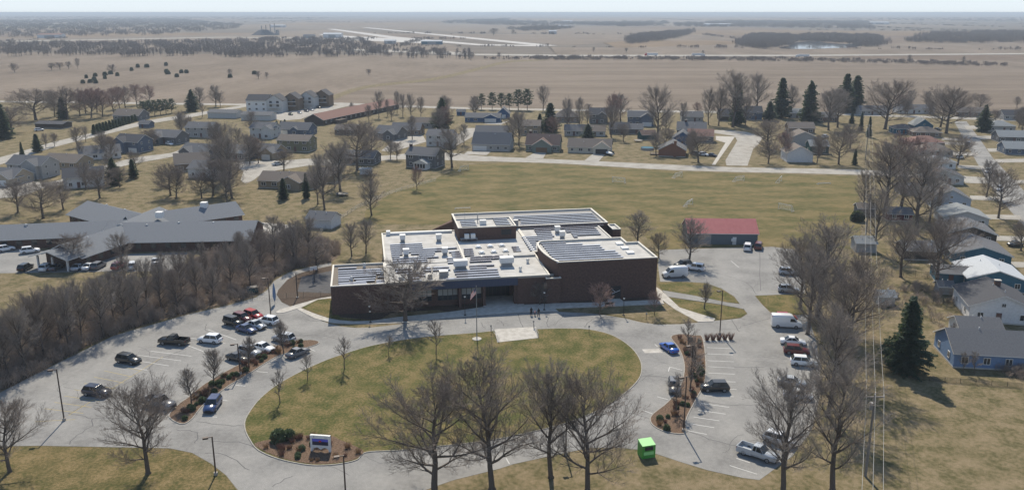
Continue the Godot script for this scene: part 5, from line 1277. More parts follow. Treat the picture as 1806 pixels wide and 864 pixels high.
# ---------------------------------------------------------------- trees
# a bare tree: wood holds trunk and limbs, twig the fine ends. p: height, spread (lean of the limbs), trunk share, forks, depth, seed
func bare_tree(h: float, spread: float, clear: float, limbs: int, fine: int, sd: int, lean_up := 0.25, thick := 1.0) -> Array:
	var r := RandomNumberGenerator.new()
	r.seed = sd
	var wood := MB.new()
	var twig := MB.new()
	var stack := []
	var r0 := h * 0.0165 * thick
	# trunk and leader, slightly crooked
	var p := Vector3.ZERO
	var d := Vector3(r.randf_range(-.04, .04), 1, r.randf_range(-.04, .04)).normalized()
	var steps := 9
	var total := h * 0.86
	var pts := [p]
	wood.tube(Vector3(0, -0.15, 0), Vector3(0, h * 0.02, 0), r0 * 1.7, r0 * 1.05, 8)
	for i in steps:
		d = (d + Vector3(r.randf_range(-.12, .12), 0.05, r.randf_range(-.12, .12)) * (0.5 if i < 3 else 1.3)).normalized()
		var q := p + d * total / steps
		var ra := r0 * pow(1.0 - float(i) / steps, 0.8) + 0.012
		var rb := r0 * pow(1.0 - float(i + 1) / steps, 0.8) + 0.012
		wood.tube(p, q, ra, rb, 8 if i < 4 else 5)
		p = q
		pts.append(p)
	# limbs
	var turn := r.randf() * TAU
	for i in limbs:
		var f := clear + (0.97 - clear) * pow((i + 0.5) / limbs, 0.9)
		var at := f * steps
		var k := mini(int(at), steps - 1)
		var o: Vector3 = pts[k].lerp(pts[k + 1], at - k)
		turn += 2.399 + r.randf_range(-.5, .5)
		var up := lerpf(lean_up, lean_up + 0.75, (f - clear) / (1.0 - clear)) + r.randf_range(-.12, .12)
		var dir := Vector3(cos(turn), up, sin(turn)).normalized()
		var shape := sin(PI * clampf(0.22 + 0.78 * (f - clear) / (1.0 - clear), 0, 1))
		var ln := h * spread * (0.30 + 0.70 * shape) * r.randf_range(.82, 1.12)
		var rad := r0 * pow(1.0 - f, 0.8) * 0.62 + 0.022
		stack.append([o, dir, ln, minf(rad, ln * 0.03 + .02), 1])
	stack.append([p, d, h * 0.14, 0.02, 2])
	while stack.size():
		var b: Array = stack.pop_back()
		var o: Vector3 = b[0]; var dir: Vector3 = b[1]; var ln: float = b[2]; var rad: float = b[3]; var lv: int = b[4]
		if lv >= fine:
			# twigs: a bent stick and two side sticks
			var bend := Vector3(r.randf_range(-1, 1), r.randf_range(-.3, .9), r.randf_range(-1, 1)) * 0.35
			var m1 := o + dir * ln * 0.55
			var e1 := m1 + (dir + bend).normalized() * ln * 0.5
			twig.tube(o, m1, rad, rad * .7, 3)
			twig.tube(m1, e1, rad * .7, rad * .3, 3)
			var s1 := m1 + (dir + Vector3(r.randf_range(-1, 1), r.randf_range(-.2, .8), r.randf_range(-1, 1)) * .9).normalized() * ln * 0.5
			twig.tube(m1, s1, rad * .6, rad * .3, 3)
			var m0 := o + dir * ln * 0.3
			var s0 := m0 + (dir + Vector3(r.randf_range(-1, 1), r.randf_range(-.2, .8), r.randf_range(-1, 1)) * .9).normalized() * ln * 0.45
			twig.tube(m0, s0, rad * .6, rad * .3, 3)
			continue
		var segs := 4 if lv == 1 else 3
		var q := o
		var kids := (6 if lv == 1 else 5) if fine > 3 else 6
		var side := r.randf() * TAU
		for s in segs:
			dir = (dir + Vector3(r.randf_range(-1, 1), r.randf_range(-.25, .8), r.randf_range(-1, 1)) * 0.17).normalized()
			var nx := q + dir * ln / segs
			var ra := rad * (1.0 - 0.75 * s / segs)
			var rb := rad * (1.0 - 0.75 * (s + 1) / segs)
			if lv <= 2: wood.tube(q, nx, ra, rb, 5 if lv == 1 else 4)
			else: twig.tube(q, nx, ra, rb, 3)
			var n_here := int(ceil(float(kids) / segs)) if s > 0 or lv > 1 else 1
			for c in n_here:
				side += 2.4 + r.randf_range(-.6, .6)
				var u := dir.cross(Vector3.UP if absf(dir.y) < .9 else Vector3.RIGHT).normalized()
				var w := dir.cross(u)
				var off := (u * cos(side) + w * sin(side)) * r.randf_range(.55, .95)
				var kd := (dir + off + Vector3.UP * 0.18).normalized()
				var at2 := q.lerp(nx, r.randf_range(.2, .95))
				stack.append([at2, kd, ln * r.randf_range(.42, .62) * (1.0 - 0.15 * s / segs), maxf(rb * 0.6, 0.0155), lv + 1])
			q = nx
		stack.append([q, dir, ln * 0.45, maxf(rad * .25, 0.0155), lv + 1])
	return [wood.mesh(), twig.mesh()]

func conifer(h: float, width: float, tiers: int, sd: int, open := 0.0, droop := 0.25, base := 0.06) -> Array:
	var r := RandomNumberGenerator.new()
	r.seed = sd
	var wood := MB.new()
	var leaf := MB.new()
	wood.tube(Vector3(0, -.15, 0), Vector3(0, h * .96, 0), h * .017, .02, 7)
	for t in tiers:
		var f := base + (1.0 - base) * pow(float(t) / tiers, 0.92)
		var y := h * f
		var reach := width * 0.5 * pow(1.0 - f, 0.75) * (1.0 - 0.3 * smoothstep(0.25, 0.0, f)) + 0.12
		var n := maxi(6, int(15 * (1.0 - f * .5)))
		for k in n:
			if r.randf() < open: continue
			var a := TAU * (k + r.randf()) / n
			var ln := reach * r.randf_range(.5, 1.2) * (1.0 + .22 * sin(a * 2.0 + f * 9.0))
			var dir := Vector3(cos(a), r.randf_range(-droop, droop * .4), sin(a)).normalized()
			var o := Vector3(0, y + r.randf_range(-.25, .25), 0)
			var tip := o + dir * ln
			wood.tube(o, o + dir * ln * .8, .035, .012, 3)
			var side := dir.cross(Vector3.UP).normalized()
			var sprays := maxi(4, int(ln * 3.2))
			for s in sprays:
				var g := (s + 0.6) / sprays
				var c := o.lerp(tip, g) + Vector3(0, r.randf_range(-.12, .12), 0)
				var wd := (0.28 + 0.42 * ln * (1.0 - g) * .5 + .12) * r.randf_range(.7, 1.2)
				for e in [-1.0, 1.0]:
					var q: Vector3 = c + side * e * wd + dir * wd * .5 + Vector3(0, r.randf_range(-.3, .05), 0)
					var m: Vector3 = c + dir * wd * r.randf_range(.35, .6) + Vector3(0, r.randf_range(.02, .22), 0)
					leaf.tri(c - dir * .2, m, q)
					leaf.tri(c - dir * .1 + Vector3(0, .1, 0), q + dir * .1 + Vector3(0, -.16, 0), c + side * e * wd * .3 + Vector3(0, -.28, 0))
	return [wood.mesh(), leaf.mesh()]

# pines with clumped crown
func pine(h: float, width: float, sd: int, clear := 0.22) -> Array:
	var r := RandomNumberGenerator.new()
	r.seed = sd
	var wood := MB.new()
	var leaf := MB.new()
	wood.tube(Vector3(0, -.15, 0), Vector3(0, h * .93, 0), h * .02, .04, 7)
	var n := 46
	for i in n:
		var f := clear + (1.0 - clear) * (i + r.randf()) / n
		var a := i * 2.399 + r.randf_range(-.4, .4)
		var ln := width * .5 * (0.45 + 0.75 * sin(PI * clampf((f - clear) / (1.0 - clear) * .8 + .22, 0, 1))) * r.randf_range(.6, 1.1)
		var o := Vector3(0, h * f * .96, 0)
		var dir := Vector3(cos(a), r.randf_range(.02, .35), sin(a)).normalized()
		wood.tube(o, o + dir * ln, .06, .02, 4)
		for c in 5:
			var cc := o + dir * ln * (0.35 + .17 * c) + Vector3(r.randf_range(-.4, .4), r.randf_range(-.1, .4), r.randf_range(-.4, .4))
			for k in 26:
				var v := Vector3(r.randf_range(-1, 1), r.randf_range(-.55, .9), r.randf_range(-1, 1)).normalized()
				var t := v.cross(Vector3(r.randf_range(-1, 1), 1, r.randf_range(-1, 1))).normalized() * .09
				var s := r.randf_range(.35, .8)
				leaf.tri(cc + v * .1 - t, cc + v * s, cc + v * .1 + t)
	return [wood.mesh(), leaf.mesh()]

# a broad-leaved or needled shrub, or dry stalks
func shrub(w: float, h: float, leaves: int, size: float, sd: int) -> ArrayMesh:
	var r := RandomNumberGenerator.new()
	r.seed = sd
	var m := MB.new()
	for i in leaves:
		var a := r.randf() * TAU
		var y := pow(r.randf(), .7)
		var rad := w * .5 * sqrt(maxf(0.05, 1.0 - pow(y * 1.25 - .35, 2.0))) * pow(r.randf(), .35)
		var c := Vector3(cos(a) * rad, y * h, sin(a) * rad)
		var v := Vector3(r.randf_range(-1, 1), r.randf_range(-.4, 1), r.randf_range(-1, 1)).normalized() * size
		var t := v.cross(Vector3(r.randf_range(-1, 1), r.randf_range(-1, 1), r.randf_range(-1, 1))).normalized() * size * .5
		m.tri(c - v * .5 - t, c + v * .7, c - v * .5 + t)
	return m.mesh()

func stalks(w: float, h: float, n: int, sd: int) -> ArrayMesh:
	var r := RandomNumberGenerator.new()
	r.seed = sd
	var m := MB.new()
	for i in n:
		var a := r.randf() * TAU
		var o := Vector3(cos(a), 0, sin(a)) * w * .25 * sqrt(r.randf())
		var e := o + Vector3(cos(a) * w * .5 * r.randf_range(.2, 1), h * r.randf_range(.6, 1), sin(a) * w * .5 * r.randf_range(.2, 1))
		m.tube(o, o.lerp(e, .5) + Vector3(0, h * .1, 0), .016, .012, 3)
		m.tube(o.lerp(e, .5) + Vector3(0, h * .1, 0), e, .012, .004, 3)
	return m.mesh()

# a tangle of bare stems for undergrowth
func thicket(w: float, h: float, n: int, sd: int) -> ArrayMesh:
	var r := RandomNumberGenerator.new()
	r.seed = sd
	var m := MB.new()
	for i in n:
		var o := Vector3(r.randf_range(-w, w) * .4, 0, r.randf_range(-w, w) * .4)
		var d := Vector3(r.randf_range(-.6, .6), 1, r.randf_range(-.6, .6)).normalized()
		var e := o + d * h * r.randf_range(.5, 1.0)
		m.tube(o, e, .028, .012, 3)
		for k in 5:
			var q := o.lerp(e, r.randf_range(.3, .95))
			var s := q + Vector3(r.randf_range(-1, 1), r.randf_range(.1, 1), r.randf_range(-1, 1)).normalized() * h * r.randf_range(.15, .35)
			m.tube(q, s, .015, .007, 3)
			m.tube(q.lerp(s, .5), q.lerp(s, .5) + Vector3(r.randf_range(-1, 1), r.randf_range(.1, 1), r.randf_range(-1, 1)).normalized() * h * .15, .01, .006, 3)
	return m.mesh()

var tree_kinds := {}
func tree_proto(key: String, node_name: String, cat: String, ms: Array, wood: Material, crown: Material, height: float, crown_name := "crown") -> void:
	var o := Node3D.new()
	part(o, "trunk", ms[0], wood)
	part(o, crown_name, ms[1], crown)
	o.set_meta("kind_name", node_name)
	o.set_meta("category", cat)
	o.set_meta("h", height)
	tree_kinds[key] = o

func plant(key: String, x: float, d: float, h: float, label: String, group: String, wide := 1.0) -> void:
	var src: Node3D = tree_kinds[key]
	var o: Node3D = src.duplicate()
	o.name = numbered(src.get_meta("kind_name"))
	add_child(o)
	var s: float = h / float(src.get_meta("h"))
	o.transform = Transform3D(Basis(Vector3.UP, rng.randf() * TAU) * Basis.from_scale(Vector3(s * wide, s, s * wide)), Vector3(x, 0.0, -d))
	o.set_meta("label", label)
	o.set_meta("group", group)
	o.remove_meta("h"); o.remove_meta("kind_name")

# ---------------------------------------------------------------- vehicles (forward is -z, origin on the road)
func ring(z: float, hw: float, y0: float, y1: float, tuck: float, crown := 0.04) -> Array:
	var m := lerpf(y0, y1, .45)
	return [Vector3(-hw * .86, y0, z), Vector3(-hw * .98, y0 + .12, z), Vector3(-hw, m, z), Vector3(-hw * .97, lerpf(m, y1, .75), z), Vector3(-hw * tuck, y1, z), Vector3(0, y1 + crown, z),
		Vector3(hw * tuck, y1, z), Vector3(hw * .97, lerpf(m, y1, .75), z), Vector3(hw, m, z), Vector3(hw * .98, y0 + .12, z), Vector3(hw * .86, y0, z)]

var car_meshes := {}
func car_parts(kind: String) -> Dictionary:
	if car_meshes.has(kind): return car_meshes[kind]
	var c := {}
	# body stations: z, half width, bottom, top, tuck; glass: base ring and roof ring as z front/back
	var st := []
	var L := 4.7; var W := .92; var gl := []   # gl: [y base, y top, front base z, front top z, back top z, back base z]
	match kind:
		"sedan":
			L = 4.7
			st = [[-2.33, .70, .34, .56, .9], [-2.2, .84, .24, .70, .92], [-1.6, .91, .2, .83, .93], [-.8, .92, .2, .92, .95], [.8, .92, .2, .95, .95], [1.7, .91, .2, .95, .92], [2.2, .85, .26, .90, .9], [2.34, .72, .36, .75, .9]]
			gl = [.90, 1.42, -1.05, -.28, .85, 1.65]
		"suv":
			L = 4.65
			st = [[-2.3, .72, .38, .66, .9], [-2.18, .86, .28, .86, .92], [-1.5, .93, .24, 1.0, .94], [-.8, .94, .24, 1.06, .96], [1.0, .94, .24, 1.08, .96], [1.9, .93, .24, 1.08, .95], [2.2, .88, .3, 1.04, .94], [2.3, .8, .4, .9, .93]]
			gl = [1.03, 1.68, -1.1, -.45, 1.75, 2.18]
		"jeep":
			L = 4.5
			st = [[-2.2, .8, .45, .85, .96], [-2.1, .88, .4, 1.05, .97], [-.9, .92, .38, 1.12, .97], [1.0, .92, .38, 1.14, .97], [2.1, .92, .38, 1.14, .97], [2.2, .9, .42, 1.1, .97]]
			gl = [1.1, 1.84, -.85, -.6, 2.0, 2.12]
		"pickup":
			L = 5.8
			st = [[-2.85, .78, .45, .8, .92], [-2.72, .93, .36, 1.02, .94], [-1.9, .99, .34, 1.12, .95], [-1.0, 1.0, .34, 1.18, .97], [.6, 1.0, .34, 1.2, .97]]
			gl = [1.15, 1.86, -1.25, -.55, .5, .68]
		"minivan":
			L = 5.1
			st = [[-2.5, .74, .36, .66, .9], [-2.36, .9, .26, .88, .92], [-1.8, .97, .22, 1.02, .95], [-1.0, .99, .22, 1.08, .97], [1.5, .99, .22, 1.1, .97], [2.4, .97, .24, 1.1, .96], [2.52, .92, .34, 1.0, .95]]
			gl = [1.05, 1.76, -1.75, -.7, 2.1, 2.44]
		"van":
			L = 5.9
			st = [[-2.9, .8, .4, .9, .92], [-2.75, .96, .3, 1.15, .93], [-2.1, 1.0, .28, 1.35, .95], [-1.9, 1.01, .28, 1.5, .95], [-1.1, 1.02, .28, 2.45, .86], [-.6, 1.02, .28, 2.62, .86], [2.7, 1.02, .28, 2.62, .86], [2.9, .98, .34, 2.5, .86]]
	var rings := []
	for s in st: rings.append(ring(s[0], s[1], s[2], s[3], s[4]))
	c.body = loft(rings)
	c.L = L
	if kind == "van":
		var g := MB.new()
		g.quad(Vector3(-.86, 1.52, -1.99), Vector3(-.76, 2.3, -1.26), Vector3(.76, 2.3, -1.26), Vector3(.86, 1.52, -1.99))
		for s in [-1.0, 1.0]:
			g.quad(Vector3(1.035 * s, 1.45, -1.8), Vector3(1.0 * s, 2.1, -1.25), Vector3(1.0 * s, 2.1, -.55), Vector3(1.035 * s, 1.45, -.55))
		c.glass = g.mesh()
	else:
		var y0: float = gl[0]; var y1: float = gl[1]
		var hw: float = st[2][1] * .95; var ht := hw * .82
		var a := [Vector3(-hw * .92, y0, gl[2]), Vector3(hw * .92, y0, gl[2]), Vector3(hw, y0, gl[2] + .35), Vector3(hw, y0, gl[5] - .3), Vector3(hw * .9, y0, gl[5]), Vector3(-hw * .9, y0, gl[5]), Vector3(-hw, y0, gl[5] - .3), Vector3(-hw, y0, gl[2] + .35)]
		var b := [Vector3(-ht * .92, y1, gl[3]), Vector3(ht * .92, y1, gl[3]), Vector3(ht, y1, gl[3] + .2), Vector3(ht, y1, gl[4] - .15), Vector3(ht * .9, y1, gl[4]), Vector3(-ht * .9, y1, gl[4]), Vector3(-ht, y1, gl[4] - .15), Vector3(-ht, y1, gl[3] + .2)]
		c.glass = loft([b, a], false)
		var b1 := []; var b2 := []
		for p in b:
			b1.append(p + Vector3(0, -.035, 0) + Vector3(p.x, 0, 0).normalized() * .02)
			b2.append(Vector3(p.x * .9, y1 + .05, lerpf(p.z, (gl[3] + gl[4]) * .5, .06)))
		c.roof = loft([b2, b1], false)
		var pl := MB.new()
		for s in [-1.0, 1.0]:
			pl.tube(Vector3(hw * .97 * s, y0, gl[2] + .12), Vector3(ht * .97 * s, y1 + .01, gl[3] + .08), .045, .04, 4)
			var mid := lerpf(gl[3], gl[4], .42)
			pl.tube(Vector3(hw * 1.0 * s, y0, mid + .1), Vector3(ht * 1.0 * s, y1, mid + .1), .05, .05, 4)
			pl.tube(Vector3(hw * .97 * s, y0, gl[5] - .14), Vector3(ht * .97 * s, y1 + .01, gl[4] - .1), .07, .06, 4)
		c.pillars = pl.mesh()
	if kind == "pickup":
		var bed := MB.new()
		bed.box(Vector3(-1, .36, .62), Vector3(1, .62, 2.85))
		bed.box(Vector3(-1, .6, .62), Vector3(-.9, 1.22, 2.85))
		bed.box(Vector3(.9, .6, .62), Vector3(1, 1.22, 2.85))
		bed.box(Vector3(-.9, .6, 2.77), Vector3(.9, 1.2, 2.85))
		bed.box(Vector3(-.9, .6, .62), Vector3(.9, 1.2, .7))
		c.bed = bed.mesh()
	var bump := MB.new()
	var z0: float = st[0][0]; var z1: float = L / 2 + (.0 if kind != "pickup" else -.05)
	bump.box(Vector3(-.74, .3, z0 - .06), Vector3(.74, .5, z0 + .05))
	c.bumper = bump.mesh()
	var gr := MB.new()
	gr.box(Vector3(-.42, .5, z0 - .03), Vector3(.42, .5 + .2, z0 + .04))
	c.grille = gr.mesh()
	c.z0 = z0; c.z1 = z1
	c.hy = float(st[1][3]) - .12
	c.ty = float(st[-1][3]) - .12 if kind != "pickup" else 1.0
	c.tw = float(st[-1][1])
	c.wb = L * .295
	c.wr = .33 if kind == "sedan" else .37
	c.ww = float(st[2][1])
	var ty := MB.new()
	ty.tube(Vector3(-.11, 0, 0), Vector3(.11, 0, 0), c.wr, c.wr, 14)
	for e in [-.11, .11]:
		for i in 14:
			var t0 := TAU * i / 14; var t1 := TAU * (i + 1) / 14
			var A := Vector3(e, sin(t0), cos(t0)) ; var B := Vector3(e, sin(t1), cos(t1))
			ty.tri(Vector3(e, 0, 0), Vector3(e, A.y * c.wr, A.z * c.wr), Vector3(e, B.y * c.wr, B.z * c.wr))
	c.tyre = ty.mesh()
	var rm := MB.new()
	for e in [-.118, .118]:
		for i in 10:
			var t0 := TAU * i / 10; var t1 := t0 + TAU / 10 * .62
			rm.tri(Vector3(e, 0, 0), Vector3(e, sin(t0) * c.wr * .66, cos(t0) * c.wr * .66), Vector3(e, sin(t1) * c.wr * .66, cos(t1) * c.wr * .66))
	c.rim = rm.mesh()
	c.lamp = bx(Vector3(-.17, -.07, -.05), Vector3(.17, .07, .05))
	c.mirror = bx(Vector3(-.1, -.07, -.08), Vector3(.1, .07, .06))
	car_meshes[kind] = c
	return c

func car(kind: String, x: float, d: float, yaw: float, paint: Color, label: String, group: String, fine := true, y := 0.045) -> void:
	var c := car_parts(kind)
	var nc: Array = {"sedan": ["sedan_car", "car"], "suv": ["suv", "car"], "jeep": ["jeep", "car"], "pickup": ["pickup_truck", "truck"], "minivan": ["minivan", "van"], "van": ["cargo_van", "van"]}[kind]
	var o := thing(nc[0], label, nc[1], Vector3(x, y, -d), yaw, group)
	var pm: StandardMaterial3D
	var key := "paint" + paint.to_html()
	if M.has(key): pm = M[key]
	else:
		pm = flatm(paint, .32)
		pm.clearcoat_enabled = true; pm.clearcoat = .8; pm.clearcoat_roughness = .08
		M[key] = pm
	part(o, "body", c.body, pm)
	part(o, "window_glass", c.glass, M.carglass)
	if c.has("roof"): part(o, "roof", c.roof, pm)
	if c.has("pillars"): part(o, "pillar", c.pillars, pm)
	if c.has("bed"): part(o, "cargo_bed", c.bed, pm)
	for i in 4:
		var sx := -1.0 if i % 2 == 0 else 1.0
		var sz: float = -c.wb if i < 2 else c.wb
		var w := part(o, "wheel", c.tyre, M.tyre, Vector3(sx * (c.ww - .1), c.wr, sz))
		if fine: part(w, "rim", c.rim, M.rim)
	if fine:
		part(o, "bumper", c.bumper, M.blackplastic)
		part(o, "grille", c.grille, M.blackplastic)
		for s in [-1.0, 1.0]:
			part(o, "headlight", c.lamp, M.lens, Vector3(s * .6, c.hy, c.z0 + .12))
			part(o, "tail_light", c.lamp, M.tail, Vector3(s * (c.tw - .16), c.ty, c.z1 - .05))
			if kind != "van": part(o, "mirror", c.mirror, pm, Vector3(s * (c.ww + .06), .98 if kind == "sedan" else 1.12, -.85))

# ---------------------------------------------------------------- houses (front towards +z, origin at the base's middle)
var unit := {}
func win(o: Node, at: Vector3, yaw: float, w := 1.1, h := 1.3) -> void:
	var f := part(o, "window", unit.wframe, M.trim, at, yaw, Vector3(w, h, 1))
	part(f, "pane", unit.wpane, M.pane)

func gable_body(w: float, d: float, e: float, rise: float, axis: String) -> ArrayMesh:
	var m := MB.new()
	var a := w / 2; var b := d / 2
	m.quad(Vector3(-a, -.3, b), Vector3(-a, e, b), Vector3(a, e, b), Vector3(a, -.3, b))
	m.quad(Vector3(a, -.3, -b), Vector3(a, e, -b), Vector3(-a, e, -b), Vector3(-a, -.3, -b))
	m.quad(Vector3(-a, -.3, -b), Vector3(-a, e, -b), Vector3(-a, e, b), Vector3(-a, -.3, b))
	m.quad(Vector3(a, -.3, b), Vector3(a, e, b), Vector3(a, e, -b), Vector3(a, -.3, -b))
	if axis == "x":
		m.tri(Vector3(-a, e, -b), Vector3(-a, e + rise, 0), Vector3(-a, e, b))
		m.tri(Vector3(a, e, b), Vector3(a, e + rise, 0), Vector3(a, e, -b))
	elif axis == "z":
		m.tri(Vector3(-a, e, b), Vector3(0, e + rise, b), Vector3(a, e, b))
		m.tri(Vector3(a, e, -b), Vector3(0, e + rise, -b), Vector3(-a, e, -b))
	return m.mesh()

# two slabs with overhang; axis "x": ridge runs left to right; "hip": hipped
func gable_roof(w: float, d: float, e: float, rise: float, axis: String, over := .45) -> Array:
	var m := MB.new()
	var f := MB.new()
	var th := .16
	if axis == "hip":
		var a := w / 2 + over; var b := d / 2 + over
		var r := maxf(.01, absf(w - d) / 2); var ex := Vector3(r, 0, 0) if w >= d else Vector3(0, 0, r)
		var y := e - .05; var t := e + rise
		var A := Vector3(-a, y, b); var B := Vector3(a, y, b); var C := Vector3(a, y, -b); var D := Vector3(-a, y, -b)
		var P := Vector3(0, t, 0) - ex; var Q := Vector3(0, t, 0) + ex
		if w >= d:
			m.quad(A, P, Q, B); m.quad(C, Q, P, D); m.tri(D, P, A); m.tri(B, Q, C)
		else:
			m.quad(D, P, Q, A); m.quad(B, Q, P, C); m.tri(A, Q, B); m.tri(C, P, D)
		f.box(Vector3(-a, y - .18, -b), Vector3(a, y - .01, b))
		return [m.mesh(), f.mesh()]
	var sp := d / 2 if axis == "x" else w / 2
	var ln := (w / 2 if axis == "x" else d / 2) + over * .7
	var k := rise / sp
	var ez := sp + over
	var ey := e - over * k
	for s in [-1.0, 1.0]:
		var P := Vector3(-ln, e + rise + th, 0); var Q := Vector3(ln, e + rise + th, 0)
		var R := Vector3(ln, ey + th, ez * s); var S := Vector3(-ln, ey + th, ez * s)
		var dn := Vector3(0, -th, 0)
		var ps := [P, Q, R, S]
		if axis == "z":
			for i in 4: ps[i] = Vector3(ps[i].z, ps[i].y, -ps[i].x)
		if s > 0:
			m.quad(ps[0], ps[1], ps[2], ps[3])
			m.quad(ps[3] + dn, ps[2] + dn, ps[1] + dn, ps[0] + dn)
			f.quad(ps[3] + dn, ps[3], ps[2], ps[2] + dn)
		else:
			m.quad(ps[3], ps[2], ps[1], ps[0])
			m.quad(ps[0] + dn, ps[1] + dn, ps[2] + dn, ps[3] + dn)
			f.quad(ps[2] + dn, ps[2], ps[3], ps[3] + dn)
		# rake boards at both ends
		for g in [[ps[0], ps[3]], [ps[1], ps[2]]]:
			var out: Vector3 = ((ps[0] - ps[1]) if g[0] == ps[0] else (ps[1] - ps[0])).normalized() * .03
			var a0: Vector3 = g[0] + out; var b0: Vector3 = g[1] + out
			f.quad(a0 + dn * 1.4, a0, b0, b0 + dn * 1.4)
	return [m.mesh(), f.mesh()]

func roofed(o: Node, w: float, d: float, e: float, rise: float, axis: String, wall: Material, roof: Material, at := Vector3.ZERO, trim: Material = null, names_ := ["wall", "roof"]) -> void:
	part(o, names_[0], gable_body(w, d, e, rise, axis), wall, at)
	var rr := gable_roof(w, d, e, rise, axis)
	var rn := part(o, names_[1], rr[0], roof, at)
	part(rn, "fascia", rr[1], trim if trim else M.trim)

# opt: g = garage [x, width of doors, colour key], gw = cross gable [x, width, out], c = chimney [x, z], two = storeys, p = porch
func house(x: float, d: float, yaw: float, w: float, dep: float, e: float, rise: float, axis: String, wall: Material, roof: Material, label: String, opt := {}, node_name := "house", cat := "house", group := "houses of the town") -> Node3D:
	var o := thing(node_name, label, cat, Vector3(x, 0, -d), yaw, group)
	roofed(o, w, dep, e, rise, axis, wall, roof)
	var b := dep / 2
	part(o, "foundation", bx(Vector3(-w / 2 - .04, -.2, -b - .04), Vector3(w / 2 + .04, .3, b + .04)), M.concrete)
	var r := RandomNumberGenerator.new()
	r.seed = int(x * 7 + d * 13)
	if opt.get("gw"):
		var q: Array = opt.gw
		var rr: float = minf(rise * .85, q[1] * .32)
		part(o, "gable_wall", gable_body(q[1], q[2] + .2, e, rr, "z"), opt.get("gm", wall), Vector3(q[0], 0, b + q[2] / 2))
		var g2 := gable_roof(q[1], q[2] + b, e, rr, "z", .35)
		var rn := part(o, "gable_roof", g2[0], roof, Vector3(q[0], .02, b + q[2] / 2 - b / 2 + .1))
		part(rn, "fascia", g2[1], M.trim)
	var blocked := []
	if opt.get("g"):
		var q: Array = opt.g
		var zf := b + .03
		if opt.get("gw") and absf(opt.gw[0] - q[0]) < opt.gw[1] / 2: zf = b + float(opt.gw[2]) + .14
		var gd := part(o, "garage_door", unit.gdoor, M[q[2]] if q.size() > 2 else M.trim, Vector3(q[0], 0, zf), 0, Vector3(q[1], 1, 1))
		if q[1] > 3.5: part(gd, "door_panel", unit.gpanel, M[q[2]] if q.size() > 2 else M.trim)
		blocked.append([q[0], q[1] / 2 + .8])
	if opt.get("gw"): blocked.append([opt.gw[0], opt.gw[1] / 2])
	var floors: int = 2 if e > 4.2 else 1
	var door_at := r.randf_range(-.15, .15) * w
	var free := true
	for q in blocked: if absf(door_at - q[0]) < q[1] + .6: free = false
	if free and not opt.get("nodoor"):
		part(o, "door", unit.door, M.doorc, Vector3(door_at, .15, b + .03))
		blocked.append([door_at, 1.0])
	if not opt.get("plain"):
		var n := maxi(2, int(w / 3.4))
		for fl in floors:
			for i in n:
				var wx := -w / 2 + w * (i + .5) / n
				var ok := true
				if fl == 0:
					for q in blocked: if absf(wx - q[0]) < q[1] + .6: ok = false
				elif opt.get("gw") and absf(wx - opt.gw[0]) < opt.gw[1] / 2: ok = false
				if ok: win(o, Vector3(wx, 1.55 + fl * 2.7, b + .02), 0, 1.2 if r.randf() < .6 else 1.9, 1.3)
			for s in [-1.0, 1.0]:
				for i in maxi(1, int(dep / 4.5)):
					win(o, Vector3(s * (w / 2 + .02), 1.55 + fl * 2.7, -b + dep * (i + .5) / maxi(1, int(dep / 4.5))), PI / 2 * s, 1.0, 1.2)
		if opt.get("gw") and not (opt.get("g") and absf(opt.gw[0] - opt.g[0]) < opt.gw[1] / 2):
			win(o, Vector3(opt.gw[0], 1.5, b + opt.gw[2] + .12), 0, 1.8, 1.5)
		if axis == "z" and rise > 2.0: win(o, Vector3(0, e + .5, b + .02), 0, .8, .8)
	if opt.get("c"):
		var q: Array = opt.c
		var ch := part(o, "chimney", bx(Vector3(-.55, 0, -.4), Vector3(.55, e + rise + 1.0, .4)), M[q[2]] if q.size() > 2 else M.brick, Vector3(q[0], 0, q[1]))
		part(ch, "cap", bx(Vector3(-.65, 0, -.5), Vector3(.65, .18, .5)), M.concrete, Vector3(0, e + rise + 1.0, 0))
	for i in 2:   # plumbing vents
		var vx := r.randf_range(-.3, .3) * w; var vz := r.randf_range(-.25, .25) * dep
		var yy: float = e + rise * (1.0 - absf(vz) / (dep / 2)) if axis == "x" else (e + rise * (1.0 - absf(vx) / (w / 2)) if axis == "z" else e + rise * .5)
		part(o, "vent_pipe", unit.vent, M.white, Vector3(vx, yy, vz))
	return o

# ---------------------------------------------------------------- the school
func block(o: Node, poly: Array, y0: float, y1: float, wall: Material, deck: Material, lip := .35, cap := .3) -> void:
	var p := poly2(poly)
	part(o, "wall", MB.new().prism(p, y0, y1, false).mesh(), wall)
	var inn := inset(p, cap)
	var outr := inset(p, -.06)
	var r := MB.new()
	var n := p.size()
	for i in n:
		var k := (i + 1) % n
		var a := outr[i]; var b := outr[k]; var c := inn[k]; var d := inn[i]
		r.quad(Vector3(a.x, y1 + .06, a.y), Vector3(b.x, y1 + .06, b.y), Vector3(c.x, y1 + .06, c.y), Vector3(d.x, y1 + .06, d.y))
		r.quad(Vector3(a.x, y1 - .14, a.y), Vector3(b.x, y1 - .14, b.y), Vector3(b.x, y1 + .06, b.y), Vector3(a.x, y1 + .06, a.y))
		r.quad(Vector3(c.x, y1 - lip, c.y), Vector3(d.x, y1 - lip, d.y), Vector3(d.x, y1 + .06, d.y), Vector3(c.x, y1 + .06, c.y))
	part(o, "coping", r.mesh(), M.coping)
	part(o, "roof", MB.new().flat(inn, y1 - lip).mesh(), deck)

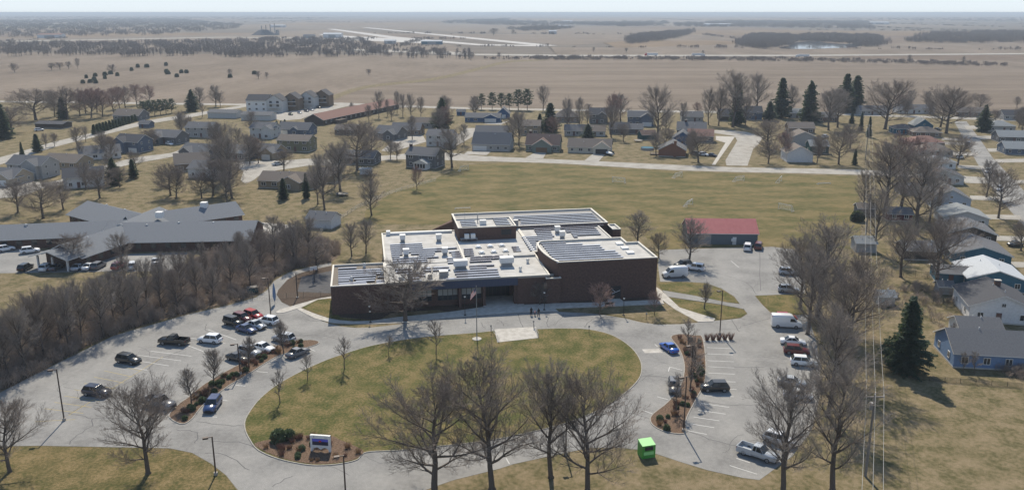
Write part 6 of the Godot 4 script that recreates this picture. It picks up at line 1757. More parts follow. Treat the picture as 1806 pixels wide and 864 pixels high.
func school() -> void:
	var o := thing("school_building", "low brown brick school with white flat roofs and solar panels", "school", Vector3(-36.93, 0, -164.49), deg_to_rad(9.8))
	block(o, [0, 0, 11.25, 0, 11.25, 15.4, 0, 15.4], 0, 6.25, M.brick, M.gravelroof)
	# the front range: solid, window bay set back, open entrance, solid
	for a in [[11.3, 16.5, 0.0], [16.5, 32.0, 2.0], [38.6, 45.6, 0.02]]:
		part(o, "wall", bx(Vector3(a[0], 0, -8.0), Vector3(a[1], 5.9, -a[2])), M.brick)
	part(o, "wall", bx(Vector3(32, 0, -8.0), Vector3(38.6, 5.9, -6.4)), M.brick)
	block(o, [11.3, 8, 29.5, 8, 45.9, 8, 45.9, 41.4, 11.3, 41.4], 0, 5.9, M.brick, M.roofwhite, .02)
	block(o, [11.28, -.02, 45.62, -.02, 45.95, 41.45, 11.28, 41.45], 5.86, 6.34, M.fasciawhite, M.roofwhite, .18)
	block(o, [45.98, 17.9, 67.2, 17.9, 67.2, 40.4, 45.98, 40.4], 0, 6.36, M.brick, M.roofwhite, .2)
	block(o, [30.6, 40.6, 70.0, 40.6, 70.0, 57.3, 30.6, 57.3], 0, 6.95, M.brick, M.roofgravel2, .45, .45)
	block(o, [70.05, 36, 72.2, 36, 72.2, 41.5, 70.05, 41.5], 0, 6.2, M.brick, M.roofwhite)
	block(o, [29.6, 31.2, 43.9, 31.2, 43.9, 40.55, 29.6, 40.55], 6.1, 9.45, M.brick, M.roofwhite, .3)
	block(o, [44.7, -.7, 47.9, -.7, 47.9, 2.2, 44.7, 2.2], 0, 5.75, M.brick, M.gravelroof, .4)
	# the tall hall with a rounded corner
	block(o, [47.5, -.02, 69.4, -.02, 69.4, 13.2, 66.6, 13.2, 66.6, 17.7, 47.6, 17.7, 46.9, 17.3, 46.2, 16.2, 45.8, 14.2, 45.65, 11.8, 45.7, 9.4, 45.9, 7.0, 46.25, 4.7, 46.7, 2.4], 0, 9.0, M.brick, M.roofwhite, .45, .35)
	# dark sloped hood west of the plant room
	var hd := MB.new()
	hd.quad(Vector3(24.5, 6.3, -43.5), Vector3(24.5, 5.2, -47.5), Vector3(29.5, 7.6, -47.5), Vector3(29.5, 8.2, -43.5))
	hd.quad(Vector3(24.5, 0, -43.5), Vector3(24.5, 6.3, -43.5), Vector3(29.5, 8.2, -43.5), Vector3(29.5, 0, -43.5))
	hd.quad(Vector3(24.5, 0, -47.5), Vector3(24.5, 5.2, -47.5), Vector3(24.5, 6.3, -43.5), Vector3(24.5, 0, -43.5))
	hd.quad(Vector3(29.5, 0, -47.5), Vector3(29.5, 7.6, -47.5), Vector3(24.5, 5.2, -47.5), Vector3(24.5, 0, -47.5))
	part(o, "stair_hood", hd.mesh(), M.brick)
	# blue standing-seam fascia over the windows
	var f := part(o, "blue_fascia", bx(Vector3(16.4, 4.45, -.05), Vector3(38.7, 6.0, .18)), M.bluemetal)
	for i in 34: part(f, "seam", unit.seam, M.bluemetal, Vector3(16.7 + i * .65, 4.45, .18))
	part(o, "soffit", bx(Vector3(16.45, 4.4, -6.4), Vector3(38.65, 4.44, -.06)), M.fasciawhite)
	for a in [[16.6, 20.6], [21.9, 26.1], [26.9, 31.2]]:
		var wd: float = a[1] - a[0]
		var w := part(o, "window_bay", bx(Vector3(a[0], 1.25, -2.05), Vector3(a[1], 3.75, -1.93)), M.bronze)
		for i in 4:
			part(w, "pane", bx(Vector3(a[0] + .1 + i * wd / 4, 1.35, -1.95), Vector3(a[0] + (i + 1) * wd / 4 - .04, 2.3, -1.905)), M.pane)
			part(w, "blind_pane", bx(Vector3(a[0] + .1 + i * wd / 4, 2.36, -1.95), Vector3(a[0] + (i + 1) * wd / 4 - .04, 3.66, -1.905)), M.blind)
	for sx in [26.45, 31.6, 38.3]: part(o, "pier", bx(Vector3(sx - .28, 0, -1.9), Vector3(sx + .28, 4.4, -.3)), M.brick)
	# entrance doors
	var en := part(o, "entrance_screen", bx(Vector3(32.3, 0, -6.38), Vector3(38.0, 3.2, -6.28)), M.bronze)
	for i in 6: part(en, "door_pane", bx(Vector3(32.4 + i * .94, .15, -6.3), Vector3(33.26 + i * .94, 3.05, -6.25)), M.pane)
	# dark square opening with white rails and its door in the tall hall
	var dr := part(o, "side_door", bx(Vector3(59.2, 0, -.1), Vector3(61.4, 3.0, .06)), M.blackplastic)
	part(dr, "door_rail", MB.new().tube(Vector3(59.4, 1.3, .09), Vector3(61.2, 2.0, .09), .05, .05, 5).mesh(), M.white)
	part(dr, "door_rail", MB.new().tube(Vector3(59.5, 2.3, .09), Vector3(60.1, 1.7, .09), .05, .05, 5).mesh(), M.white)
	part(o, "louvre", bx(Vector3(40.2, 7.3, -31.25), Vector3(42.7, 8.6, -31.1)), M.blackplastic)
	# rows of tilted panels
	for a in SOLAR:
		var y := 6.16
		if a[0] + a[2] < 11.6: y = 5.9
		elif a[1] > 40.8 and a[0] > 40: y = 6.5
		elif a[1] > 31.2 and a[0] > 29 and a[0] + a[2] < 44.2: y = 9.15
		elif a[1] < 17.2 and a[0] > 46: y = 8.55
		var row := part(o, "solar_row", unit.solar, M.solar, Vector3(a[0], y, -a[1]), 0, Vector3(a[2], 1.15, .95) if a[3] else Vector3(a[2], 1.1, .85))
		part(row, "ballast_tray", unit.tray, M.ballast)
	for a in ROOF_FANS:
		var u := part(o, "exhaust_fan", unit.fan, M.white, Vector3(a[0], 6.14, -a[1]))
		part(u, "curb", unit.curb, M.greymetal)
	for a in ROOF_SMALL: part(o, "roof_vent", unit.svent, M.white, Vector3(a[0], 6.1 if a[0] > 11.3 else 5.85, -a[1]))
	for a in ROOF_UNITS:
		var u := part(o, "air_handler", bx(Vector3(-1.5, .9, -.9), Vector3(1.5, 2.1, .9)), M.white, Vector3(a[0], 6.14, -a[1]))
		part(u, "curb", bx(Vector3(-1.2, 0, -.7), Vector3(1.2, .9, .7)), M.greymetal)
	for a in SKYLIGHTS:
		var u := part(o, "skylight", unit.dome, M.domewhite, Vector3(a[0], 6.4, -a[1]))
		part(u, "curb", bx(Vector3(-.75, -.3, -.75), Vector3(.75, .05, .75)), M.coping)
	for a in HATCHES: part(o, "roof_hatch", bx(Vector3(-.8, 0, -.8), Vector3(.8, .35, .8)), M.white, Vector3(a[0], 8.55, -a[1]))
	part(o, "air_handler", bx(Vector3(-.8, 0, -.6), Vector3(.8, 1.1, .6)), M.white, Vector3(36.2, 9.15, -35.2))
	part(o, "flue", MB.new().tube(Vector3.ZERO, Vector3(0, 2.2, 0), .12, .12, 8, true).mesh(), M.greymetal, Vector3(35.2, 9.15, -37.5))
	part(o, "antenna", MB.new().tube(Vector3.ZERO, Vector3(0, 3.0, 0), .05, .03, 6, true).mesh(), M.greymetal, Vector3(32.2, 9.15, -39.5))
	var rack := part(o, "condenser_rack", bx(Vector3(30.0, 6.9, -30.9), Vector3(34.1, 7.05, -29.6)), M.greymetal)
	for i in 2:
		part(rack, "condenser", bx(Vector3(31.0 + i * 1.5, 7.06, -30.7), Vector3(32.1 + i * 1.5, 8.1, -29.8)), M.white)
	for i in 4: part(rack, "leg", bx(Vector3(30.1 + i * 1.3, 6.15, -29.8), Vector3(30.2 + i * 1.3, 6.9, -29.7)), M.greymetal)
	part(o, "louvre_box", bx(Vector3(22.4, 6.16, -3.6), Vector3(24.2, 7.5, -2.2)), M.greymetal)
	part(o, "roof_box", bx(Vector3(20.0, 6.16, -2.9), Vector3(20.9, 7.1, -1.9)), M.coping)
	part(o, "duct", MB.new().box(Vector3(13.2, 6.2, -40.6), Vector3(28.9, 6.75, -39.6)).mesh(), M.white)
	part(o, "duct_elbow", bx(Vector3(12.4, 6.2, -40.9), Vector3(13.4, 7.2, -39.4)), M.white)
	part(o, "tall_cabinet", bx(Vector3(45.0, 6.95, -41.8), Vector3(46.2, 8.4, -40.9)), M.greymetal)
	# expansion ridges across the white roof
	for a in [[29.0, 14.3, 29.35, 31.0], [11.6, 13.4, 28.9, 13.7]]:
		part(o, "roof_ridge", bx(Vector3(a[0], 6.17, -a[3]), Vector3(a[2], 6.32, -a[1])), M.coping)
	part(o, "raised_roof", bx(Vector3(39.5, 6.17, -17.5), Vector3(45.5, 6.6, -14.8)), M.roofwhite)

# ---------------------------------------------------------------- other buildings
func long_home() -> void:
	var o := thing("care_home", "sprawling single-storey home with grey shingle roofs on crossing wings", "building", Vector3(-105, 0, -224), 0)
	# wing: middle x, middle z, length, width, turn (degrees), rise
	for a in [[-38.0, 5.0, 80.0, 12.0, 10.0, 2.3], [17.0, 3.0, 38.0, 16.0, 4.0, 3.0], [10.0, -15.0, 30.0, 12.0, 38.0, 2.5], [-10.0, -16.0, 29.0, 12.5, -36.0, 2.6], [-1.0, 13.0, 24.0, 11.0, 72.0, 2.6], [2.0, -5.0, 20.0, 15.0, 84.0, 2.9]]:
		var w := Node3D.new()
		w.name = "wing"
		o.add_child(w, true)
		w.position = Vector3(a[0], 0, a[1]); w.rotation.y = deg_to_rad(a[4])
		part(w, "wall", gable_body(a[2], a[3], 2.9, a[5], "x"), M.brick)
		var rr := gable_roof(a[2], a[3], 2.9, a[5], "x", .8)
		part(w, "roof", rr[0], M.roofblue)
		part(w, "fascia", rr[1], M.trim)
		var n := int(a[2] / 3.6)
		for i in n:
			part(w, "window", unit.wwhole, M.pane, Vector3(-a[2] / 2 + a[2] * (i + .5) / n, 1.6, a[3] / 2 + .03), 0, Vector3(1.4, 1.3, 1))
	var pc := Node3D.new()
	pc.name = "porch"
	o.add_child(pc, true)
	pc.position = Vector3(-5.4, 0, 26.0); pc.rotation.y = deg_to_rad(-18)
	for x in [-4.5, 0.0, 4.5]: part(pc, "post", bx(Vector3(x - .2, 0, 1.3), Vector3(x + .2, 3.2, 1.7)), M.trim)
	var r3 := gable_roof(11, 5, 3.2, 1.5, "z", .5)
	part(pc, "roof", r3[0], M.roofblue)
	part(pc, "fascia", r3[1], M.trim)
	for a in [[-25.0, 4.9, 3.5], [-45.0, 4.9, 6.8], [8.0, 5.2, 5.0], [16.0, 5.5, 3.6], [25.0, 5.4, 3.0], [6.0, 5.0, -12.5], [-6.0, 5.2, -13.5], [-14.0, 5.2, -19.5], [-2.0, 5.0, 17.0]]:
		part(o, "roof_vent", unit.svent, M.white, Vector3(a[0], a[1] - .5, a[2]))
	for a in [[7.0, -6.0], [15.0, -18.5]]: part(o, "roof_unit", bx(Vector3(-.9, 0, -.9), Vector3(.9, 1.6, .9)), M.white, Vector3(a[0], 5.0, a[1]))
	part(o, "fence", bx(Vector3(-38, 0, -14.1), Vector3(-20, 1.8, -13.9)), M.wood, Vector3(0, 0, 4), deg_to_rad(8))

func red_shed() -> void:
	var o := thing("equipment_shed", "grey metal shed with a long red roof beside the back lot", "shed", Vector3(56.6, 0, -224.4), deg_to_rad(-2))
	roofed(o, 18.4, 9.6, 3.2, 2.7, "x", M.shedwall, M.redroof)
	part(o, "door", bx(Vector3(2.6, 0, 4.8), Vector3(3.6, 2.1, 4.86)), M.white)
	part(o, "overhead_door", bx(Vector3(-6.5, 0, 4.8), Vector3(-3.1, 2.8, 4.86)), M.greymetal)
	part(o, "cooling_unit", bx(Vector3(2.2, 1.0, 4.82), Vector3(3.2, 1.7, 5.3)), M.white)
	for i in 22: part(o, "wall_rib", unit.rib, M.shedwall, Vector3(-9.1 + i * .86, 0, 4.8))

func townhouses(x: float, d: float) -> void:
	var o := thing("townhouse_row", "white three-storey townhouse row with dark stepped gables", "building", Vector3(x, 0, -d), deg_to_rad(-4))
	roofed(o, 14, 12, 7.2, 3.2, "x", M.white, M.roofdark, Vector3(0, 0, 0))
	for i in 4:
		var at := Vector3(11.0 + i * 6.6, 0, 1.0 - i * 11.5)
		var u := Node3D.new()
		u.name = "townhouse"
		o.add_child(u, true)
		u.position = at
		part(u, "wall", gable_body(10, 11, 7.4, 3.4, "z"), M.whitegrey if i % 2 == 0 else M.brownl)
		var rr := gable_roof(10, 11, 7.4, 3.4, "z")
		part(u, "roof", rr[0], M.roofdark)
		part(u, "balcony", bx(Vector3(-3.5, 2.8, 5.5), Vector3(3.5, 3.0, 7.0)), M.trim)
		part(u, "balcony", bx(Vector3(-3.5, 5.4, 5.5), Vector3(3.5, 5.6, 7.0)), M.trim)
		for k in 4:
			part(u, "window", unit.wwhole, M.pane, Vector3(-2.2 if k % 2 == 0 else 2.2, 4.2 if k < 2 else 6.4, 5.53), 0, Vector3(1.6, 1.3, 1))
	for k in 6: win(o, Vector3(-5 + (k % 3) * 4.5, 2.0 + (k / 3) * 3.0, 6.03), 0, 1.4, 1.3)

func long_apartments(x: float, d: float) -> void:
	var o := thing("apartment_building", "long low apartment building with a faded reddish roof", "building", Vector3(x, 0, -d), deg_to_rad(70))
	roofed(o, 90, 12, 3.0, 3.0, "x", M.brownd, M.roofredb)
	for i in 16: win(o, Vector3(-42 + i * 5.4, 1.6, 6.03), 0, 1.4, 1.2)
	part(o, "carport", bx(Vector3(-36, 0, 7.4), Vector3(-27, 2.0, 10.5)), M.brownd)

func hangar(x: float, d: float, w: float, dep: float, h: float, wall: Material, roof: Material, label: String, group := "far farm and airfield buildings", yaw := 0.0) -> void:
	var o := thing("far_shed", label, "building", Vector3(x, 0, -d), yaw, group)
	roofed(o, w, dep, h, h * .35, "x", wall, roof)
	part(o, "door", bx(Vector3(-w * .2, 0, dep / 2), Vector3(w * .2, h * .8, dep / 2 + .15)), M.greymetal)

# ---------------------------------------------------------------- street furniture
func light_pole(x: float, d: float, h: float, label: String) -> void:
	var o := thing("light_pole", label, "light pole", Vector3(x, 0, -d), .3, "car park light poles")
	part(o, "base", MB.new().tube(Vector3(0, -.1, 0), Vector3(0, .45, 0), .27, .27, 10, true).mesh(), M.stone)
	part(o, "pole", MB.new().tube(Vector3(0, .4, 0), Vector3(0, h, 0), .11, .09, 8, true).mesh(), M.polebrown)
	part(o, "arm", bx(Vector3(-.9, h - .12, -.05), Vector3(.1, h - .02, .05)), M.polebrown)
	var hd := part(o, "lamp_head", bx(Vector3(-1.2, h - .2, -.22), Vector3(-.5, h + .02, .22)), M.polebrown)
	part(hd, "lens", bx(Vector3(-1.15, h - .24, -.18), Vector3(-.55, h - .2, .18)), M.lens)

func walk_lamp(x: float, d: float, h: float, label: String) -> void:
	var o := thing("walk_lamp", label, "lamp", Vector3(x, 0, -d), 0, "walk lamps before the school")
	part(o, "base", MB.new().tube(Vector3(0, 0, 0), Vector3(0, .25, 0), .3, .22, 10, true).mesh(), M.blackplastic)
	part(o, "pole", MB.new().tube(Vector3(0, .2, 0), Vector3(0, h - .5, 0), .07, .06, 8).mesh(), M.blackplastic)
	part(o, "globe", unit.globe, M.domewhite, Vector3(0, h - .25, 0))
	part(o, "cap", MB.new().tube(Vector3(0, h - .08, 0), Vector3(0, h + .12, 0), .24, .04, 8).mesh(), M.blackplastic)

func flag_print() -> ImageTexture:
	var im := Image.create(190, 100, false, Image.FORMAT_RGB8)
	for i in 13: im.fill_rect(Rect2i(0, int(i * 100 / 13.0), 190, 8), Color(.62, .08, .12) if i % 2 == 0 else Color(.9, .9, .9))
	im.fill_rect(Rect2i(0, 0, 76, 54), Color(.06, .09, .28))
	for r in 9:
		for c in (6 if r % 2 == 0 else 5):
			im.fill_rect(Rect2i(4 + c * 12 + (6 if r % 2 else 0), 3 + r * 5 + r / 2, 4, 3), Color(.92, .92, .92))
	return ImageTexture.create_from_image(im)

func flagpole(x: float, d: float, h: float) -> void:
	var o := thing("flagpole", "tall grey flagpole on the front lawn", "flagpole", Vector3(x, .1, -d), 0)
	part(o, "base", MB.new().tube(Vector3(0, -.1, 0), Vector3(0, .12, 0), .9, .9, 16, true).mesh(), M.concrete)
	part(o, "pole", MB.new().tube(Vector3(0, .1, 0), Vector3(0, h, 0), .1, .05, 8, true).mesh(), M.greymetal)
	part(o, "finial", unit.globe, M.greymetal, Vector3(0, h + .08, 0), 0, Vector3.ONE * .4)
	# the cloth hangs in folds
	var st := SurfaceTool.new()
	st.begin(Mesh.PRIMITIVE_TRIANGLES)
	var nx := 14; var ny := 8
	var at := func(u: float, v: float) -> Vector3:
		var wv := sin(u * 7.0 + v * 1.5) * .12 * u
		return Vector3(-.08 - u * .95 + v * u * -.12, h - .25 - v * 1.25 - u * 1.15, wv + u * .25)
	for i in nx:
		for j in ny:
			var q := [[i, j], [i + 1, j], [i + 1, j + 1], [i, j], [i + 1, j + 1], [i, j + 1]]
			for e in q:
				st.set_uv(Vector2(float(e[0]) / nx, float(e[1]) / ny))
				st.add_vertex(at.call(float(e[0]) / nx, float(e[1]) / ny))
	st.generate_normals()
	var fl := part(self, "flag", st.commit(), M.flag, o.position)
	fl.name = numbered("flag")
	meta(fl, "striped red and white flag with blue corner hanging on the flagpole", "flag")

func text_mesh(s: String, size: float, depth := .02) -> TextMesh:
	var t := TextMesh.new()
	var f := SystemFont.new()
	f.font_names = PackedStringArray(["Droid Sans"])
	t.font = f
	t.text = s
	t.font_size = 32
	t.pixel_size = size / 32.0
	t.depth = depth
	return t

func school_sign(x: float, d: float) -> void:
	var o := thing("school_sign", "white and blue school sign on brick piers in the planted bed", "sign", Vector3(x, .12, -d), deg_to_rad(-8))
	for s in [-1.0, 1.0]: part(o, "pier", bx(Vector3(1.32 * s - .14, 0, -.2), Vector3(1.32 * s + .14, 2.5, .2)), M.white)
	var hd := part(o, "header_panel", bx(Vector3(-1.2, 2.02, -.16), Vector3(1.2, 2.52, .18)), M.white)
	part(hd, "lettering", text_mesh("7", .42), M.bluemetal, Vector3(-.9, 2.27, .195))
	part(hd, "lettering", text_mesh("LLLL", .2), M.greymetal, Vector3(.85, 2.25, .195))
	var sc := part(o, "message_panel", bx(Vector3(-1.18, 1.0, -.12), Vector3(1.18, 2.0, .17)), M.navypanel)
	part(sc, "stripe", bx(Vector3(-1.16, 1.58, .15), Vector3(1.16, 1.98, .19)), M.bluebright)
	part(sc, "emblem", MB.new().prism(PackedVector2Array([Vector2(-.22, 0), Vector2(-.02, -.12), Vector2(.2, -.04), Vector2(.16, .12), Vector2(-.12, .16)]), 0, .02).mesh(), M.signred, Vector3(0, 1.66, .2)).rotation.x = PI / 2
	var sk := MB.new()
	for i in 12:   # white skirt with two arched cut-outs
		var x0 := -1.18 + i * 2.36 / 12; var x1 := x0 + 2.36 / 12
		var f := func(x: float) -> float: return .28 + .32 * absf(sin(x * 2.66))
		sk.quad(Vector3(x0, f.call(x0), .1), Vector3(x0, 1.0, .1), Vector3(x1, 1.0, .1), Vector3(x1, f.call(x1), .1))
		sk.quad(Vector3(x1, f.call(x1), -.06), Vector3(x1, 1.0, -.06), Vector3(x0, 1.0, -.06), Vector3(x0, f.call(x0), -.06))
		sk.quad(Vector3(x0, f.call(x0), -.06), Vector3(x0, f.call(x0), .1), Vector3(x1, f.call(x1), .1), Vector3(x1, f.call(x1), -.06))
	part(o, "skirt", sk.mesh(), M.white)

func donation_bin(x: float, d: float) -> void:
	var o := thing("donation_bin", "bright green donation box on the lower verge", "bin", Vector3(x, .02, -d), deg_to_rad(16))
	part(o, "body", bx(Vector3(-1.0, 0, -.8), Vector3(1.0, 2.0, .8)), M.green)
	var tp := MB.new()
	tp.quad(Vector3(-1.0, 2.0, .8), Vector3(-1.0, 2.35, -.8), Vector3(1.0, 2.35, -.8), Vector3(1.0, 2.0, .8))
	tp.tri(Vector3(-1.0, 2.0, -.8), Vector3(-1.0, 2.35, -.8), Vector3(-1.0, 2.0, .8))
	tp.tri(Vector3(1.0, 2.0, .8), Vector3(1.0, 2.35, -.8), Vector3(1.0, 2.0, -.8))
	tp.quad(Vector3(1.0, 2.0, -.8), Vector3(1.0, 2.35, -.8), Vector3(-1.0, 2.35, -.8), Vector3(-1.0, 2.0, -.8))
	part(o, "lid", tp.mesh(), M.greenpale)
	part(o, "chute", bx(Vector3(-.6, 1.3, .8), Vector3(.6, 1.8, .9)), M.blackplastic)
	part(o, "label_panel", bx(Vector3(-.75, .55, .8), Vector3(.75, 1.05, .82)), M.greenpale)
	part(o, "side_panel", bx(Vector3(1.0, 1.1, -.5), Vector3(1.03, 1.7, .5)), M.blackplastic)

func goal(x: float, d: float, yaw: float, label: String, fallen := false) -> void:
	var o := thing("soccer_goal", label, "goal", Vector3(x, .03, -d), yaw, "small white soccer goals")
	var w := 2.4; var h := 1.9; var k := 1.4
	if fallen: h = .5
	var fr := MB.new()
	fr.path([Vector3(-w, 0, 0), Vector3(-w, h, 0), Vector3(w, h, 0), Vector3(w, 0, 0)], .07)
	part(o, "goal_frame", fr.mesh(), M.white)
	var bk := MB.new()
	bk.path([Vector3(-w, h, 0), Vector3(-w, 0, -k), Vector3(w, 0, -k), Vector3(w, h, 0)], .05)
	bk.path([Vector3(-w, 0, 0), Vector3(-w, 0, -k)], .05)
	bk.path([Vector3(w, 0, 0), Vector3(w, 0, -k)], .05)
	part(o, "back_frame", bk.mesh(), M.white)
	var nt := MB.new()
	for i in 13:
		var xx := -w + w * 2 * i / 12
		nt.tube(Vector3(xx, h, 0), Vector3(xx, 0, -k), .012, .012, 3)
	for i in 6:
		var t := i / 6.0
		nt.tube(Vector3(-w, h * t, -k * (1 - t)), Vector3(w, h * t, -k * (1 - t)), .012, .012, 3)
	part(o, "net", nt.mesh(), M.white)

func power_pole(x: float, d: float, h: float, label: String) -> Array:
	var o := thing("power_pole", label, "power pole", Vector3(x, 0, -d), 0, "wooden power poles")
	part(o, "pole", MB.new().tube(Vector3(0, -.2, 0), Vector3(0, h, 0), .2, .13, 8, true).mesh(), M.polegrey)
	part(o, "crossarm", bx(Vector3(-1.25, h - .5, -.08), Vector3(1.25, h - .34, .08)), M.polegrey)
	for s in [-1.15, 0.0, 1.15]: part(o, "insulator", MB.new().tube(Vector3(s, h - .34 if s else h, 0), Vector3(s, h - .05 if s else h + .25, 0), .06, .05, 6, true).mesh(), M.white)
	part(o, "transformer", MB.new().tube(Vector3(-.35, h - 2.2, 0), Vector3(-.35, h - 1.2, 0), .22, .22, 10, true).mesh(), M.greymetal)
	return [Vector3(x - 1.15, h - .05, -d), Vector3(x, h + .25, -d), Vector3(x + 1.15, h - .05, -d)]

func wire(a: Vector3, b: Vector3, sag: float, label: String) -> void:
	var m := MB.new()
	var n := 16
	var o := a
	for i in n:
		var p0 := a.lerp(b, float(i) / n) - Vector3(0, sag * 4 * (float(i) / n) * (1 - float(i) / n), 0)
		var p1 := a.lerp(b, float(i + 1) / n) - Vector3(0, sag * 4 * (float(i + 1) / n) * (1 - float(i + 1) / n), 0)
		m.tube(p0 - o, p1 - o, .022, .022, 4)
	var w := part(self, "power_line", m.mesh(), M.wire, o)
	w.name = numbered("power_line")
	meta(w, label, "cable", "power lines")

func rail(a: Vector3, b: Vector3, label: String) -> void:
	var o := thing("handrail", label, "railing", a, 0, "handrails of the concrete pad")
	var v := b - a
	for hh in [.45, .95]: part(o, "rail", MB.new().tube(Vector3(0, hh, 0), v + Vector3(0, hh, 0), .03, .03, 6).mesh(), M.greymetal)
	for i in 5: part(o, "post", MB.new().tube(v * i / 4.0, v * i / 4.0 + Vector3(0, .98, 0), .03, .03, 6).mesh(), M.greymetal)

func fence(pts: Array, h: float, label: String, step := 3.0, m: Material = null, wires := 4) -> void:
	var p := poly2(pts)
	var o := thing("chain_fence", label, "fence", Vector3(p[0].x, 0, p[0].y), 0, "yard and field fences")
	for i in p.size() - 1:
		var a := Vector3(p[i].x - p[0].x, 0, p[i].y - p[0].y)
		var b := Vector3(p[i + 1].x - p[0].x, 0, p[i + 1].y - p[0].y)
		var n := maxi(1, int(a.distance_to(b) / step))
		for k in n: part(o, "post", unit.post, m if m else M.greymetal, a.lerp(b, float(k) / n), 0, Vector3(1, h, 1))
		var w := MB.new()
		for k in wires: w.tube(a + Vector3(0, h * (k + .6) / wires, 0), b + Vector3(0, h * (k + .6) / wires, 0), .02, .02, 3)
		if step < 3.5:
			var q := int(a.distance_to(b) / .35)
			for k in q: w.tube(a.lerp(b, float(k) / q), a.lerp(b, float(k) / q) + Vector3(0, h, 0), .008, .008, 3)
		part(o, "mesh_panel", w.mesh(), m if m else M.greymetal)

# ---------------------------------------------------------------- people: one skin over tapered bones
func figure(joints: Array, bones: Array, cell: float) -> ArrayMesh:   # joints: [pos, radius]
	var lo := Vector3.ONE * 9; var hi := -lo
	for j in joints:
		lo = lo.min(j[0] - Vector3.ONE * (j[1] + .08)); hi = hi.max(j[0] + Vector3.ONE * (j[1] + .08))
	var n := Vector3i(((hi - lo) / cell).ceil()) + Vector3i.ONE
	var f := PackedFloat32Array()
	f.resize(n.x * n.y * n.z)
	for zc in n.z:
		for yc in n.y:
			for xc in n.x:
				var p := lo + Vector3(xc, yc, zc) * cell
				var s := 0.0
				for b in bones:
					var a: Vector3 = joints[b[0]][0]; var c: Vector3 = joints[b[1]][0]
					var ab := c - a
					var t := clampf((p - a).dot(ab) / maxf(1e-6, ab.length_squared()), 0, 1)
					var dd := p.distance_to(a + ab * t) - lerpf(joints[b[0]][1], joints[b[1]][1], t)
					s += exp(-dd * 42.0)
				f[xc + n.x * (yc + n.y * zc)] = -log(maxf(s, 1e-30)) / 42.0
	var idx := {}
	var vs := PackedVector3Array()
	var offs := [Vector3i(0, 0, 0), Vector3i(1, 0, 0), Vector3i(0, 1, 0), Vector3i(1, 1, 0), Vector3i(0, 0, 1), Vector3i(1, 0, 1), Vector3i(0, 1, 1), Vector3i(1, 1, 1)]
	var edges := [[0, 1], [2, 3], [4, 5], [6, 7], [0, 2], [1, 3], [4, 6], [5, 7], [0, 4], [1, 5], [2, 6], [3, 7]]
	for zc in n.z - 1:
		for yc in n.y - 1:
			for xc in n.x - 1:
				var c0 := Vector3i(xc, yc, zc)
				var val := []
				for q in offs:
					var w: Vector3i = c0 + q
					val.append(f[w.x + n.x * (w.y + n.y * w.z)])
				var sum := Vector3.ZERO; var cnt := 0
				for e in edges:
					var va: float = val[e[0]]; var vb: float = val[e[1]]
					if (va < 0) != (vb < 0):
						sum += Vector3(offs[e[0]]).lerp(Vector3(offs[e[1]]), va / (va - vb)); cnt += 1
				if cnt:
					idx[c0] = vs.size()
					vs.append(lo + (Vector3(c0) + sum / cnt) * cell)
	var st := SurfaceTool.new()
	st.begin(Mesh.PRIMITIVE_TRIANGLES)
	st.set_smooth_group(0)
	for c0 in idx:
		for ax in 3:
			var d := Vector3i.ZERO; d[ax] = 1
			var w: Vector3i = c0 + d
			var v0 := f[c0.x + n.x * (c0.y + n.y * c0.z)]
			var v1 := f[w.x + n.x * (w.y + n.y * w.z)]
			if (v0 < 0) == (v1 < 0): continue
			var u := Vector3i.ZERO; u[(ax + 1) % 3] = 1
			var t := Vector3i.ZERO; t[(ax + 2) % 3] = 1
			var q := [c0, c0 - u, c0 - u - t, c0 - t]
			var ok := true
			for e in q: if not idx.has(e): ok = false
			if not ok: continue
			if v0 < 0: q.reverse()
			for e in [0, 1, 2, 0, 2, 3]: st.add_vertex(vs[idx[q[e]]])
	st.generate_normals()
	return st.commit()

func person(x: float, d: float, yaw: float, h: float, top: Material, legs: Material, hair: Material, label: String, stride := .22) -> void:
	var o := thing("person", label, "person", Vector3(x, .045, -d), yaw, "people walking before the school")
	var k := h / 1.75
	var J := [[Vector3(0, .95, 0), .15], [Vector3(0, 1.2, 0), .145], [Vector3(0, 1.42, 0), .13], [Vector3(0, 1.52, 0), .06], [Vector3(0, 1.64, -.02), .1],
		[Vector3(-.19, 1.40, 0), .065], [Vector3(-.25, 1.13, .06), .05], [Vector3(-.24, .88, -.04), .038], [Vector3(.19, 1.40, 0), .065], [Vector3(.25, 1.13, -.04), .05], [Vector3(.24, .90, -.16), .038],
		[Vector3(-.1, .92, 0), .1], [Vector3(-.1, .5, -stride * .5), .068], [Vector3(-.1, .09, -stride), .048], [Vector3(-.1, .045, -stride - .17), .04],
		[Vector3(.1, .92, 0), .1], [Vector3(.1, .5, stride * .25), .068], [Vector3(.1, .1, stride), .048], [Vector3(.1, .045, stride - .16), .04]]
	for j in J: j[0] *= k; j[1] = j[1] * k
	var skin := [[3, 4], [2, 3], [6, 7], [9, 10], [13, 14], [17, 18]]
	part(o, "body", figure(J, [[0, 1], [1, 2], [2, 3], [3, 4], [2, 5], [5, 6], [6, 7], [2, 8], [8, 9], [9, 10], [0, 11], [11, 12], [12, 13], [13, 14], [0, 15], [15, 16], [16, 17], [17, 18]], .03), M.skin)
	for j in J: j[1] += .018
	part(o, "shirt", figure(J, [[0, 1], [1, 2], [2, 5], [5, 6], [2, 8], [8, 9]], .03), top)
	part(o, "trousers", figure(J, [[0, 11], [11, 12], [12, 13], [0, 15], [15, 16], [16, 17]], .03), legs)
	part(o, "hair", figure([[Vector3(0, 1.70, .0) * k, .1 * k], [Vector3(0, 1.62, .04) * k, .095 * k]], [[0, 1]], .03), hair)

